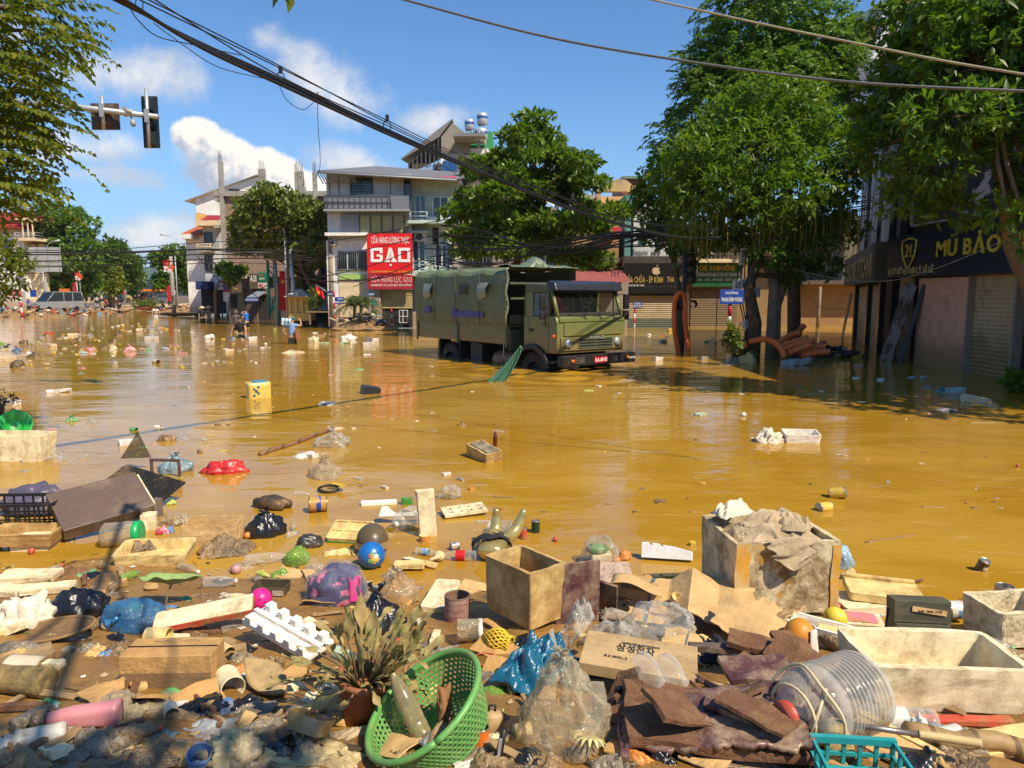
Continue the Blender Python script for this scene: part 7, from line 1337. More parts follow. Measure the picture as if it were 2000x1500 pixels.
 # ================================================================ FLOATING RUBBISH, far and middle distance: individual pieces
PAL={'white':(.72,.72,.69),'cream':(.66,.56,.38),'black':(.015,.015,.017),'red':(.55,.03,.025),'green':(.06,.38,.14),'pale green':(.34,.52,.36),'blue':(.05,.22,.50),'pale blue':(.35,.5,.6),'pink':(.62,.28,.33),'yellow':(.70,.48,.05),'orange':(.68,.22,.03),'brown':(.16,.085,.035),'grey':(.26,.26,.25),'purple':(.20,.05,.17),'teal':(.03,.24,.24),'lime':(.42,.60,.08)}
def pm_(c):return mat('floating_'+c.replace(' ','_'),tuple(.86*x+.14*y for x,y in zip(PAL[c],(.4,.27,.12))),.4,.4,dk=(.36,.23,.09),dq=7,spec=.5,bump=.2,bq=20)
LANDM=[('the yellow container',505,770),('the floating black box',722,762),('the tilted white foam block at far left',18,695),('the truck front wheel',1040,722),('the yellow bag by the orange pipes',1460,690),('the pink board',1845,725),('the red and white post at far left',44,630),('the white plastic lump',297,664),('the light blue shirted man',571,672),('the man in black t-shirt',471,660),('the white foam lid with paper',1540,850),('the muddy foam box afloat',935,890),('the floating bamboo pole',580,860),('the red bag',440,912),('the rice shop',770,640),('the far reaching boat',352,618),('the leaning poster',1775,715),('the green cloth on the stick',985,745),('the blue street sign post',1422,690),('the repair shop shutter',1280,645),('the standing foam slab',834,1000),('the big muddy box with cloth',1500,1100),('the broken white foam box at left',42,890),('the grey van',112,609)]
SEEN=set()
def where(u,v):
 ds=sorted(LANDM,key=lambda l_:ma.hypot((l_[1]-u)*.6,l_[2]-v));out=[]
 for l_ in ds[:14]:
  dx,dy=u-l_[1],v-l_[2];far_=ma.hypot(dx,dy)
  d=('just ' if far_<40 else 'well ' if far_>150 else '')+(('left of' if dx<0 else 'right of')if abs(dx)>1.2*abs(dy)else('nearer than' if dy>0 else 'beyond'))
  out.append(d+' '+l_[0])
 return out
def fl_label(desc,u,v):
 for w in where(u,v):
  for f_ in('{} floating {}','small {} drifting {}'):
   s_=f_.format(desc,w)
   if s_ not in SEEN:SEEN.add(s_);return s_
 return desc
def chip(desc,u,v,wpx,c,k='scrap'):
 p=on(u,v);s_=mpp(p);w=wpx*s_*.88;lb=fl_label(desc,u,v);rz=rn.uniform(-1,1);m=pm_(c)
 if k=='scrap':
  mb=MB();n_=9;bxy(mb,w,w*rn.uniform(.4,.8),w*rn.uniform(.10,.22),None,w*.05,1.0,nz=2);mb.jit(w*.08,3/w,rn.random()*9);return put(tag(mb.mk('foam_scrap',m,None),lb,'scrap'),p,rz,-.004,(rn.uniform(-.15,.15),rn.uniform(-.1,.1)))
 if k=='bag':return bag(lb,p,w*.5,w*.38,w*rn.uniform(.30,.42),m,rz,knot=rn.random()<.5,dz=-.02,crease=.2)
 if k=='cbag':return bag(lb,p,w*.5,w*.36,w*.34,{'blue':CLRX,'green':CLRG,'white':CLR,'cream':CLRM}.get(c,CLR),rz,knot=True,dz=-.02,crease=.2)
 if k=='sheet':return crm(lb,p,w,w*.6,w*.12,m,rz,-.002,n=16,freq=2.2)
 if k=='bottle':return btl(lb,p,w,w*.3,rz+rn.choice((0,3.1)),CLRB,m,None,dz=-.2*w*.3)
 if k=='cbottle':return btl(lb,p,w,w*.34,rz+rn.choice((0,3.1)),m,pm_('white'),None,dz=-.3*w*.3)
 if k=='box':mb=MB();bxy(mb,w,w*.6,w*.42,w*.05,w*.05,.92);return put(tag(mb.mk('foam_box',m,None),lb,'foam box'),p,rz,-w*.1,(rn.uniform(-.1,.1),rn.uniform(-.1,.1)))
 if k=='block':return blk(lb,p,w,w*.55,w*.4,rz,m,w*.02,dz=-w*.12,r=w*.05)
 if k=='cup':return can(lb,p,w,w*.34,rz,m,m,dz=-w*.2,op_=True,name='cup',cat='cup')
 if k=='ball':return sph(lb,p,w*.5,m,dz=-w*.15)
 if k=='stick':a=rn.uniform(-.25,.25);return stk(lb,p,p+Ve((w*ma.cos(a),w*ma.sin(a)*2,.0)),max(.008,w*.02),m)
CH='''white foam scrap|296|664|26|white|block
white paper lump with cup|268|648|16|cream|cup
dark bottle clump|282|650|14|brown|cbottle
black bag|232|655|22|black|bag
black bag heap|218|623|12|black|bag
black flat bag|222|667|18|black|bag
black lump|204|680|14|black|bag
red plastic tray|96|652|15|red|box
pale green bag|82|661|12|pale green|cbag
pale green bag|26|646|14|pale green|cbag
green bag|2|672|12|green|cbag
cream foam block|18|704|34|cream|block
blue bag|32|686|18|blue|cbag
black bag|46|671|17|black|bag
cream bag heap|72|674|26|cream|cbag
cream foam slab|98|678|26|cream|block
white bag heap|56|692|14|white|bag
black bag|66|697|24|black|bag
brown board|96|694|16|brown|scrap
green stick|116|694|14|green|stick
black tyre like lump|35|717|30|black|bag
yellow strip|55|713|16|yellow|scrap
red scrap|22|710|12|red|scrap
dark red bag|60|706|5|red|scrap
clear bag with pattern|176|657|16|pink|cbag
cream foam lump|142|656|20|cream|block
yellow scrap|166|655|6|yellow|scrap
black strip|158|662|20|black|scrap
white strip|125|660|12|white|scrap
pale blue bag|180|642|10|pale blue|cbag
white crumpled paper|134|641|7|white|sheet
pink clothes bundle|178|686|18|pink|bag
red clothes bundle|168|685|9|red|bag
clear bottles clump|155|690|20|pale blue|cbottle
pink cloth|254|686|24|pink|bag
cream bag|222|683|20|cream|bag
green bottle|297|684|15|green|cbottle
blue and cream bottle|318|682|20|pale blue|cbottle
brown bottle|322|676|16|brown|cbottle
pink tray|357|691|20|pink|scrap
black scrap|372|691|8|black|scrap
cream foam strip|447|687|20|cream|block
white foam lump|441|683|10|white|block
white plastic bag|410|662|22|white|bag
white foam box|492|664|22|white|box
blue black bag|455|662|12|blue|bag
white ball|519|674|7|white|ball
white cup|509|681|8|white|cup
small white scrap|526|679|5|white|block
black scrap|465|680|16|black|sheet
white strip|478|682|7|white|scrap
lime ball|537|645|7|lime|ball
lime ball|463|648|5|lime|ball
cream boards with net|570|689|46|cream|sheet
brown planks|622|656|34|brown|sheet
cream net bag|612|669|26|cream|bag
pale bag|634|671|18|pale green|scrap
white dog like foam lump|682|664|34|white|bag
orange scrap|656|668|12|orange|scrap
pale green strip|674|671|22|pale green|scrap
white foam block|726|668|30|white|box
white foam block|722|676|28|white|box
black bag|650|658|16|black|scrap
white bag|627|636|11|grey|bag
pale foam block|672|640|22|cream|box
brown bag|610|627|9|orange|bag
white scrap|690|640|10|white|bag
yellow foam|635|652|8|cream|scrap
white scraps|615|651|12|white|scrap
white scrap|717|694|14|white|scrap
green wrapper|702|722|22|green|sheet
pink scrap|645|733|13|pink|scrap
white plank|640|792|8|white|scrap
blue white strip|638|790|30|pale blue|scrap
green wide dish|158|729|20|teal|sheet
pink strip|160|720|14|pink|scrap
white board|115|766|48|white|scrap
white foam card|24|790|36|white|block
cream cup|302|709|18|cream|cup
grey clump|224|711|16|grey|bag
green bottle cap|256|841|16|green|cup
white paper cup|302|836|14|white|cup
white foam dot|369|758|5|white|ball
blue cap|430|795|4|blue|ball
pink scrap|103|838|16|pink|sheet
dark green clump|140|822|26|green|bag
clear plastic bag|180|826|28|white|cbag
white carton|252|868|40|white|block
brown cloth|326|860|36|brown|bag
yellow clear bag|356|860|26|yellow|cbag
pink flower toy|300|868|12|pink|bag
green clear bottle|288|876|24|pale green|cbottle
brown bottle|392|885|26|brown|cbottle
yellow scrap|438|880|16|yellow|sheet
clear flat tube|404|864|34|white|bottle
dark leaf|425|830|16|brown|scrap
magenta clear bag|161|893|24|pink|cbag
blue clear bag|95|866|24|blue|cbag
blue clear bag|45|900|28|blue|cbag
olive clear bag|110|898|44|lime|cbag
green grey bag|50|920|26|grey|sheet
cream scrap with shadow|690|838|12|cream|block
brown lump|902|831|18|brown|bag
small clear bag|847|842|14|cream|cbag
clear bottle ribs|962|845|26|white|bottle
white broken foam|598|890|54|white|sheet
rolled white paper|608|892|40|white|scrap
white crumpled plastic|655|838|34|cream|sheet
clear grey tray|650|871|74|pale blue|cbag
dirty clear bag|634|930|84|cream|cbag
clear plastic cup|706|938|28|white|bottle
black and red box|700|950|9|brown|cup
white foam piece|752|954|18|cream|block
orange snack box|921|956|16|orange|block
white soap box|872|928|20|white|block
blue black can|894|936|22|grey|cbottle
clear bottle|575|966|34|white|bottle
white paper strip|792|755|6|white|scrap
dark twig|1082|865|22|brown|stick
white strip|1368|811|28|pale green|scrap
white foam ball|1452|813|12|white|ball
brown twig|1700|952|60|brown|stick
long brown twig|1690|1060|140|brown|stick
white tissue|1682|785|18|white|sheet
orange ring|1812|780|16|orange|ball
white foam block|1866|768|38|pale blue|box
teal bag|1838|766|24|teal|bag
cream board stack|1905|784|60|cream|scrap
white cloth|1850|802|44|white|sheet
dark strip|1870|807|30|black|scrap
pale clear bottle|1940|794|20|white|cbag
white foam|1672|740|14|white|block
white foam|1800|739|12|pale blue|cup
blue strip|1782|738|20|pale blue|scrap
grey bag|1812|757|36|grey|sheet
pale foam|1720|743|20|white|scrap
yellow basin|1672|698|24|yellow|box
pink bottle|1668|714|20|pink|cbottle
white broken tray|1555|712|62|pale blue|scrap
blue clear bag|1392|670|24|pale blue|cbag
lime scrap|1380|668|10|lime|box
pale box|1372|702|22|grey|box
clear box|1283|704|26|white|box
clear bottle upright|1392|700|14|pale blue|bottle
white foam box|1295|668|16|white|box
red scrap|1296|656|10|red|scrap
yellow sack|1311|647|16|yellow|bag
pale bag|1268|655|10|white|bag
white scrap|1210|650|8|white|scrap
orange bag|1533|637|28|orange|bag
pale teal bag|1545|641|10|teal|bag
white bag|1595|636|22|white|bag
clear bag|1640|634|16|white|cbag
grey sheet|1436|705|60|grey|sheet
white scrap|1420|712|40|cream|sheet
purple sheet|1590|700|30|purple|sheet
yellow bottle|1640|710|12|yellow|cbottle
green leaf|1150|763|22|lime|sheet
white foam scrap|842|716|10|white|scrap
white scrap|1168|755|12|white|scrap
brown leaf|1560|755|22|brown|scrap
white scrap|1450|770|12|cream|scrap
thin twig|1890|826|70|brown|stick
cream scrap|1645|890|20|cream|scrap
brown twig|1800|990|50|brown|stick
white cloth scrap|1210|768|10|white|scrap
cream peel|1640|888|8|white|scrap
brown leaf|1255|955|16|brown|scrap
brown leaf|1290|980|24|brown|scrap
black strap|965|972|50|black|stick
dark scrap|1060|1000|16|brown|scrap
red wrapper|975|995|16|red|scrap
thin twig|1345|1000|30|brown|stick
thin reed|1180|985|26|brown|stick
dark scrap|1240|1000|12|black|scrap
white scrap|1800|905|12|cream|scrap
red dot|1988|912|8|red|ball
brown scrap|1905|992|16|brown|scrap'''
for ln_ in CH.split('\n'):
 d_,u,v,w_,c_,k_=ln_.split('|');o=chip(d_,float(u),float(v),float(w_),c_,k_)
 # scattered small flecks across the near-left and far water (each a piece of its own, too small to have parts)
FK=[]
CEN=[(rn.uniform(0,700),615+110*rn.random()**1.2)for _ in range(16)]
for k in range(280):
 if k<215:cu,cv2=rn.choice(CEN);u,v=cu+rn.gauss(0,45),max(608,cv2+rn.gauss(0,5))
 elif k<245:u,v=rn.uniform(240,1200),rn.uniform(700,900)
 else:u,v=rn.uniform(1180,1980),rn.uniform(740,1000)
 p=on(u,v);s_=mpp(p);w=rn.uniform(3.5,9)*s_*(1.0 if v<740 else 1.1);c_=rn.choice(['white','white','cream','cream','brown','black','pink','pale blue','yellow','brown'])if v<760 else rn.choice(['brown','brown','cream','black'])
 if k<24:mb=MB();bxy(mb,w,w*.6,w*.2,None,w*.1,1,nz=1);mb.jit(w*.12,3/w,k);o=mb.mk('litter_fleck',pm_(c_),None);FK.append((o,c_))
 else:o=rn.choice(FK)[0].copy();COL.objects.link(o);q=o.dimensions.x if o.dimensions.x>0 else w;f_=w/max(.01,max(v_.co.x for v_ in o.data.vertices)*2);o.scale=(f_,f_,f_)
 c_=o.data.materials[0].name.replace('floating_','').replace('_',' ');dst='scattered over the far left water' if k<215 else 'scattered over the middle water' if k<245 else 'scattered over the right hand water'
 tag(o,f'tiny {c_} litter fleck {dst}','litter','tiny litter flecks on the water');put(o,p,rn.random()*3,-.003)
 # distinctive floating things
p=on(505,776);s_=mpp(p);t=thg('plastic_container','yellow plastic container with blue lid handle and print floating on the water','container',p,.62);mb=MB();bxy(mb,44*s_,30*s_,40*s_,None,6*s_,.97);mb.mk('body',mat('yellow_plastic',(.66,.46,.10),.35,.12,dk=(.45,.3,.1),spec=.6),t,smooth=True);t.location.z=-10*s_;mb=MB();mb.b2((-10*s_,-14*s_,40.5*s_),(14*s_,10*s_,43*s_));mb.mk('handle',mat('blue_plastic',(.05,.25,.45),.35),t,bevel=.01);mb=MB()
for k in range(6):mb.ball((-12*s_+4*s_*(k%3),-15.2*s_,(16+6*(k%2)+k*2)*s_),(2.6*s_,.4*s_,3*s_),8)
mb.mk('printed_leaf',mat('blue_print',(.03,.12,.2),.5),t)
p=on(722,768);s_=mpp(p);blk('black plastic box with pale lid floating beside the truck wake',p,34*s_,26*s_,16*s_,.5,mat('black_box_plastic',(.02,.022,.025),.35,.2),.004,(.1,.18),-.03,'plastic_box','box',.02)
p=on(1460,708);s_=mpp(p);bag('big pale yellow bag at the waterline beside the orange pipes',p,16*s_,14*s_,17*s_,mat('pale_yellow_bag',(.60,.50,.20),.4,.2,bump=.4,bq=14),.3,False,-.06,.16)
p=on(1502,862);s_=mpp(p);bag('crumpled white paper bag beside the floating foam lid',p,26*s_,20*s_,20*s_,mat('dirty_white_paper',(.62,.55,.42),.8,.3),.3,False,-.02,.28,.06)
p=on(1563,862);s_=mpp(p);fbx('white foam tray floating beside the crumpled paper bag',p,66*s_,40*s_,22*s_,-.12,FOAMW,.012,.003,(.12,0),-.02)
A=cbx((950,905),(983,900),(890,893),885,0.0);o=fbx('muddy half sunk foam box full of mud afloat in mid water',A[0],A[1],A[2],.2,A[4],FOAMD,.025,.006,(.12,-.1),-.05);s_=mpp(A[0]);p=A[0]
blk('grey mud slab lying inside the half sunk foam box',p+Ve((0,0,.11)),A[1]*.75,A[2]*.8,.04,A[4],mat('grey_mud_lid',(.30,.25,.16),.8,.5,dk=(.12,.09,.05)),.006,(.12,-.1),name='lid',cat='lid')
btl('small red capped bottle standing behind the half sunk foam box',on(967,872),px(p,34),px(p,9),0,mat('dark_cola',(.10,.02,.012),.15),pm_('red'),None,stand=True)
stk('rusty brown bamboo pole floating on the water',on(508,889,.01),on(648,838,.03),px(on(580,865),5),mat('brown_bamboo',(.20,.10,.05),.6,.3,wave=('X',3,(.10,.05,.02),(.8,.95))),'bamboo_pole','pole')
p=on(440,922);s_=mpp(p);bag('bright red plastic bag floating with a yellow patch',p,38*s_,24*s_,22*s_,mat('red_bag_film',(.55,.03,.025),.25,.12,spec=.7,bump=.4,bq=20),.2,False,-.02,.2,.05);
p=on(343,920);s_=mpp(p);bag('grey blue plastic bag with pale top floating beside the black boards',p,30*s_,22*s_,24*s_,mat('blue_grey_bag',(.16,.24,.28),.25,.3,dk=(.45,.42,.36),dq=4,spec=.7,bump=.5,bq=16),.2,True,-.02,.15,.05)
p=on(1620,970);s_=mpp(p);can('grey and yellow tin floating tilted in open water',p,30*s_,11*s_,-.5,pm_('yellow'),TINM,dz=-.03,pitch=.3);p=on(1598,998);s_=mpp(p);can('yellow labelled can floating above the cloth box',p,30*s_,10*s_,.4,pm_('yellow'),TINM,dz=-.02)
p=on(1912,1112);s_=mpp(p);can('black aerosol can floating upright tilted at right',p,30*s_,10*s_,0,pm_('black'),TINM,lie=False,dz=-.02,tl_=(.35,.15),band=pm_('white'))
# ================================================================ RUBBISH ON THE MUD BANK: one thing at a time
rn.seed(5)
def g(u,v,dz=0.0):p=mud(u,v);p.z+=dz;return p
# --- upper left cluster
p=g(40,896);s_=mpp(p);o=fbx('broken white foam box with a bitten out rim at the left edge',p,112*s_,60*s_,50*s_,.06,FOAM,.022,.004,(0,.03))
p=g(8,862,.1);mb=MB();mb.lat([(.06,0),(.13,.01),(.2,.12),(.205,.12),(.14,.005),(.0,.0)],24);put(tag(mb.mk('basin',mat('green_basin',(.02,.36,.06),.35,.15,spec=.6),None,sol=.004),'bright green plastic basin tipped behind the broken white foam box','basin'),p+Ve((.0,.25,.06)),.3,0,(1.0,.5))
p=g(55,1010);s_=mpp(p);bag('dark purple grey sack slumped at the left edge',p+Ve((0,.15,0)),70*s_,40*s_,40*s_,mat('purple_sack',(.10,.085,.13),.35,.3,dk=(.3,.25,.2),dq=4,bump=.4,bq=14),.1,False,.02,.12)
def crate(label,p,w,d,h,rz,m,nx=8,nz=4,tl_=None,dz=0):
 mb=MB();e=.012
 for(ax,L_,off)in((0,w,-d/2),(0,w,d/2),(1,d,-w/2),(1,d,w/2)):
  k=nx if ax==0 else max(3,int(nx*d/w))
  for i in range(k+1):q=-L_/2+L_*i/k;a=(q-e/2,off-e/2,0)if ax==0 else(off-e/2,q-e/2,0);b=(q+e/2,off+e/2,h)if ax==0 else(off+e/2,q+e/2,h);mb.b2(a,b)
  for i in range(nz+1):z=h*i/nz;a=(-L_/2,off-e*.4,z-e/2)if ax==0 else(off-e*.4,-L_/2,z-e/2);b=(L_/2,off+e*.4,z+e/2)if ax==0 else(off+e*.4,L_/2,z+e/2);mb.b2(a,b)
 for i in range(nx+1):q=-w/2+w*i/nx;mb.b2((q-e/2,-d/2,0),(q+e/2,d/2,.006))
 mb.b2((-w/2-.008,-d/2-.008,h-.01),(w/2+.008,-d/2+.012,h+.012));mb.b2((-w/2-.008,d/2-.012,h-.01),(w/2+.008,d/2+.008,h+.012))
 return put(tag(mb.mk('crate',m,None),label,'crate'),p,rz,dz,tl_)
p=g(42,1052);s_=mpp(p);crate('black lattice plastic crate at the left edge below the purple sack',p+Ve((-.05,.1,0)),150*s_,80*s_,70*s_,.06,mat('black_crate',(.015,.015,.016),.45,.2))
# boards
p=g(225,1000);s_=mpp(p)
plk('large black board with tan wet corner leaning under the brown drawer',p+Ve((0,.28,.10)),.82,.62,.012,-.42,mat('black_tan_board',(.02,.018,.016),.4,.3,dk=(.45,.30,.13),dq=2.2),(.42,.12),0)
t=thg('drawer','big brown veneer drawer front with pale edge lying tilted on the boards','drawer');mb=MB();bxy(mb,.70,.46,.11,None,.006,1);mb.mk('panel',WOODD,t);mb=MB();mb.b2((.352,-.2,.02),(.366,.2,.1));mb.mk('edge_strip',FOAM,t);put(t,g(196,1035)+Ve((-.0,.04,.17)),.78,0,(.52,-.1))
mb=MB();mb.add([(0,0,0),(.33,.02,.0),(.20,.02,.31)],[(0,1,2)]);put(tag(mb.mk('glass_shard',clear('smoky_glass',(.6,.58,.5),.2,.2,.03,0,film=(.1,.1,.09)),None,sol=.006),'triangular smoky glass shard standing above the black board','glass shard'),g(236,922)+Ve((-.05,.1,.13)),.12)
t=thg('picture_frame','dark empty frame corner behind the black board','frame');mb=MB();mb.b2((0,0,0),(.35,.02,.03));mb.b2((.32,0,-.16),(.35,.02,0));mb.b2((0,0,-.16),(.03,.02,0));mb.mk('moulding',WOODD,t);put(t,g(285,935)+Ve((0,.1,.17)),-.1)
blk('pale grey foam wedge under the boards',g(292,1032),.12,.12,.13,.3,FOAM,.004);blk('dark grey broken tile behind the pale foam wedge',g(302,1010),.08,.14,.16,-.3,mat('dark_tile',(.13,.12,.11),.6,.4),.004)
# trays and boxes left
p=g(55,1068);s_=mpp(p);fbx('muddy cream foam tray at the left edge on a paler block',p+Ve((0,0,.05)),120*s_,70*s_,24*s_,.12,FOAMD,.02,.004,(.03,.03));blk('pale beige block beneath the cream foam tray',p+Ve((.06,.02,-.01)),70*s_,60*s_,22*s_,.1,FOAM,.003)
A=cbx((238,1120),(382,1112),(200,1098),1090);fbx('shallow cream foam box with crumpled paper inside',g(305,1095),.52,.34,.10,.16,FOAMC,.022,.004,(.05,.03),.01,r=.03);crm('crumpled brown paper ball lying in the shallow cream box',g(282,1082,.04),.17,.14,.09,MUDB,.3,0,name='paper_ball',cat='paper',n=22,freq=4)
p=g(415,1062);fbx('muddy cardboard carton with torn rim behind the black bag',p+Ve((0,.04,0)),.42,.27,.19,.10,CARDL,.008,.006,(0,0),-.01,'carton','carton',1.0,.006)
crm('muddy tan plastic spread in front of the torn carton',g(440,1078),.38,.26,.12,MUDB,.2)
t=thg('jar','large clear plastic jar with bright green screw lid lying on its side','jar');mb=MB();r_=.098;mb.lat([(0,0),(r_*.8,0),(r_,.02),(r_,.06),(r_*.97,.07),(r_,.08),(r_,.2),(r_*.97,.22),(r_*.86,.25)],28);mb.mk('jar_body',CLRM,t);mb=MB();mb.lat([(r_*.92,.245),(r_*.95,.25),(r_*.95,.29),(r_*.8,.295),(0,.295)],28);mb.mk('lid',mat('bright_green_lid',(.01,.36,.10),.35,.1,spec=.6),t);lying(t,g(215,1066),.085,.10,.06);t.location.x-=.05
bag('black rubbish bag sitting by the water right of the torn carton',g(517,1044),.15,.125,.155,GBAG,.3,True,-.01)
t=thg('boots','pair of muddy dark boots lying behind the black rubbish bag','boots');
for k in range(2):mb=MB();mb.tube([(0,.09*k,.05),(.14,.09*k,.08),(.26,.09*k,.07),(.33,.09*k+.03,.05)],[.05,.055,.05,.035],10);mb.jit(.008,12,k);mb.mk('boot',mat('muddy_leather',(.06,.045,.03),.5,.4),t)
put(t,g(512,990)+Ve((-.06,.02,-.02)),-.5)
t=can('big gold tin with orange and blue label lying in the shallow water',g(618,1000),.165,.072,.30,mat('orange_gold_label',(.55,.19,.04),.35,.2,col2=(.42,.27,.07),c2s=7),mat('gold_tin',(.40,.27,.07),.3,.3,metal=.7),pitch=-.03,band=mat('blue_label',(.02,.06,.28),.4,.1,col2=(.6,.6,.6),c2s=20,c2t=.62));t.location.x-=.07
t=thg('sun_visor','black and yellow visor cap lying upside down behind the gold tin','visor cap');mb=MB();mb.tube([(.10*ma.cos(a),.07*ma.sin(a),.02+.015*ma.sin(a))for a in np.linspace(0,6.28,25)],.014,6);mb.mk('band',BLK,t);mb=MB();mb.grid(10,4,lambda a,b:((.1+.07*b)*ma.cos(-.6+2.2*a),(.07+.06*b)*ma.sin(-.6+2.2*a),.03+.02*b));mb.mk('brim',mat('visor_yellow',(.55,.36,.03),.5),t,sol=.004);put(t,g(642,960),.1,.01)
t=thg('ice_tray','cream six section tray with green base propped on the mud','tray');mb=MB();bxy(mb,.34,.25,.03,.012,.02,1)
for x in(-.055,.055):mb.b2((x-.006,-.115,.01),(x+.006,.115,.026))
mb.b2((-.16,-.006,.01),(.16,.006,.0255));mb.mk('tray',FOAMC,t);mb=MB();bxy(mb,.35,.26,.022,None,.02,1);mb.mk('base',mat('tray_green',(.02,.22,.05),.4),t).location.z=-.024;put(t,g(686,1052),-.12,.05,(.32,.02))
bag('small dark grey bag beside the six section tray',g(605,1066),.10,.07,.07,mat('grey_black_film',(.035,.035,.035),.3,.25,spec=.6,bump=.4),.2,False)
crm('egg carton strip below the six section tray',g(668,1082),.26,.08,.03,FOAMC,.1,name='egg_carton',cat='carton',n=26,freq=7)
t=thg('helmet','brown visored motorcycle helmet behind the blue ball','helmet');mb=MB();mb.ball((0,0,.1),(.125,.15,.125),22);mb.mk('shell',mat('brown_helmet',(.10,.075,.04),.35,.35),t);mb=MB();mb.grid(12,5,lambda a,b:(.14*ma.cos(-.2+3.5*a),-.155*ma.sin(-.2+3.5*a)-.02*b,.06+.06*b));mb.mk('visor',CLRY,t);put(t,g(724,1086)+Ve((0,.08,.0)),.2)
BLB=mat('blue_ball_skin',(.01,.13,.42),.3,.08,col2=None,spec=.6);t=thg('ball','bright blue ball with printed flower bouquet','ball');mb=MB();mb.ball((0,0,.095),.10,28);mb.mk('skin',BLB,t)
for k,(a,e,c_)in enumerate(((.3,.1,'yellow'),(.55,.25,'white'),(.42,-.15,'yellow'),(.15,.3,'red'),(.62,.0,'yellow'),(.3,.42,'green'),(.1,-.05,'green'))):mb=MB();d=Ve((ma.sin(a)*ma.cos(e),-ma.cos(a)*ma.cos(e),ma.sin(e)));mb.pri([(.017*(1+.3*ma.cos(5*q))*ma.cos(q),.017*(1+.3*ma.cos(5*q))*ma.sin(q))for q in np.linspace(0,6.28,20,endpoint=False)],0,.004,M=Matrix.Translation(Ve((0,0,.095))+d*.0985)@d.to_track_quat('Z','Y').to_matrix().to_4x4());mb.mk('printed_flower',pm_(c_),t)
put(t,g(726,1108),0,-.005)
def ribjug(label,p,r_,L_,rz,m,pitch,capm,neck=.25,dz=0):
 t=thg('water_jug',label,'water jug');prof=[(0,0),(r_*.85,.0),(r_,L_*.05)]
 for k in range(10):z=L_*(.08+.05*k);prof+=[(r_,z),(r_*1.02,z+L_*.012),(r_*1.0,z+L_*.025),(r_*.955,z+L_*.037)]
 prof+=[(r_,L_*.6),(r_*.97,L_*.7),(r_*.8,L_*.84),(r_*.5,L_*.92),(r_*neck,L_*.95),(r_*neck,L_)];mb=MB();mb.lat(prof,36,wob=.02);mb.mk('jug_body',m,t);mb=MB();mb.lat([(r_*neck*1.15,L_*.97),(r_*neck*1.15,L_*1.03),(0,L_*1.035)],20);mb.mk('cap',capm,t);lying(t,p,r_*.95,rz,pitch,dz);return t
ribjug('ribbed clear water bottle lying by the standing foam slab',g(805,1030)+Ve((.0,.1,0)),.085,.30,-1.95,CLRB,0,pm_('white'))
# foam in the middle
p=g(836,1046);mb=MB();bxy(mb,.145,.085,.40,None,.012,1.0,nz=6);mb.jit(.003,14,2);mb.jit(.002,60,1);put(tag(mb.mk('foam_slab',FOAM,None),'tall white foam slab standing upright at the water edge','foam piece'),p,.22,-.01,(.0,-.05));mb=MB()
blk('foam knob projecting from the top of the standing slab',p+Ve((-.075,.02,.33)),.06,.07,.05,.22,FOAM,.003)
p=g(740,985);blk('long flat white foam strip lying in the shallow water',p,.34,.085,.03,.17,FOAMW,.003,(.03,0),0)
p=g(906,1005);t=thg('foam_tray','flat white foam sheet with square holes beside the standing slab','foam piece');mb=MB();w,d,nx,ny=.40,.20,4,2
for i in range(nx+1):q=-w/2+(w-.045)*i/nx;mb.b2((q,-d/2,0),(q+.045,d/2,.026))
for j in range(ny+1):q=-d/2+(d-.04)*j/ny;[mb.b2((-w/2+(w-.045)*i/nx+.045,q,0),(-w/2+(w-.045)*(i+1)/nx,q+.04,.026))for i in range(nx)]
mb.mk('foam',FOAM,t,bevel=.003);mb=MB();mb.b2((-w/2+.01,-d/2+.01,-.012),(w/2-.01,d/2-.01,-.001));mb.mk('backing',FOAMD,t);put(t,p,.33,.03,(.10,-.04))
mb=MB();mb.pri([(-.2,0),(-.17,.09),(-.13,.09),(-.06,.03),(.1,.035),(.16,.03),(.16,0)],0,.06);mb.jit(.003,20);put(tag(mb.mk('foam_piece',FOAMW,None,bevel=.004),'bent white foam corner piece left of the standing slab','foam piece'),g(780,1022)+Ve((.02,.03,.05)),.05,0,(R(70),0))
blk('crushed green drinks carton between the foam pieces',g(795,985),.11,.055,.06,.1,mat('green_carton',(.02,.26,.05),.4,.25,col2=(.5,.1,.03),c2s=16,c2t=.58),.004,name='drink_carton',cat='carton');can('short orange tin with cream lid at the foot of the standing slab',g(829,1058),.055,.042,.2,mat('orange_label',(.50,.22,.05),.4,.2),FOAMC,lie=False,text=None)
bag('crumpled clear bag behind the standing slab',g(878,972),.11,.07,.10,CLR,.2,False)
mb=MB();bxy(mb,.20,.14,.085,.004,.015,.9);put(tag(mb.mk('food_box',clear('frosted_box',(.9,.9,.88),.22,.15,.1,.1,30),None),'clear square food box lying open in the shallow water','food box'),g(978,1042),-.12,0,(.05,-.1));btl('transparent ribbed bottle half sunk left of the clear food box',on(930,1022),.22,.06,.1,CLRB,None,None,dz=-.03)
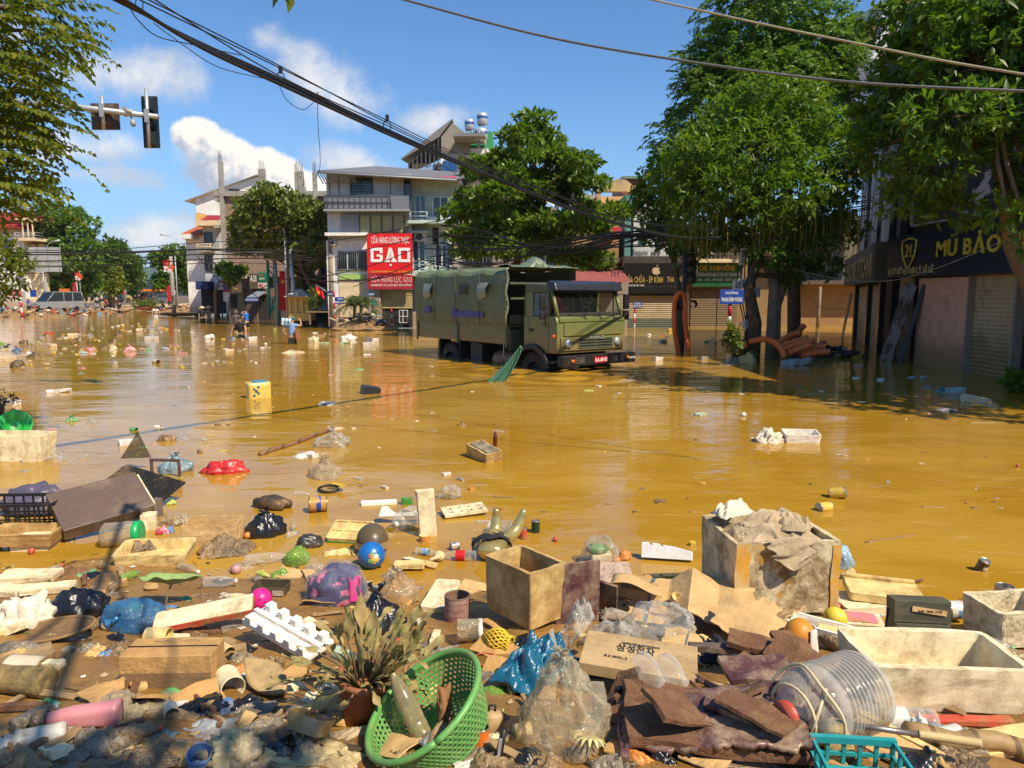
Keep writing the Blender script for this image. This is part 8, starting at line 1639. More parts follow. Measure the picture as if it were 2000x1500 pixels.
# mannequin
GOLD=mat('gold_mannequin_skin',(.52,.42,.16),.22,.3,dk=(.28,.2,.09),dq=6,metal=.6)
t=thg('mannequin','gold painted mannequin on its back with both legs turned up','mannequin');p=g(960,1100)
J=[((-.02,-.02,.06),(.13,.085)),((.02,.10,.085),(.11,.08)),((.05,.20,.08),(.105,.075)),((.005,.27,.09),(.062,.062)),((.075,.34,.14),(.054,.054)),((.085,.37,.24),(.040,.040)),((.082,.36,.315),(.030,.030)),((.145,.26,.09),(.062,.062)),((.235,.32,.13),(.054,.054)),((.285,.35,.22),(.042,.042)),((.31,.35,.30),(.030,.030))]
skinned('body',J,[(0,1),(1,2),(2,3),(3,4),(4,5),(5,6),(2,7),(7,8),(8,9),(9,10)],GOLD,t,2);mb=MB();mb.grid(20,10,lambda a,b:(.02+.15*ma.cos(3.3*a-.1),.13+.10*(b-.5)+.03*ma.sin(a*9),.07+.105*ma.sin(3.3*a-.1)+.008*ma.sin(a*20+b*8)));mb.mk('wrapped_cloth',mat('black_cloth',(.018,.018,.02),.85),t,sol=.006);put(t,p,.15)
for(u,v,r_,lb,c_)in((1022,1052,.03,'small dark jar with red base between the mannequin legs','grey'),(1046,1040,.035,'dark green lump of bottles behind the mannequin legs','green')):can(lb,g(u,v),r_*3,r_,.2,pm_('red')if 'red' in lb else mat('bottle_green_dark',(.015,.04,.02),.3),None,lie=False,name='jar',cat='jar')
btl('clear cola bottle with red label lying left of the big foam box',g(905,1095)+Ve((.1,0,0)),.27,.08,ma.pi-.1,CLRB,None,mat('cola_red',(.5,.012,.015),.4),text='Coca-Cola');btl('small water bottle with blue white label below the blue ball',g(812,1082),.19,.058,-.35,CLRB,pm_('blue'),mat('label_blue_white',(.55,.6,.65),.4,0,col2=(.05,.2,.4),c2s=18));t=thg('net_bag','small cream net of garlic beside the water bottle','net bag');mb=MB();mb.ball((0,0,.035),(.045,.05,.04),14);mb.tube([(.0,-.03,.05),(-.05,-.06,.04),(-.08,-.07,.03)],[.025,.012,.018],8);mb.mk('net',mat('cream_net',(.6,.48,.25),.8,.2),t);put(t,g(858,1095),.2)
can('crumpled red and blue snack bag beside the cola bottle',g(880,1075),.07,.03,.4,mat('snack_blue',(.03,.12,.3),.3,.1,col2=(.5,.4,.3),c2s=14),pm_('blue'),name='snack_bag',cat='snack bag')
# --- big foam boxes
A=cbx((1036,1234),(1108,1204),(929,1192),1131);fbx('large empty mud coated foam box open in the centre of the bank',A[0],A[1],A[2],A[3],A[4],FOAMD,.026,.004,r=.012,taper=.96)
A=cbx((1432,1205),(1635,1196),(1378,1130),1073);BX=A;sb=fbx('big mud splashed foam box with orange tape heaped with cloth',A[0],A[1],A[2],A[3],A[4],mat('tape_mud_foam',(.74,.62,.38),.7,.55,dk=(.22,.135,.055),dq=3.6,bump=.4,bq=40,col2=(.58,.30,.04),c2s=3.2,c2t=.62,c2w=.03),.03,.005,r=.012,taper=.97)
CLO=mat('mud_beige_cloth',(.44,.34,.21),.85,.35,dk=(.24,.165,.085),dq=4,bump=.45,bq=16);s_=mpp(A[0])
for x0,x1,z0,z1 in((-.5,-.36,.15,1.0),(.42,.5,0,.95),(-.36,.1,.9,1.0)):mb=MB();mb.grid(6,8,lambda a,b:((x0+(x1-x0)*a)*A[1]+.004*ma.sin(b*9),-A[2]/2-.004+.0035*(1-b),(z0+(z1-z0)*b)*A[3]));mb.mk('orange_tape',mat('orange_tape',(.62,.30,.03),.4,.45,dk=(.6,.5,.3),dq=7),sb)
crm('heap of muddy beige cloth on top of the big splashed foam box',A[0]+Ve((.0,.0,A[3]-.05)),.50,.38,.13,CLO,A[4]+.1,0,3.3,'cloth_heap','cloth',2.6,.008,n=70,ridge=.75,soft=True)
crm('upper fold of muddy cloth lying across the cloth heap',A[0]+Ve((.05,.0,A[3]+.015)),.34,.22,.10,CLO,A[4]-.5,0,6.1,'cloth','cloth',2.4,.008,n=60,ridge=.9,soft=True);crm('right hand fold of beige cloth spilling over the box rim',A[0]+Ve((.16,.06,A[3]-.01)),.26,.26,.11,CLO,A[4]+.7,0,9.2,'cloth','cloth',2.2,.008,n=50,ridge=.8,soft=True)
mb=MB();mb.grid(30,30,lambda a,b:((a-.5)*.30*(1-.35*b)+.02*ma.sin(b*14),-.016-.02*ma.sin(a*6+b*13)*b-.05*b,.02-.19*b*(.6+.4*ma.sin(3.1*a))+.02*ma.sin(a*3)));fr=A[0]+Ve((ma.sin(A[4]),-ma.cos(A[4]),0))*(A[2]/2+.0)+Ve((0.0,0,A[3]));put(tag(mb.mk('hanging_cloth',CLO,None,sol=.008),'pleated fold of beige cloth hanging over the front of the splashed box','cloth'),fr,A[4])
crm('cream white cloth corner at the left of the cloth heap',A[0]+Ve((-.2,.1,A[3]+.06)),.26,.16,.09,mat('cream_cloth',(.62,.54,.42),.85,.2,bump=.4,bq=40),.5,0,name='cloth',cat='cloth',n=26);bag('clear grey bag tucked in the left end of the splashed box',A[0]+Ve((-.2,-.08,A[3]-.1)),.09,.08,.10,CLRM,.2,False)
bag('pale blue plastic bag behind the right side of the splashed box',g(1640,1105),.09,.085,.12,mat('pale_blue_film',(.22,.34,.42),.2,.25,dk=(.55,.55,.5),dq=5,spec=.8,bump=.6,bq=18),.4,False)
t=thg('shuttlecock','dirty shuttlecock lying by the splashed box','shuttlecock');mb=MB();mb.ball((0,0,0),.016,10);mb.mk('cork',FOAM,t);mb=MB()
for k in range(14):a=k*.449;mb.add([(.012*ma.cos(a-.1),.012*ma.sin(a-.1),.01),(.012*ma.cos(a+.1),.012*ma.sin(a+.1),.01),(.036*ma.cos(a+.2),.036*ma.sin(a+.2),.075),(.036*ma.cos(a-.2),.036*ma.sin(a-.2),.075)],[(0,1,2,3)])
mb.mk('feathers',FOAMC,t);t.location=g(1648,1132)+Ve((0,0,.03));t.rotation_euler=(0,R(75),.3)
p=g(1728,1195);blk('muddy foam slab under the ribbed foam lid',p+Ve((-.05,.06,0)),.50,.26,.06,.1,FOAM,.004);t=thg('foam_cover','thick cream foam lid with raised rear rim stacked at right','foam lid');mb=MB();bxy(mb,.44,.27,.05,None,.02,1);mb.jit(.003,20);mb.mk('slab',FOAMC,t);mb=MB();mb.b2((-.21,.10,.052),(.21,.125,.075));mb.jit(.002,30);mb.mk('rim',FOAMC,t,bevel=.006);put(t,p+Ve((.02,.08,.075)),-.25,0,(.05,.03))
p=g(1683,1228);t=thg('foam_tray','pink printed foam packing tray beside the yellow ball','foam piece');mb=MB();bxy(mb,.26,.17,.035,None,.03,.97);mb.jit(.004,22);mb.mk('foam',FOAM,t);mb=MB();bxy(mb,.2,.12,.004,None,.02,1);mb.mk('printed_face',mat('pink_print',(.60,.22,.25),.5,.2,col2=(.45,.25,.08),c2s=14,c2t=.55),t).location.z=.037;put(t,p+Ve((0,.05,.01)),-.22,0,(.06,0))
mb=MB();mb.lat([(.062*ma.sin(ma.pi*k/16)+.0001,.06-.06*ma.cos(ma.pi*k/16))for k in range(17)],40)
mb.v=[tuple(Ve((x,y,z))*(1+.03*abs(ma.sin(6*ma.atan2(y,x)))))for x,y,z in mb.v];put(tag(mb.mk('ball',mat('yellow_ball',(.66,.52,.05),.4,.15),None),'yellow ribbed ball in front of the splashed box','ball'),g(1622,1222),.2,0,(.4,.2));sph('red ball half hidden by the foam slab',g(1635,1195),.032,pm_('red'));sph('red plastic ball behind the green wooden box',g(1805,1200),.05,pm_('red'));sph('small bright blue ball at right beside the big white box',g(1934,1315),.026,pm_('blue'))
A=cbx((1655,1292),(1722,1268),(1530,1222),1270);t=fbx('long white foam packing tray lying diagonally in front of the splashed box',g(1632,1262),.50,.15,.10,-.55,FOAMW,.016,.003,(.0,.05),r=.012);blk('foam bridge with two round wells inside the long tray',g(1628,1256,.03),.16,.11,.05,-.55,FOAMC,.003)
t=thg('balloon','orange ball wrapped with torn white paper on the long foam tray','ball');mb=MB();mb.ball((0,0,.08),(.075,.075,.085),22);mb.mk('skin',mat('orange_skin',(.55,.22,.02),.45,.2,dk=(.3,.15,.04)),t);mb=MB();mb.grid(16,12,lambda a,b:((.078+.02*b)*ma.cos(-1.9+2.6*a)+.02*b,(.078+.02*b)*ma.sin(-1.9+2.6*a),.13-.12*b+.012*ma.sin(a*11+b*3)));mb.mk('paper_wrap',mat('printed_white_paper',(.66,.60,.54),.8,.2),t,sol=.002);put(t,g(1552,1278),.5,.02,(0,.3))
t=thg('wooden_box','dark green wooden ammunition style box leaning open at right','wooden box');A=cbx((1735,1282),(1855,1290),(1725,1245),1215);DGB=mat('dark_green_wood',(.085,.085,.055),.55,.3,dk=(.17,.13,.07),dq=6,wave=('Z',5,(.06,.06,.04),(.5,.9,3)));mb=MB();bxy(mb,.27,.12,.19,None,.006,1);mb.mk('case',DGB,t);mb=MB();mb.b2((-.145,-.075,.165),(.145,-.062,.18));mb.b2((-.14,-.05,.195),(.14,.05,.31));mb.mk('lid',DGB,t,bevel=.004);mb=MB();mb.box((.03,-.056,.26),(.17,.006,.025),rot=(0,.12,0));lb_=mb.mk('paper_label',CARDL,t);ltr('AM 200-228',.12,.012,TR(.03,-.0605,.26,rx=R(90)),TXW if False else BLK,lb_,depth=.001);mb=MB();mb.tube([(-.15,0,.25),(-.17,-.02,.15),(-.16,-.03,.05)],.006,6);mb.mk('strap',BLK,t);put(t,g(1792,1285),-.10,0,(-.12,0))
can('white labelled tin lying behind the green wooden box',g(1845,1215),.11,.055,.1,pm_('white'),TINM,dz=.02,band=pm_('blue'));can('open pale tin standing at the water line far right',g(1960,1172),.10,.055,0,mat('pale_tin_label',(.42,.42,.40),.4,.3,col2=(.4,.18,.04),c2s=6),TINM,lie=False,op_=True)
A=cbx((1985,1285),(2075,1262),(1902,1230),1190);fbx('brick textured white foam box at the right edge',A[0]+Ve((.03,.05,0)),.40,.30,.20,.12,mat('scored_foam',(.70,.60,.38),.75,.35,dk=(.20,.13,.06),dq=10,bump=.8,bq=40),.026,.005)
btl('water bottle with blue label lying behind the big white box',g(1868,1262),.26,.072,-.55,CLRB,pm_('green'),mat('blue_water_label',(.02,.20,.42),.35,.05,col2=(.6,.65,.6),c2s=16,c2t=.6),dz=.02);btl('frosted brown water bottle nearest the right foam box',g(1925,1290),.24,.085,-.35,CLRY,None,None);btl('second frosted bottle lying over the first at the right edge',g(1975,1310),.26,.08,-.45,CLRM,None,None);blk('white foam corner under the blue labelled bottle',g(1885,1285),.10,.06,.05,.5,FOAMW);crm('yellow snack packet beside the green wooden box',g(1870,1290),.08,.05,.04,pm_('yellow'),.4,name='snack_packet',cat='packet',n=14)
A=cbx((1752,1402),(1998,1398),(1672,1330),1318);fbx('biggest white foam box with worn rim at lower right',g(1842,1385)+Ve((0,.12,0)),.66,.36,.19,-.03,FOAM,.03,.005,(.0,.02),.015,r=.02);plk('red and purple strip under the biggest white foam box',g(1862,1412),.46,.05,.02,-.02,pm_('red'),None,.0,'strip','strip');plk('dark purple panel under the red strip',g(1905,1418),.3,.06,.03,-.1,pm_('purple'),None,-.01)
t=ribjug('huge ribbed clear water jug lying with rope and red cap',g(1650,1440)+Ve((.10,.08,0)),.145,.40,ma.pi+.45,JUG,0,pm_('red'),.32);mb=MB();mb.tube([(.15*ma.cos(a),.15*ma.sin(a),.30+.02*ma.sin(3*a))for a in np.linspace(0,6.28,30)],.006,6);mb.tube([(.10*ma.cos(a),.10*ma.sin(a),.365)for a in np.linspace(0,6.28,24)],.006,6);mb.tube([(.15,0,.30),(.09,.05,.36),(-.02,.10,.37),(-.12,.08,.30)],.006,6);mb.mk('rope_handle',mat('cream_rope',(.6,.5,.3),.8,.2),t)
btl('large water bottle with pale printed label lying in front of the biggest white box',g(1828,1440),.34,.10,ma.pi-.17,CLRB,None,mat('pale_print_label',(.55,.56,.5),.45,.2,col2=(.25,.4,.5),c2s=18,c2t=.56),dz=.01)
crm('white crumpled tissue in front of the large water bottle',g(1790,1432),.10,.08,.07,FOAMW,.5,name='tissue',cat='tissue',n=18);can('white paper cup lying by the bamboo log',g(1832,1458),.09,.032,.3,pm_('white'),pm_('white'),op_=True,name='cup',cat='cup');bag('clear plastic bundle lying on the bamboo log',g(1880,1462),.10,.05,.05,CLRM,.1,False)
plk('torn flat cardboard sheet below the clear jug',g(1742,1470),.30,.16,.01,-.75,CARDL,(.12,.1),.02,'cardboard','cardboard',.006);plk('pale wooden stick beside the torn cardboard',g(1745,1450),.28,.03,.03,-.85,FOAMC,(0,.1),.02);plk('cream board fragment at the lower right edge',g(1965,1470),.28,.12,.03,.2,FOAMC,(.1,0),.03);stk('thick bamboo log lying at the lower right corner',g(1780,1462,.06),g(2060,1500,.06),.036,mat('old_bamboo',(.34,.22,.09),.6,.35,dk=(.13,.08,.035),dq=8,wave=('X',2.2,(.14,.08,.03),(.92,.98))),'bamboo_log','log',taper=1)
t=thg('umbrella_pole','steel pole with cream grip across the lower right corner','pole');a=g(1625,1462,.10);b=g(1905,1508,.10);d=b-a;mb=MB();mb.tube([(0,0,0),d*.62],.0105,10);mb.mk('tube',mat('dull_steel',(.25,.24,.23),.35,.3,metal=.7),t);mb=MB();k=40;mb.tube([d*(.60+.42*i/k)for i in range(k+1)],[.0155 if i%2 else .0135 for i in range(k+1)],12);mb.mk('grip',mat('cream_grip',(.55,.42,.2),.6,.2),t);t.location=a
crate('teal plastic crate at the bottom edge below the jug',g(1680,1535),.26,.17,.10,-.1,mat('teal_crate',(.02,.30,.31),.4,.15),5,2)
# --- centre pile: kraft paper, boards, bags
p=g(1330,1215);kp=bentsheet('huge creased brown kraft carton spread over the centre pile',p+Ve((.02,.04,0)),.74,.46,((.28,38),(.5,-58),(.72,30),(.86,-22)),-.3,CARDL,(.16,0),.10,stripe=.12);ltr('WASHING MACHINE',.26,.026,TR(-.02,-.17,.075,rz=R(-12),rx=R(8)),mat('brown_ink',(.16,.11,.08),.8),kp,bold=.03,depth=.004)
bentsheet('kraft flap rising to a peak against the splashed foam box',g(1400,1190),.42,.34,((.4,-75),(.7,35)),.35,CARDL,(.1,-.9),.16);bentsheet('long kraft panel sloping towards the navy cloth',g(1470,1262),.50,.22,((.55,-14),),-.62,CARDL,(.35,.1),.12,stripe=.7);bentsheet('bent brown carton flap in front of the opened carton',g(1290,1180),.34,.22,((.3,-60),(.6,70)),.15,CARD,(.3,-.2),.12,stripe=.4)
bentsheet('folded kraft strip under the big clear crinkled bag',g(1350,1288),.36,.20,((.5,-35),),-.4,CARDL,(.2,.1),.07,stripe=.3);bentsheet('torn kraft corner curling above the orange ball',g(1500,1240),.30,.20,((.45,50),),-.9,CARDL,(.2,.3),.10)
plk('upright dark maroon board at the right side of the big open foam box',g(1128,1222)+Ve((0,.04,.13)),.27,.018,.36,.3,VINYL,(0,R(90)-.0,)if False else None,-.14,jit_=.003);plk('splintered maroon panel leaning behind the upright board',g(1165,1200)+Ve((.02,.05,.0)),.24,.02,.22,-.55,VINYL,(.25,.1),.0);plk('pale scratched board behind the splintered panel',g(1190,1180)+Ve((.02,.12,.05)),.30,.25,.012,.1,mat('scratched_board',(.42,.32,.24),.7,.4,dk=(.12,.05,.06),dq=16),(.75,0),.05)
t=thg('carton','opened kraft carton printed with blue lines left of the paper sheet','carton');mb=MB();bxy(mb,.30,.20,.12,.006,.006,1.0);mb.jit(.006,7);mb.mk('carton_body',CARDL,t);mb=MB();mb.grid(8,8,lambda a,b:(-.15+.3*a,-.10-.15*b,.12-.06*b+.02*ma.sin(a*5)));mb.mk('flap',CARDL,t,sol=.005);mb=MB();mb.b2((.07,-.104,.0),(.085,-.1005,.12));mb.mk('printed_line',mat('ink_blue_grey',(.10,.13,.15),.8),t);ltr('DAI LOAN',.14,.03,TR(-.02,-.107,.07,rx=R(90)),MATS['ink_blue_grey'],t,bold=.02,depth=.002);put(t,g(1245,1200)+Ve((0,.06,.06)),-.25,0,(-.45,.1))
crm('curled grey sole like sheet in front of the opened carton',g(1205,1218),.20,.12,.05,mat('curled_grey',(.30,.26,.2),.7,.4),-.3,.04,name='curled_sheet',cat='sheet',n=18,freq=1.6);crm('brown chunk of wet fibre under the curled sheet',g(1212,1240),.16,.10,.07,PART,.2,.02,name='wet_fibre',cat='debris',n=20,freq=5)
bag('large clear crinkled bag with cream screw neck on the centre pile',g(1290,1258,.06),.175,.13,.125,CLR,.1,False,0,.14,.07);t=can('cream plastic bottle neck poking out of the crinkled clear bag',g(1318,1215,.13),.035,.035,0,FOAMC,FOAMC,lie=False,tl_=(.5,.3),op_=True,name='screw_neck',cat='neck ring')
crm('crinkled clear film running left from the big clear bag',g(1195,1262),.30,.12,.09,CLR,.3,.04,n=30,freq=5);crm('dark navy cloth bundle on the right of the centre pile',g(1405,1290),.32,.18,.10,mat('navy_cloth',(.018,.02,.032),.85,.1,bump=.3,bq=60),-.1,.03,8.1,'cloth','cloth',2.6,.006)
t=thg('carton','flat muddy gift carton with Korean print and maroon edges on the pile','carton');mb=MB();bxy(mb,.50,.30,.05,None,.004,1);mb.jit(.002,9);mb.mk('lid',mat('muddy_print_card',(.47,.33,.16),.75,.4,dk=(.30,.19,.09),dq=5),t).location.z=.07;mb=MB();bxy(mb,.48,.28,.06,None,.004,1);mb.mk('base',VINYL,t);INK=mat('black_ink',(.03,.03,.035),.8)
ltr('삼성전자',.17,.055,TR(-.02,.03,.1235),INK,t,bold=.02,depth=.002);ltr('SAMSUNG ELECTRONICS',.17,.014,TR(-.0,.075,.1235),INK,t,depth=.002);ltr('8.0 MOL-2',.10,.018,TR(-.1,-.06,.1235),INK,t,depth=.002);mb=MB();mb.b2((-.245,-.153,.0),(.245,-.150,.055));mb.mk('dark_gap',BLK,t);put(t,g(1250,1350,.02)+Ve((0,.06,0)),-.24,0,(.02,.05))
# broken cabinet
t=thg('broken_cabinet','collapsed maroon laminate cabinet with torn chipboard at the bottom centre','cabinet');p=g(1400,1475)
mb=MB();mb.grid(40,24,lambda a,b:((a-.5)*.62+.03*fbm(b*9,3),(b-.5)*.34-.10*noise.noise(Ve((a*5,0,1)))*max(0,.4-b)-.03*noise.noise(Ve((a*23,0,1)))*(b<.1),.02*fbm(a*5,b*5)+.09*(a-.5)));mb.mk('top_panel',VINYL,t,sol=.02).location=(-.02,.02,.19)
mb=MB();bxy(mb,.64,.34,.035,None,.006,1);mb.jit(.012,12);mb.mk('upper_board',PART,t).location=(0,.03,.155)
mb=MB();bxy(mb,.03,.34,.24,None,.004,1);mb.jit(.006,12);mb.mk('side_board',VINYL,t).location=(-.33,-.02,-.09);mb=MB();bxy(mb,.02,.3,.22,None,.004,1);mb.mk('divider',BLK,t).location=(-.03,.02,-.08)
mb=MB();mb.b2((-.35,.18,-.12),(.36,.20,.16));mb.mk('back_board',mat('black_board_dark',(.012,.01,.01),.6),t);mb=MB();bxy(mb,.40,.03,.26,None,.004,1);mb.jit(.01,12);o=mb.mk('fallen_door',VINYL,t);o.location=(.12,-.16,-.10);o.rotation_euler=(.5,.1,.1)
mb=MB();bxy(mb,.32,.02,.22,None,.004,1);mb.jit(.012,12);o=mb.mk('torn_panel',PART,t);o.location=(.36,-.12,-.06);o.rotation_euler=(.6,-.5,.5);put(t,p+Ve((-.0,.05,-.09)),-.10,0,(.06,.05))
for k,(u,v,w,d,rz,dz,lb,m_,tl)in enumerate(((1500,1330,.36,.12,-.35,.14,'shredded brown chipboard strip under the navy cloth',PART,(.1,.1)),(1560,1345,.26,.16,-.8,.12,'broken chipboard slab at the right of the centre pile',PART,(.35,.2)),(1590,1420,.30,.18,-1.0,.06,'torn brown chipboard sheet leaning right of the cabinet',PART,(.7,.1)),(1620,1470,.22,.16,-1.1,.04,'dark brown chipboard scrap at the bottom beside the teal crate',PART,(.6,.2)),(1430,1325,.40,.05,-.05,.12,'long dark wood strip below the navy cloth',WOODD,(0,.03)),(1545,1300,.18,.12,.3,.1,'frayed reddish fibre chunk beside the navy cloth',PART,(.3,.1)),(1480,1390,.28,.16,.1,.15,'maroon mud splashed panel on top of the cabinet',VINYL,(.12,.05)),(1560,1450,.22,.20,.2,.06,'mud splattered maroon door at the bottom right of the pile',VINYL,(.9,.1)),(1440,1490,.30,.14,.05,.0,'maroon board lying at the bottom edge of the picture',VINYL,(.2,.1)))):plk(lb,g(u,v)+Ve((0,.03,0)),w,d,.022,rz,m_,tl,dz,jit_=.012)
t=thg('goggles','clear plastic double cup packaging lying on the maroon panel','plastic packaging')
for sx in(-1,1):mb=MB();mb.grid(12,10,lambda a,b:(sx*.055+.06*(a-.5)*2*(1-.25*b),.09*(b-.5)*2*(.55+.45*ma.sin(ma.pi*a)),.055*ma.sin(ma.pi*a)*ma.sin(ma.pi*b)**.5));mb.mk('cup',CLRB,t)
put(t,g(1285,1405,.20),.35,0,(.3,.25))
bag('tall clear bag with dirty water stains and twisted neck on the centre pile',g(1100,1450,.0),.15,.125,.24,CLRM,.2,True,-.0,.16,.05);crm('twisted clear neck of film above the stained bag',g(1128,1265,.02),.11,.20,.10,CLR,-.5,.10,n=24,freq=5)
crm('bright blue plastic sheet left of the stained clear bag',g(1050,1330),.26,.40,.11,mat('blue_film',(.01,.11,.20),.2,.12,spec=.8,bump=.5,bq=18),-.55,.06,4.4,n=44,freq=3.4)
# --- left to centre, front
p=g(650,1180);PINKC=mat('pink_cloth_print',(.55,.13,.26),.6,.1,col2=(.035,.04,.13),c2s=7,c2t=.46,c2w=.02,var=.3,sr=(1,.4,1.6));t=thg('clothes_bag','big clear bag packed with pink and navy clothes','bag of clothes');v,f_=bgs(.185,.15,.17,3.3,.12,.03);mb=MB();mb.add(v,f_,0,True);mb.mk('clothes',PINKC,t);v,f_=bgs(.197,.162,.182,3.3,.13,.05);mb=MB();mb.add(v,f_,0,True);mb.mk('film',clear('clear_shiny_film',(.95,.95,.95),.05,.04,.08,.8,14,face=.2),t);mb=MB();mb.grid(10,10,lambda a,b:(-.15+.05*a-.03*b,-.02+.1*a,.14+.16*b*(1-.4*a)));mb.mk('bag_corner',MATS['clear_shiny_film'],t);mb=MB();mb.grid(12,12,lambda a,b:(.06+.11*a,-.10+.03*ma.sin(a*9),.02+.15*b+.01*ma.sin(b*9+a*14)));mb.mk('pink_garment',mat('hot_pink_cloth',(.62,.05,.26),.7,.05),t,sol=.004);put(t,p+Ve((0,.08,0)),.05)
bag('knotted green bag behind the bag of clothes',g(580,1100),.09,.07,.09,CLRG,.3,False);crm('yellow green plastic left of the bag of clothes',g(548,1125),.12,.12,.06,CLRG,.3,n=20)
t=bag('clear knotted bag full of empty water bottles',g(775,1170),.145,.115,.12,clear('tan_clear_film',(.9,.8,.62),.22,.25,.1,.6,16,film=(.6,.45,.28)),.1,True,0,.12,.04)
for k,(x,y,z)in enumerate(((.03,-.02,.06),(.07,.02,.07),(-.05,.0,.06))):b_=btl('empty water bottle inside the clear knotted bag, '+('middle one','right one','left one')[k],t.location+Ve((x,y,z-.03)),.15,.05,.6+k,CLRB,pm_('blue'),None)
p=g(858,1190);blk('flat white foam slab lying left of the big open foam box',p+Ve((.0,.12,0)),.165,.40,.035,-.18,FOAM,.003,(.05,0),.02,r=.03);blk('white foam strip behind the flat foam slab',g(800,1112),.22,.1,.03,.05,FOAMC,.003,dz=.02)
t=can('rusty maroon tin with a caved open top beside the big foam box',g(893,1210),.155,.074,.3,mat('rust_maroon_label',(.24,.06,.07),.65,.55,dk=(.42,.34,.26),dq=9,sr=(1,1,4)),mat('rusty_tin',(.16,.10,.075),.7,.4),lie=False,op_=True,tl_=(0,0))
bag('black rubbish bag with twisted top in the centre',g(738,1228),.155,.12,.14,GBAG,.2,True,0,.12,.03,pinch=1.0)
t=thg('ball','hot pink perforated ball with star cutouts','ball');mb=MB();mb.ball((0,0,.06),.066,28);mb.mk('skin',mat('hot_pink_plastic',(.66,.02,.22),.35,.08),t)
for a,e in((-.6,.25),(.25,.35),(.0,-.35),(-.9,-.3),(.75,-.1)):d=Ve((ma.sin(a)*ma.cos(e),-ma.cos(a)*ma.cos(e),ma.sin(e)));mb=MB();mb.pri(star(.011),0,.002,M=Matrix.Translation(Ve((0,0,.06))+d*.0655)@d.to_track_quat('Z','Y').to_matrix().to_4x4());mb.mk('star_cutout',mat('dark_pink_hole',(.10,.01,.04),.8),t)
put(t,g(510,1190),0)
t=can('mud coated plastic jar with white lid lying by the maroon tin',g(915,1252),.115,.058,.05,CLRM,CLRM,name='jar',cat='jar');t.location.x-=.06;mb=MB();mb.lat([(.056,.112),(.06,.115),(.06,.135),(0,.137)],24);mb.mk('lid',pm_('white'),t)
t=thg('net_bag','yellow foam net around a fruit right of the muddy jar','foam net');mb=MB()
for k in range(16):
 a0=k*2*ma.pi/16
 for sg in(-1,1):mb.tube([((.012+.05*ma.sin(min(1,q*1.25)*ma.pi*.8)**1)*ma.cos(a0+sg*q*1.6),(.012+.05*ma.sin(min(1,q*1.25)*ma.pi*.8))*ma.sin(a0+sg*q*1.6),q*.16)for q in np.linspace(.0,1,11)],.0042,5)
mb.mk('net',mat('yellow_net',(.62,.43,.03),.6,.1),t);mb=MB();mb.ball((0,0,.105),(.045,.045,.05),16);mb.mk('fruit',mat('tan_fruit',(.42,.26,.06),.6),t);lying(t,g(975,1258),.045,-.45,-.1);t.location.x-=.08
blk('small cream stick of foam with handwriting left of the muddy jar',g(850,1255),.04,.15,.035,-.08,FOAM,.002,dz=.0);blk('pale broken soap like block beside the cream stick',g(822,1222),.05,.06,.03,.2,FOAM)
# potted plant
pp=g(705,1405);t=thg('potted_plant','muddy wilted potted plant with mottled leaves in a terracotta pot','potted plant',pp,.1,rot=(.0,.12,.1));mb=MB();mb.lat([(0,0),(.07,0),(.10,.16),(.118,.165),(.118,.19),(.105,.19),(.098,.15),(0,.15)],28,wob=.03);mb.mk('pot',mat('terracotta',(.30,.105,.045),.7,.25,dk=(.4,.28,.15),dq=6),t)
mb=MB();Pl=[];Dl=[];Ll=[]
rr_=rn.Random(4)
for k in range(72):
 a=rr_.uniform(0,6.28);el=rr_.uniform(.05,1.25);L_=rr_.uniform(.10,.26);d=Ve((ma.cos(a)*ma.cos(el),ma.sin(a)*ma.cos(el)*.8,ma.sin(el)));b_=Ve((.04*ma.cos(a),.04*ma.sin(a),.15));e=b_+d*L_;mb.tube([b_,b_.lerp(e,.5)+Ve((0,0,.015)),e],.0045,5);Pl.append(e);Dl.append((d*.7+Ve((rr_.uniform(-.3,.3),rr_.uniform(-.3,.3),rr_.uniform(-.5,.45)))).normalized());Ll.append(rr_.uniform(.07,.15))
mb.mk('stems',mat('dry_stem',(.16,.13,.05),.8),t)
LM=mat('mottled_mud_leaf',(.20,.20,.055),.6,.55,dk=(.48,.33,.13),dq=9,trans=.15,col2=(.30,.30,.12),c2s=40,c2t=.55)
for e,d,L_ in zip(Pl,Dl,Ll):
 mb=MB();sd=d.cross(Ve((0,0,1))).normalized();n_=sd.cross(d);w=L_*.17;cu=rr_.uniform(-.35,.25);wv=rr_.uniform(0,6)
 mb.grid(8,4,lambda a,b:tuple(e+d*L_*a+sd*w*(b-.5)*2*ma.sin(ma.pi*min(1,a*.96+.03))**.8+n_*(L_*cu*a*a*1.3+.12*w*abs(b-.5)*2+.018*ma.sin(a*9+wv)*(b-.5))));mb.mk('leaf',LM,t)
t=can('pale green drink can with dragon print lying against the potted plant',g(655,1325,.10),.115,.031,-.45,mat('pale_green_can',(.36,.46,.33),.35,.1,col2=(.06,.13,.08),c2s=30,c2t=.62,c2w=.03),mat('aluminium',(.55,.56,.56),.3,metal=.8),pitch=-.15)
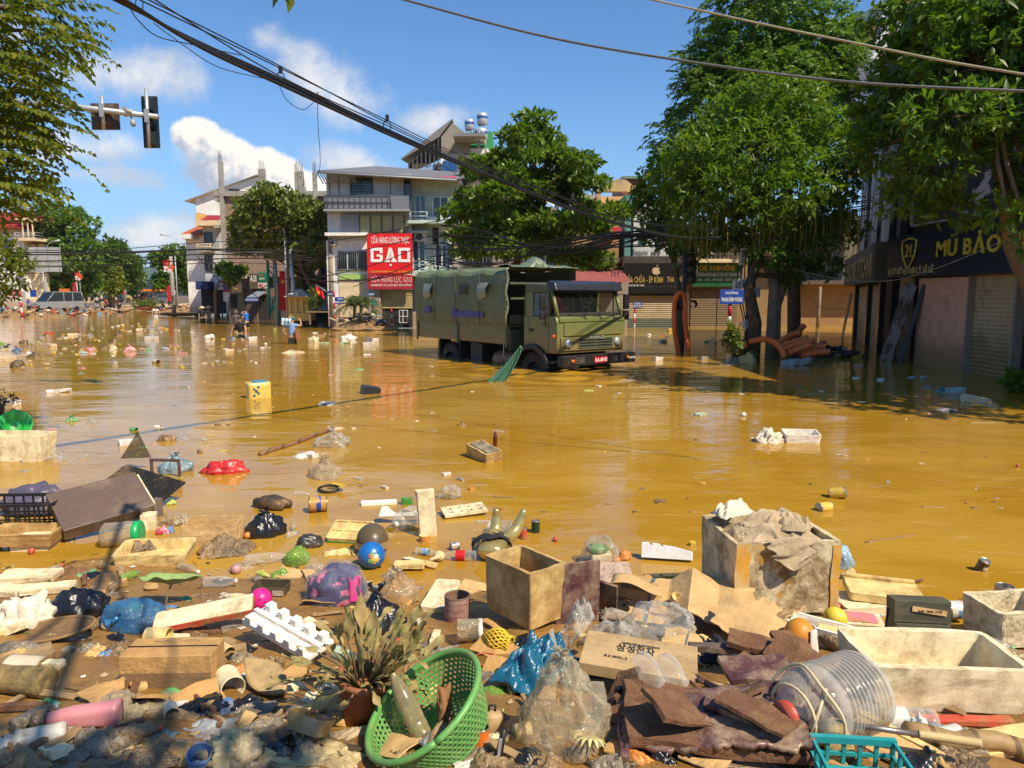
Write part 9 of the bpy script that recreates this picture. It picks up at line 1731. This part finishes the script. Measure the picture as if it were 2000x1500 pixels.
# basket with real holes
t=thg('basket','green perforated plastic basket tilted in the foreground','basket');BASK=mat('green_basket_plastic',(.115,.33,.075),.42,.3,dk=(.40,.36,.16),dq=7,spec=.5);R0,R1,HB=.17,.232,.165
def bs_(a,z):r_=R0+(R1-R0)*(z/HB)**.8;return(r_*ma.cos(a),r_*ma.sin(a),z)
mb=MB();NA,NZ=58,8
for j in range(NZ):
 for i in range(NA):
  of=.5 if j%2 else 0;a0=2*ma.pi*(i+of)/NA;a1=2*ma.pi*(i+1+of)/NA;z0=.014+(HB-.03)*j/NZ;z1=.014+(HB-.03)*(j+1)/NZ
  am,zm=(a0+a1)/2,(z0+z1)/2;ha,hz_=(a1-a0)/2*.66,(z1-z0)/2*.68
  cor=[bs_(a0,z0),bs_(am,z0),bs_(a1,z0),bs_(a1,zm),bs_(a1,z1),bs_(am,z1),bs_(a0,z1),bs_(a0,zm)];hol=[bs_(am+ha*ma.cos(q),zm+hz_*ma.sin(q))for q in(R(225),R(270),R(315),0,R(45),R(90),R(135),R(180))]
  mb.add(cor+hol,[(k,(k+1)%8,8+(k+1)%8,8+k)for k in range(8)],0,True)
mb.grid(116,1,lambda a,b:bs_(2*ma.pi*a,HB-.016+.016*b));mb.grid(116,1,lambda a,b:bs_(2*ma.pi*a,.014*b));mb.mk('wall',BASK,t,sol=.004)
mb=MB();mb.tube([((R1+.004)*ma.cos(a),(R1+.004)*ma.sin(a),HB)for a in np.linspace(0,2*ma.pi,61)],.0125,10);mb.mk('rim',BASK,t);mb=MB();mb.tube([(R0*ma.cos(a),R0*ma.sin(a),.006)for a in np.linspace(0,2*ma.pi,49)],.007,8);mb.mk('foot_ring',BASK,t)
mb=MB()
for k in range(4,17):
 n_=max(6,int(k*5.6));rr=.0103*k
 for i in range(n_):
  a0,a1=2*ma.pi*i/n_,2*ma.pi*(i+1)/n_;r0,r1=rr-.0052,rr+.0052;am=(a0+a1)/2;P_=lambda r_,a:(r_*ma.cos(a),r_*ma.sin(a),.004)
  cor=[P_(r0,a0),P_(r0,am),P_(r0,a1),P_(rr,a1),P_(r1,a1),P_(r1,am),P_(r1,a0),P_(rr,a0)];ha=(a1-a0)/2*.6;hol=[P_(rr+.0031*ma.sin(q),am+ha*ma.cos(q))for q in(R(225),R(270),R(315),0,R(45),R(90),R(135),R(180))];mb.add(cor+hol,[(q,(q+1)%8,8+(q+1)%8,8+q)for q in range(8)])
mb.lat([(0,.004),(.0365,.004)],30);mb.mk('bottom',BASK,t,sol=.003)
bp=g(850,1490,.0);ax=Ve((-.52,-.16,.83)).normalized();t.location=at(826,1374,bp.y+.10)-ax*HB;t.rotation_euler=ax.to_track_quat('Z','Y').to_euler();BK=t;bpy.context.view_layer.update();BMX=Matrix.LocRotScale(t.location,t.rotation_euler,None)
b_=btl('frosted long neck glass bottle lying inside the green basket',(0,0,0),.27,.075,0,clear('frosted_glass',(.72,.66,.46),.45,.4,.2,.1,30,film=(.34,.30,.16)),None,None,name='glass_bottle');q0=BMX@Ve((-.02,-.08,.03));b_.location=q0;b_.rotation_euler=Ve((-.45,.30,.75)).to_track_quat('Z','Y').to_euler()
crm('silvery snack wrapper inside the green basket',BMX@Ve((.03,-.04,.03)),.12,.09,.05,mat('silver_wrapper',(.40,.45,.43),.2,.2,metal=.5),.4,0,name='wrapper',cat='wrapper',n=18);crm('muddy dregs and twigs in the bottom of the green basket',BMX@Ve((.05,.02,.0)),.2,.16,.05,MUDB,.4,0,name='mud_clump',cat='mud',n=22,freq=5);stk('black pen with orange end in the green basket',BMX@Ve((.02,-.03,.05)),BMX@Ve((.14,.03,.08)),.006,BLK,'pen','pen');t=crm('brown dry leaf standing at the left inside the basket',BMX@Ve((-.06,.04,.06)),.05,.14,.03,mat('dead_brown_leaf',(.22,.11,.04),.8),.2,0,name='dry_leaf',cat='leaf',n=14,tl_=(1.0,0))
t=thg('foam_tray','white moulded foam packing tray with square lugs behind the plant','foam piece');mb=MB();bxy(mb,.50,.17,.022,None,.01,1);mb.mk('base',FOAMW,t);mb=MB()
for k in range(5):x=-.20+.1*k;mb.b2((x-.022,-.085,.0235),(x+.022,-.035,.055));mb.b2((x-.022,.035,.0235),(x+.022,.08,.06))
mb.b2((-.25,-.012,.0235),(.25,.012,.045));mb.mk('lugs',FOAMW,t,bevel=.004);put(t,g(560,1268)+Ve((0,.02,.07)),-.60,0,(.12,.12))
t=thg('foam_cover','long foam lid with a red taped edge tilted over the mud','foam lid');mb=MB();bxy(mb,.50,.13,.035,None,.008,1);mb.jit(.003,15);mb.mk('slab',FOAM,t);mb=MB();mb.b2((-.251,-.071,.004),(.251,-.066,.034));mb.b2((.251,-.066,.004),(.255,.05,.034));mb.b2((-.06,-.0715,-.002),(.0,-.0662,.004));mb.mk('red_tape',pm_('red'),t);put(t,g(400,1238)+Ve((0,.02,.09)),.22,0,(.30,-.12));blk('cream block propping the red taped lid',g(352,1252),.09,.05,.03,0,FOAM);blk('small brown wooden offcut right of the cardboard box',g(458,1278),.11,.06,.035,.4,mat('offcut_wood',(.33,.22,.11),.7,.4,dq=10),.003,name='wood_offcut',cat='wood');blk('second wooden offcut behind the first one',g(440,1262),.09,.07,.03,-.5,MATS['offcut_wood'],.003,name='wood_offcut',cat='wood')
t=thg('lotus_leaf','pale green wilted leaf like an upturned umbrella on a thin stem','leaf');mb=MB();mb.grid(40,10,lambda a,b:((.15*b*(1+.2*ma.sin(a*12.6+1)))*ma.cos(6.2832*a),(.11*b*(1+.2*ma.sin(a*18.8)))*ma.sin(6.2832*a),.10+.05*b+.05*b*noise.noise(Ve((a*9,b*2,1)))-.03*ma.cos(6.28*a)*b));mb.mk('blade',mat('pale_lotus_green',(.26,.36,.12),.6,.15),t,sol=.002);mb=MB();mb.tube([(0,0,.1),(-.01,-.06,.05),(-.01,-.10,.0)],.005,6);mb.mk('stalk',mat('dry_stem',(.16,.13,.05),.8),t);put(t,g(338,1185),.2,.03,(-.25,-.1))
p=g(252,1232);t=bag('blue see through bag of cans and wrappers tied at the front',p+Ve((0,.06,0)),.17,.11,.115,CLRX,.05,False,0,.12,.06)
for k,(x,y,z,c_,lb)in enumerate(((-.1,-.05,.03,'white','can'),(.05,.0,.06,'grey','wrapper'),(.0,.03,.09,'lime','lemon'),(.08,-.04,.03,'pink','packet'))):mb=MB();mb.ball((x,y,z),(.055,.04,.035),12);mb.jit(.006,20,k);mb.mk(lb,pm_(c_),t)
mb=MB();mb.grid(10,10,lambda a,b:(-.06+.05*ma.cos(a*6.28),-.1+.012*b,.08+.05*ma.sin(a*6.28)*(1-b)+.0*b));mb.tube([(-.07,-.10,.05),(-.05,-.115,.085),(-.03,-.11,.1)],.012,8);mb.mk('knot',mat('blue_knot',(.03,.16,.34),.25,spec=.7),t)
bag('black bin bag lying flat behind the blue bag',g(155,1198),.155,.10,.105,GBAG,.1,False,0,.14,.04);bag('white crumpled paper like bag at the left edge',g(45,1224),.145,.09,.13,mat('white_bag_film',(.66,.60,.47),.5,.2,dk=(.45,.35,.2),dq=5,bump=.4,bq=14),.3,False,0,.2,.03)
for k,(u,v,w,d,rz,lb)in enumerate(((60,1135,.36,.16,.12,'cream foam slab lying behind the white bag at left'),(95,1160,.3,.10,.3,'cream muddy slab under the black bin bag'),(20,1165,.2,.12,-.1,'pale foam piece at the left edge beside the white bag'))):blk(lb,g(u,v),w,d,.035,rz,FOAM,.004,(.05,.03),.02)
crm('dark brown coir pile beside the cream slab',g(140,1122),.26,.14,.05,PART,.2,0,name='coir',cat='coir',n=24,freq=6)
t=thg('woven_tray','flat brown woven tray caked with mud below the white bag','tray');mb=MB();mb.grid(48,8,lambda a,b:(.20*b*ma.cos(6.2832*a),.105*b*ma.sin(6.2832*a),.02+.02*b*b+.004*ma.sin(b*60)*ma.sin(a*250)));mb.mk('weave',mat('woven_cane',(.17,.105,.05),.8,.4,dq=8,bump=.9,bq=90),t,sol=.005);mb=MB();mb.tube([(.2*ma.cos(a),.105*ma.sin(a),.042)for a in np.linspace(0,6.2832,41)],.008,8);mb.mk('rim',mat('cane_rim',(.26,.16,.07),.7,.3),t);put(t,g(95,1252)+Ve((0,.05,0)),.15,0,(.12,-.1))
blk('rough brown timber block below the woven tray',g(78,1282),.10,.15,.03,.6,MATS['offcut_wood'],.004,name='timber',cat='wood');plk('muddy board behind the timber block',g(40,1290),.3,.05,.025,.1,MATS['offcut_wood'])
mb=MB();A=cbx((240,1350),(412,1338),(230,1312),1290);t=thg('cardboard_box','closed wet cardboard box sitting in the mud on the left','cardboard box');bxy(mb,.375,.17,.155,None,.004,1.0,nz=6);mb.jit(.004,9);mb.mk('carton',CARD,t);mb=MB();mb.b2((-.186,-.004,.1585),(.186,.004,.1605));mb.mk('top_seam',BLK,t);mb=MB();mb.b2((-.184,-.0885,-.01),(.184,-.0865,.085));mb.jit(.0015,9);mb.mk('wet_band',mat('soaked_cardboard',(.21,.125,.06),.75,.2,bump=.4,bq=35),t);ltr('THUNG CARTON',.2,.018,TR(0,.05,.1615),mat('faint_print',(.45,.32,.19),.8),t,depth=.001);put(t,g(322,1345)+Ve((0,.085,-.015)),.07,0,(.0,.02))
t=thg('shoe','muddy tan shoe lying sole up right of the cardboard box','shoe');ol=[(.10*ma.cos(a)*(1+.0),(.036+.012*ma.cos(a)-.012*ma.cos(2*a))*ma.sin(a))for a in np.linspace(0,2*ma.pi,36,endpoint=False)];mb=MB();loops(mb,[[(x*.9,y*.85,0)for x,y in ol],[(x,y,.02)for x,y in ol],[(x*1.05,y*1.1,.045)for x,y in ol],[(x*1.08,y*1.12,.055)for x,y in ol]],0,True);mb.mk('upper',mat('muddy_shoe_upper',(.16,.10,.05),.7,.5),t);mb=MB();loops(mb,[[(x*1.1,y*1.15,.056)for x,y in ol],[(x*1.1,y*1.15,.066)for x,y in ol],[(x*1.02,y*1.0,.07)for x,y in ol]],0,False);mb.mk('sole',mat('tan_sole',(.40,.28,.13),.8,.4,dk=(.2,.13,.06),dq=12),t);put(t,g(522,1345),-.60,.01,(.35,.25));t.scale=(1.25,1.25,1.25)
t=thg('pot_roll','net wrapped muddy cylinder lying at the left edge','roll');mb=MB();mb.lat([(0,0),(.05,0),(.06,.01),(.058,.1),(.062,.2),(.06,.27),(.045,.275),(0,.26)],24,wob=.06);mb.jit(.004,18);mb.mk('roll',mat('muddy_burlap',(.30,.21,.085),.9,.5,dk=(.13,.09,.04),dq=12,bump=.9,bq=80),t);mb=MB();mb.grid(14,8,lambda a,b:(-.066*ma.sin(.3+1.5*b)-.004,-.07*ma.cos(.3+1.5*b)+.06,.05+.16*a));mb.mk('net_wrap',mat('pale_net',(.55,.48,.34),.8,.2),t,sol=.002);lying(t,g(55,1350),.058,-.12);t.location.x-=.16
t=thg('bottle','pink plastic bottle with square base lying on the mud at left','bottle');mb=MB();L_=.25;ls=[]
for k in range(15):f_=k/14;w=.045*(1-.12*ma.sin(f_*3))if f_<.62 else .045*(.9-.35*(f_-.62)/.38);ls.append([(x,y,f_*L_)for x,y in rl(w*2,w*1.75,w*(.45+.5*f_),4,3)])
loops(mb,ls,0,True);mb.mk('bottle_body',mat('pink_plastic',(.55,.22,.23),.35,.2,dk=(.26,.16,.1),dq=6,spec=.5),t);mb=MB();mb.lat([(.03,L_-.005),(.036,L_),(.036,L_+.02),(.028,L_+.045),(0,L_+.045)],20);mb.mk('neck',MUDB,t);lying(t,g(178,1412),.042,ma.pi+.18,.0);t.location.x+=.11
t=thg('table_leg','turned white plastic table leg streaked with mud at the lower left','table leg');mb=MB();mb.lat([(0,0),(.035,0),(.04,.01),(.038,.03),(.04,.13),(.043,.135),(.043,.15),(.03,.155),(.034,.17),(.034,.18),(.025,.185),(.03,.2),(.012,.22),(.012,.29),(0,.295)],24);mb.mk('leg',mat('muddy_white_plastic',(.58,.55,.46),.4,.45,dk=(.3,.2,.09),dq=7),t);lying(t,g(65,1452),.038,ma.pi+.42);t.location.x+=.12;t['label']='turned white plastic spindle streaked with mud at the lower left';t['category']='spindle';t.name='spindle'
btl('small grey muddy bottle behind the white spindle',g(25,1435),.16,.06,1.1,GRYB,pm_('pale blue'),None)
crm('blue plastic cup like rim half buried at the bottom left',g(391,1502),.05,.05,.02,pm_('blue'),0,name='plastic_scrap',cat='scrap',n=10);t=can('bright blue plastic cup half buried at the bottom edge',g(391,1498),.07,.04,.2,pm_('blue'),pm_('blue'),lie=False,op_=True,name='cup',cat='cup',tl_=(.4,.1))
mb=MB();bxy(mb,.16,.115,.06,.003,.025,.85);put(tag(mb.mk('food_tray',clear('amber_tray',(.85,.72,.45),.3,.45,.12,.2,25,film=(.5,.38,.18)),None),'muddy amber clear food tray tilted left of the basket','food tray'),g(600,1455),-.35,.05,(-.5,.1))
SH=[(60,1480,.5,.30,GRYB,'grey muddy film at the bottom left corner'),(180,1462,.46,.28,MUDB,'brown muddy film right of the spindle'),(285,1475,.40,.28,GRYB,'grey crinkled film in the lower left shade'),(215,1502,.5,.2,MUDB,'dark film along the bottom edge at left'),(395,1432,.28,.22,mat('pale_grey_film',(.34,.36,.36),.35,.4,spec=.6,bump=.5,bq=18),'pale grey wrinkled bag in the lower left'),(470,1395,.34,.16,GRYB,'grey soaked sheet below the shoe'),(540,1400,.26,.18,MUDB,'tan muddy sheet beside the food tray'),(560,1492,.40,.20,mat('cream_mud_film',(.48,.38,.19),.4,.35,spec=.5,bump=.5,bq=16),'cream yellow film along the bottom edge'),(650,1478,.30,.18,MATS['cream_mud_film'],'cream yellow film left of the basket foot'),(690,1440,.22,.16,CLO,'beige straps of cloth between tray and basket'),(590,1388,.24,.10,FOAMC,'long beige plastic strip above the food tray'),(340,1400,.26,.06,MATS['offcut_wood'],'muddy flat slat above the pale grey bag'),(125,1440,.24,.14,GRYB,'small grey film between spindle and pink bottle'),(300,1440,.18,.12,mat('teal_grey_film',(.14,.2,.2),.35,.35,bump=.4),'teal grey film scrap in the lower left shade'),(505,1478,.22,.18,MUDB,'muddy film under the cream bag'),(1000,1440,.2,.14,MUDB,'brown muddy film beside the stained clear bag'),(1030,1492,.3,.16,MUDB,'muddy paper at the bottom edge right of the basket'),(930,1492,.2,.12,mat('white_paper_wet',(.6,.57,.5),.7,.3),'white wet paper at the bottom edge right of the basket'),(880,1268,.2,.08,CLR,'clear film strip above the basket rim'),(985,1350,.22,.14,CLRG,'yellow green wrapper right of the basket'),(960,1400,.16,.10,pm_('lime'),'lime wrapper beside the basket'),(1590,1330,.2,.14,CLRM,'crumpled clear film left of the water jug'),(1655,1325,.24,.10,mat('white_printed_sheet',(.6,.58,.52),.7,.3),'white printed sheet below the long foam tray'),(450,1165,.22,.14,mat('white_crinkled_bag',(.58,.52,.4),.45,.35,bump=.5,bq=18),'cream crinkled bag behind the red taped lid'),(450,1200,.16,.10,pm_('orange'),'orange wrapper left of the pink ball'),(540,1225,.30,.05,pm_('orange'),'orange brown tape strip right of the pink ball'),(390,1165,.2,.1,MUDB,'brown muddy scrap beside the green leaf'),(350,1110,.26,.12,MUDB,'mud plastered sheet below the shallow cream box'),(475,1075,.2,.14,mat('dark_red_film',(.2,.03,.03),.4,.3,bump=.4),'dark red wrapper beside the torn carton')]
for u,v,w,d,m_,lb in SH:w,d=w*.75,d*.75;crm(lb,g(u,v),w,d,min(.045,w*.12),m_,rn.uniform(-.5,.5),-.004,n=36,freq=rn.uniform(3,5),dome=.4)
t=bag('cream crumpled bag in the lower left beside the blue cup',g(455,1482),.085,.075,.075,mat('cream_bag_film',(.40,.34,.19),.4,.35,spec=.5,bump=.4,bq=18),.2,False,0,.32,.04)
can('open orange tin at the right of the basket',g(938,1466),.09,.032,.2,mat('orange_tin_label',(.60,.14,.02),.35,.2),TINM,lie=False,op_=True);t=thg('lid','tan metal pot lid with black knob handle right of the basket','lid');mb=MB();mb.lat([(.05,0),(.053,.01),(.045,.06),(.043,.066),(0,.07)],26);mb.mk('lid_body',mat('tan_enamel',(.44,.30,.15),.5,.35),t);mb=MB();mb.tube([(-.012,0,.068),(-.012,0,.09),(.012,0,.09),(.012,0,.068)],.005,6);mb.mk('knob',BLK,t);put(t,g(958,1430),.2,.01,(-.1,.1));t=thg('knife','black and steel knife handle standing in the rubbish','knife');mb=MB();mb.tube([(0,0,0),(.01,.01,.12)],[.014,.011],8);mb.mk('handle',BLK,t);mb=MB();mb.b2((-.009,-.016,.02),(.002,-.012,.10));mb.mk('inlay',GALV,t);put(t,g(972,1488),.2,0,(.1,.1))
t=thg('artificial_flower','cream artificial flower at the bottom edge under the stained bag','flower');mb=MB()
for k in range(13):a=k*.483;L_=.062;mb.grid(6,3,lambda q,b:(L_*q*ma.cos(a)-(b-.5)*.017*ma.sin(a)*ma.sin(ma.pi*(.1+.85*q)),L_*q*ma.sin(a)+(b-.5)*.017*ma.cos(a)*ma.sin(ma.pi*(.1+.85*q)),.03+.03*ma.sin(q*2.6)-.02*q))
mb.mk('petals',mat('cream_petal',(.58,.52,.24),.6,.15),t,sol=.0015);mb=MB();mb.ball((0,0,.035),.013,10);mb.mk('flower_centre',mat('green_centre',(.3,.32,.1),.7),t);put(t,g(1150,1490),.2,.03,(-.4,.2))
t=thg('rubber_band','thin red rubber ring lying on the mud right of the basket','ring');mb=MB();mb.tube([(.055*ma.cos(a),.055*ma.sin(a),.004)for a in np.linspace(0,6.2832,33)],.003,6);mb.mk('ring',pm_('red'),t);put(t,g(948,1288));stk('white plastic straw beside the yellow green wrapper',g(955,1325,.03),g(990,1338,.03),.004,pm_('white'),'straw','straw')
# behind the centre pile
t=bag('clear knotted bag with green packets and a foam box behind the kraft paper',g(1172,1100),.135,.10,.15,CLR,.1,False,0,.14,.06);mb=MB();mb.b2((-.07,-.05,.01),(.08,.05,.08));mb.mk('foam_block',FOAM,t,bevel=.006);mb=MB();mb.ball((-.02,0,.11),(.09,.06,.04),14);mb.jit(.01,20);mb.mk('green_packet',mat('green_packet',(.10,.25,.05),.4,.1,col2=(.5,.1,.12),c2s=12,c2t=.6),t);mb=MB();mb.ball((.11,-.03,.03),(.04,.035,.03),12);mb.mk('orange_packet',pm_('orange'),t)
t=thg('foam_piece','white foam panel with notched top edge left of the splashed box','foam piece');mb=MB();mb.pri([(-.19,0),(-.19,.11),(-.13,.115),(-.13,.095),(-.11,.095),(-.11,.11),(-.05,.105),(-.05,.09),(-.03,.09),(-.03,.10),(.05,.09),(.19,.06),(.19,0)],0,.05);mb.mk('panel',mat('grey_white_foam',(.70,.71,.74),.7,.12,dq=6),t,bevel=.003);put(t,g(1303,1095)+Ve((0,.02,.0)),-.18,.01,(R(75),0));blk('yellow sponge behind the notched foam panel',g(1352,1065),.05,.04,.03,.2,pm_('yellow'),name='sponge',cat='sponge');bag('red orange wrapper bag beside the notched foam panel',g(1220,1092),.05,.04,.05,pm_('orange'),.2,False)
# small bottles and caps around the pile
for(u,v,L_,dia,rz,m_,cp,lb)in((478,1105,.30,.085,.35,CLRB,'white','ribbed clear bottle lying across the mud behind the pink and navy bag'),(200,1112,.10,.05,2.2,CLRY,'yellow','small yellow labelled bottle left of the shallow cream box'),(235,1135,.13,.05,.9,CLRG,'blue','green juice bottle with blue cap in front of the cream box'),(398,1145,.22,.07,.1,CLRB,'white','clear bottle behind the pale green leaf'),(505,1125,.10,.04,-.5,pm_('lime'),'white','lime green drink can like bottle beside the black tray'),(508,1145,.12,.05,.5,MUDB,'brown','muddy brown glass bottle above the pink ball'),(575,1030,.13,.05,-1.4,CLRM,'teal','upturned muddy bottle with teal cap beside the grey bag'),(560,1052,.12,.05,1.0,CLRB,'blue','small clear bottle near the dark grey bag'),(1010,1425,.12,.09,.1,CLRM,'white','clear tub with label in the shade right of the basket'),(1175,1085,.09,.03,.3,CLRB,'red','tiny clear bottle by the bag of packets')):btl(lb,g(u,v),L_,dia,rz,m_,pm_(cp),None)
for(u,v,r_,c_,lb)in((62,1082,.026,'red','red egg shaped ball at the left below the trays'),(484,1052,.03,'orange','orange round fruit beside the black rubbish bag'),(462,1120,.035,'pink','magenta ball half hidden left of the lime bottle'),(1085,1058,.022,'red','red bottle cap floating right of the mannequin')):sph(lb,g(u,v),r_,pm_(c_))
t=thg('tray','black plastic tray with paper label holding bottles above the pink ball','tray');mb=MB();bxy(mb,.22,.13,.06,.006,.015,.92);mb.mk('shell',mat('dark_olive_tray',(.07,.06,.035),.5,.3),t);mb=MB();mb.b2((.03,-.068,.015),(.10,-.065,.05));mb.mk('paper_label',pm_('white'),t);put(t,g(525,1165)+Ve((0,.06,0)),-.05,.0,(.1,0))
crm('colourful foil packets beside the green lidded jar',g(318,1042),.10,.07,.06,mat('foil_mix',(.45,.45,.45),.3,.1,col2=(.5,.04,.08),c2s=14,c2t=.5),.3,name='foil_packet',cat='packet',n=18,freq=5);crm('blue foil packet right of the silver one',g(334,1040),.06,.05,.05,pm_('blue'),.1,name='foil_packet',cat='packet',n=14);bag('silvery clear bag of mud behind the foil packets',g(345,1022),.13,.08,.07,CLRM,.1,False,0,.16,.05);crm('green and yellow snack wrapper at the water edge by the boards',g(335,985),.09,.06,.04,pm_('lime'),.5,name='wrapper',cat='wrapper',n=14)
# twigs, leaves and crumbs in the mud: too many to count
mb=MB();CM=[mat('crumb_dark',(.06,.04,.02),.8),mat('crumb_tan',(.45,.33,.17),.8),mat('crumb_white',(.62,.58,.5),.7),mat('crumb_leaf',(.12,.13,.03),.8),mat('crumb_red',(.42,.05,.04),.6),mat('crumb_blue',(.1,.22,.36),.5)]
for k in range(1500):
 x=rn.uniform(-4.6,4.6);y=rn.uniform(1.9,shore(x)+.25);z=max(0.002,mz(x,y));r_=rn.uniform(.006,.026)*(1 if rn.random()<.85 else 1.8);q=rn.random();mi=rn.choices(range(6),(5,5,2,3,.5,.5))[0]
 if q<.45:a=rn.random()*6.28;mb.tube([(x,y,z+.003),(x+r_*2.4*ma.cos(a),y+r_*2.4*ma.sin(a),z+rn.uniform(.002,.02))],r_*.10,4,0 if mi>3 else mi)
 else:
  a=rn.random()*6.28;c_,s2=ma.cos(a),ma.sin(a);t1,t2=rn.uniform(-.5,.5)*r_,rn.uniform(-.5,.5)*r_;l_=rn.uniform(.5,1);mb.add([(x+r_*c_,y+r_*s2,z+.004+abs(t1)),(x-r_*l_*s2,y+r_*l_*c_,z+.004),(x-r_*c_,y-r_*s2,z+.004+abs(t2)),(x+r_*l_*s2,y-r_*l_*c_,z+.006)],[(0,1,2),(0,2,3)],mi)
o=mb.mk('litter',CM,None);tag(o,'scattered leaf, twig and paper crumbs on the wet mud','litter');kind(o,'stuff')
# small crushed rubbish packed between the larger things on the bank, each a piece of its own
rn.seed(21)
LANDM[:]=[('the cardboard box',322,1300),('the pink bottle',178,1390),('the blue tied bag',252,1190),('the green basket',835,1400),('the potted plant',705,1340),('the hot pink ball',510,1165),('the big open foam box',1015,1160),('the splashed foam box',1500,1120),('the biggest white box',1835,1340),('the clear water jug',1650,1370),('the stained clear bag',1100,1390),('the Korean print carton',1250,1300),('the shallow cream box',305,1080),('the black bag in the centre',738,1190),('the clothes bag',650,1130),('the maroon tin',893,1175),('the green wooden box',1790,1230),('the shoe',522,1320),('the netted roll',55,1320),('the white bag at left',45,1180),('the standing foam slab',834,985),('the broken cabinet',1420,1420),('the bamboo log',1900,1480),('the food tray',600,1420),('the green leaf',338,1150),('the white moulded tray',560,1250)]
MC={'tan':CARDL,'brown':CARD,'cream':FOAMC,'dirty white':FOAM,'muddy':MUDB,'grey':GRYB,'chipboard brown':PART,'clear':CLRM,'orange':pm_('orange'),'red':pm_('red'),'blue':pm_('blue'),'dark':GBAG,'maroon':VINYL,'muddy beige':FOAMD,'yellow':pm_('yellow'),'green':pm_('green'),'wood brown':MATS['offcut_wood']}
def bank(u,v,k=None):
 k=k or rn.choices(('foam fragment','cardboard scrap','plastic film','bottle','wood splinter','cup','wrapper','paper'),(3,3,10,2,3,1,5,2))[0]
 c=rn.choice({'foam fragment':['dirty white','muddy beige','muddy beige'],'cardboard scrap':['tan','brown','brown'],'plastic film':['muddy','grey','clear','muddy','dark'],'bottle':['clear','muddy'],'wood splinter':['wood brown','chipboard brown'],'cup':['dirty white','cream'],'wrapper':['orange','red','blue','yellow','green','muddy','cream'],'paper':['tan','dirty white','muddy beige'],'torn chipboard':['chipboard brown','chipboard brown','maroon']}[k])
 p=g(u,v,-.004);m=MC[c];rz=rn.uniform(-1.5,1.5);w=rn.uniform(.05,.14);lb=None
 for q in where(u,v):
  for f_ in('{} {} in the mud {}','crushed {} {} {}','small flat {} {} lying {}'):
   s_=f_.format(c,k,q)
   if s_ not in SEEN and len(s_.split())<17:lb=s_;SEEN.add(s_);break
  if lb:break
 tl=(rn.uniform(-.4,.4),rn.uniform(-.3,.3));n=k.replace(' ','_')
 if k=='foam fragment':blk(lb,p,w,w*rn.uniform(.4,.9),w*.3,rz,m,w*.06,tl,.005,n,'foam piece',w*.06)
 elif k=='cardboard scrap':plk(lb,p,w*1.6,w,.005,rz,m,tl,.02,n,'cardboard',.012)
 elif k=='torn chipboard':w*=1.9;plk(lb,p,w,w*rn.uniform(.35,.7),.014,rz,m,(tl[0]*1.6,tl[1]*1.5),rn.uniform(.03,.16),'chipboard','board',.012)
 elif k=='bottle':btl(lb,p,w*1.7,w*.5,rz*2,m,pm_(rn.choice(('blue','white','red'))),None)
 elif k=='wood splinter':plk(lb,p,w*2,w*.25,w*.15,rz,m,(tl[0],tl[1]*.4),.015,n,'wood',.006)
 elif k=='cup':can(lb,p,w*.9,w*.36,rz,m,m,op_=True,name='cup',cat='cup')
 else:w*=1.6 if k=='plastic film' else 1;crm(lb,p,w,w*rn.uniform(.5,.9),w*rn.uniform(.12,.3),m,rz,0,n=22,freq=rn.uniform(2.5,4.5),name=n,cat=k.split()[-1])
for a in range(26):bank(rn.uniform(1215,1640),rn.uniform(1350,1500),'torn chipboard')
for a in range(340):
 u=rn.uniform(-10,2010);v=1075+425*rn.random()**.75
 if a<70:u=rn.uniform(0,720);v=rn.uniform(1100,1495)
 if v<1090+110*max(0,u-1100)/900 and rn.random()<.8:continue
 bank(u,v)
 # ================================================================ AIR: thin haze round the whole scene, sky outside it
hm=bpy.data.materials.new('haze');hm.use_nodes=True;hm.node_tree.nodes.remove(hm.node_tree.nodes['Principled BSDF']);pv=hm.node_tree.nodes.new('ShaderNodeVolumePrincipled');pv.inputs['Color'].default_value=(.72,.82,.95,1);pv.inputs['Density'].default_value=.0001;hm.node_tree.links.new(pv.outputs[0],hm.node_tree.nodes['Material Output'].inputs['Volume'])
mb=MB();mb.b2((-3200,-450,-2),(3200,6200,160));kind(mb.mk('haze',hm),'stuff')
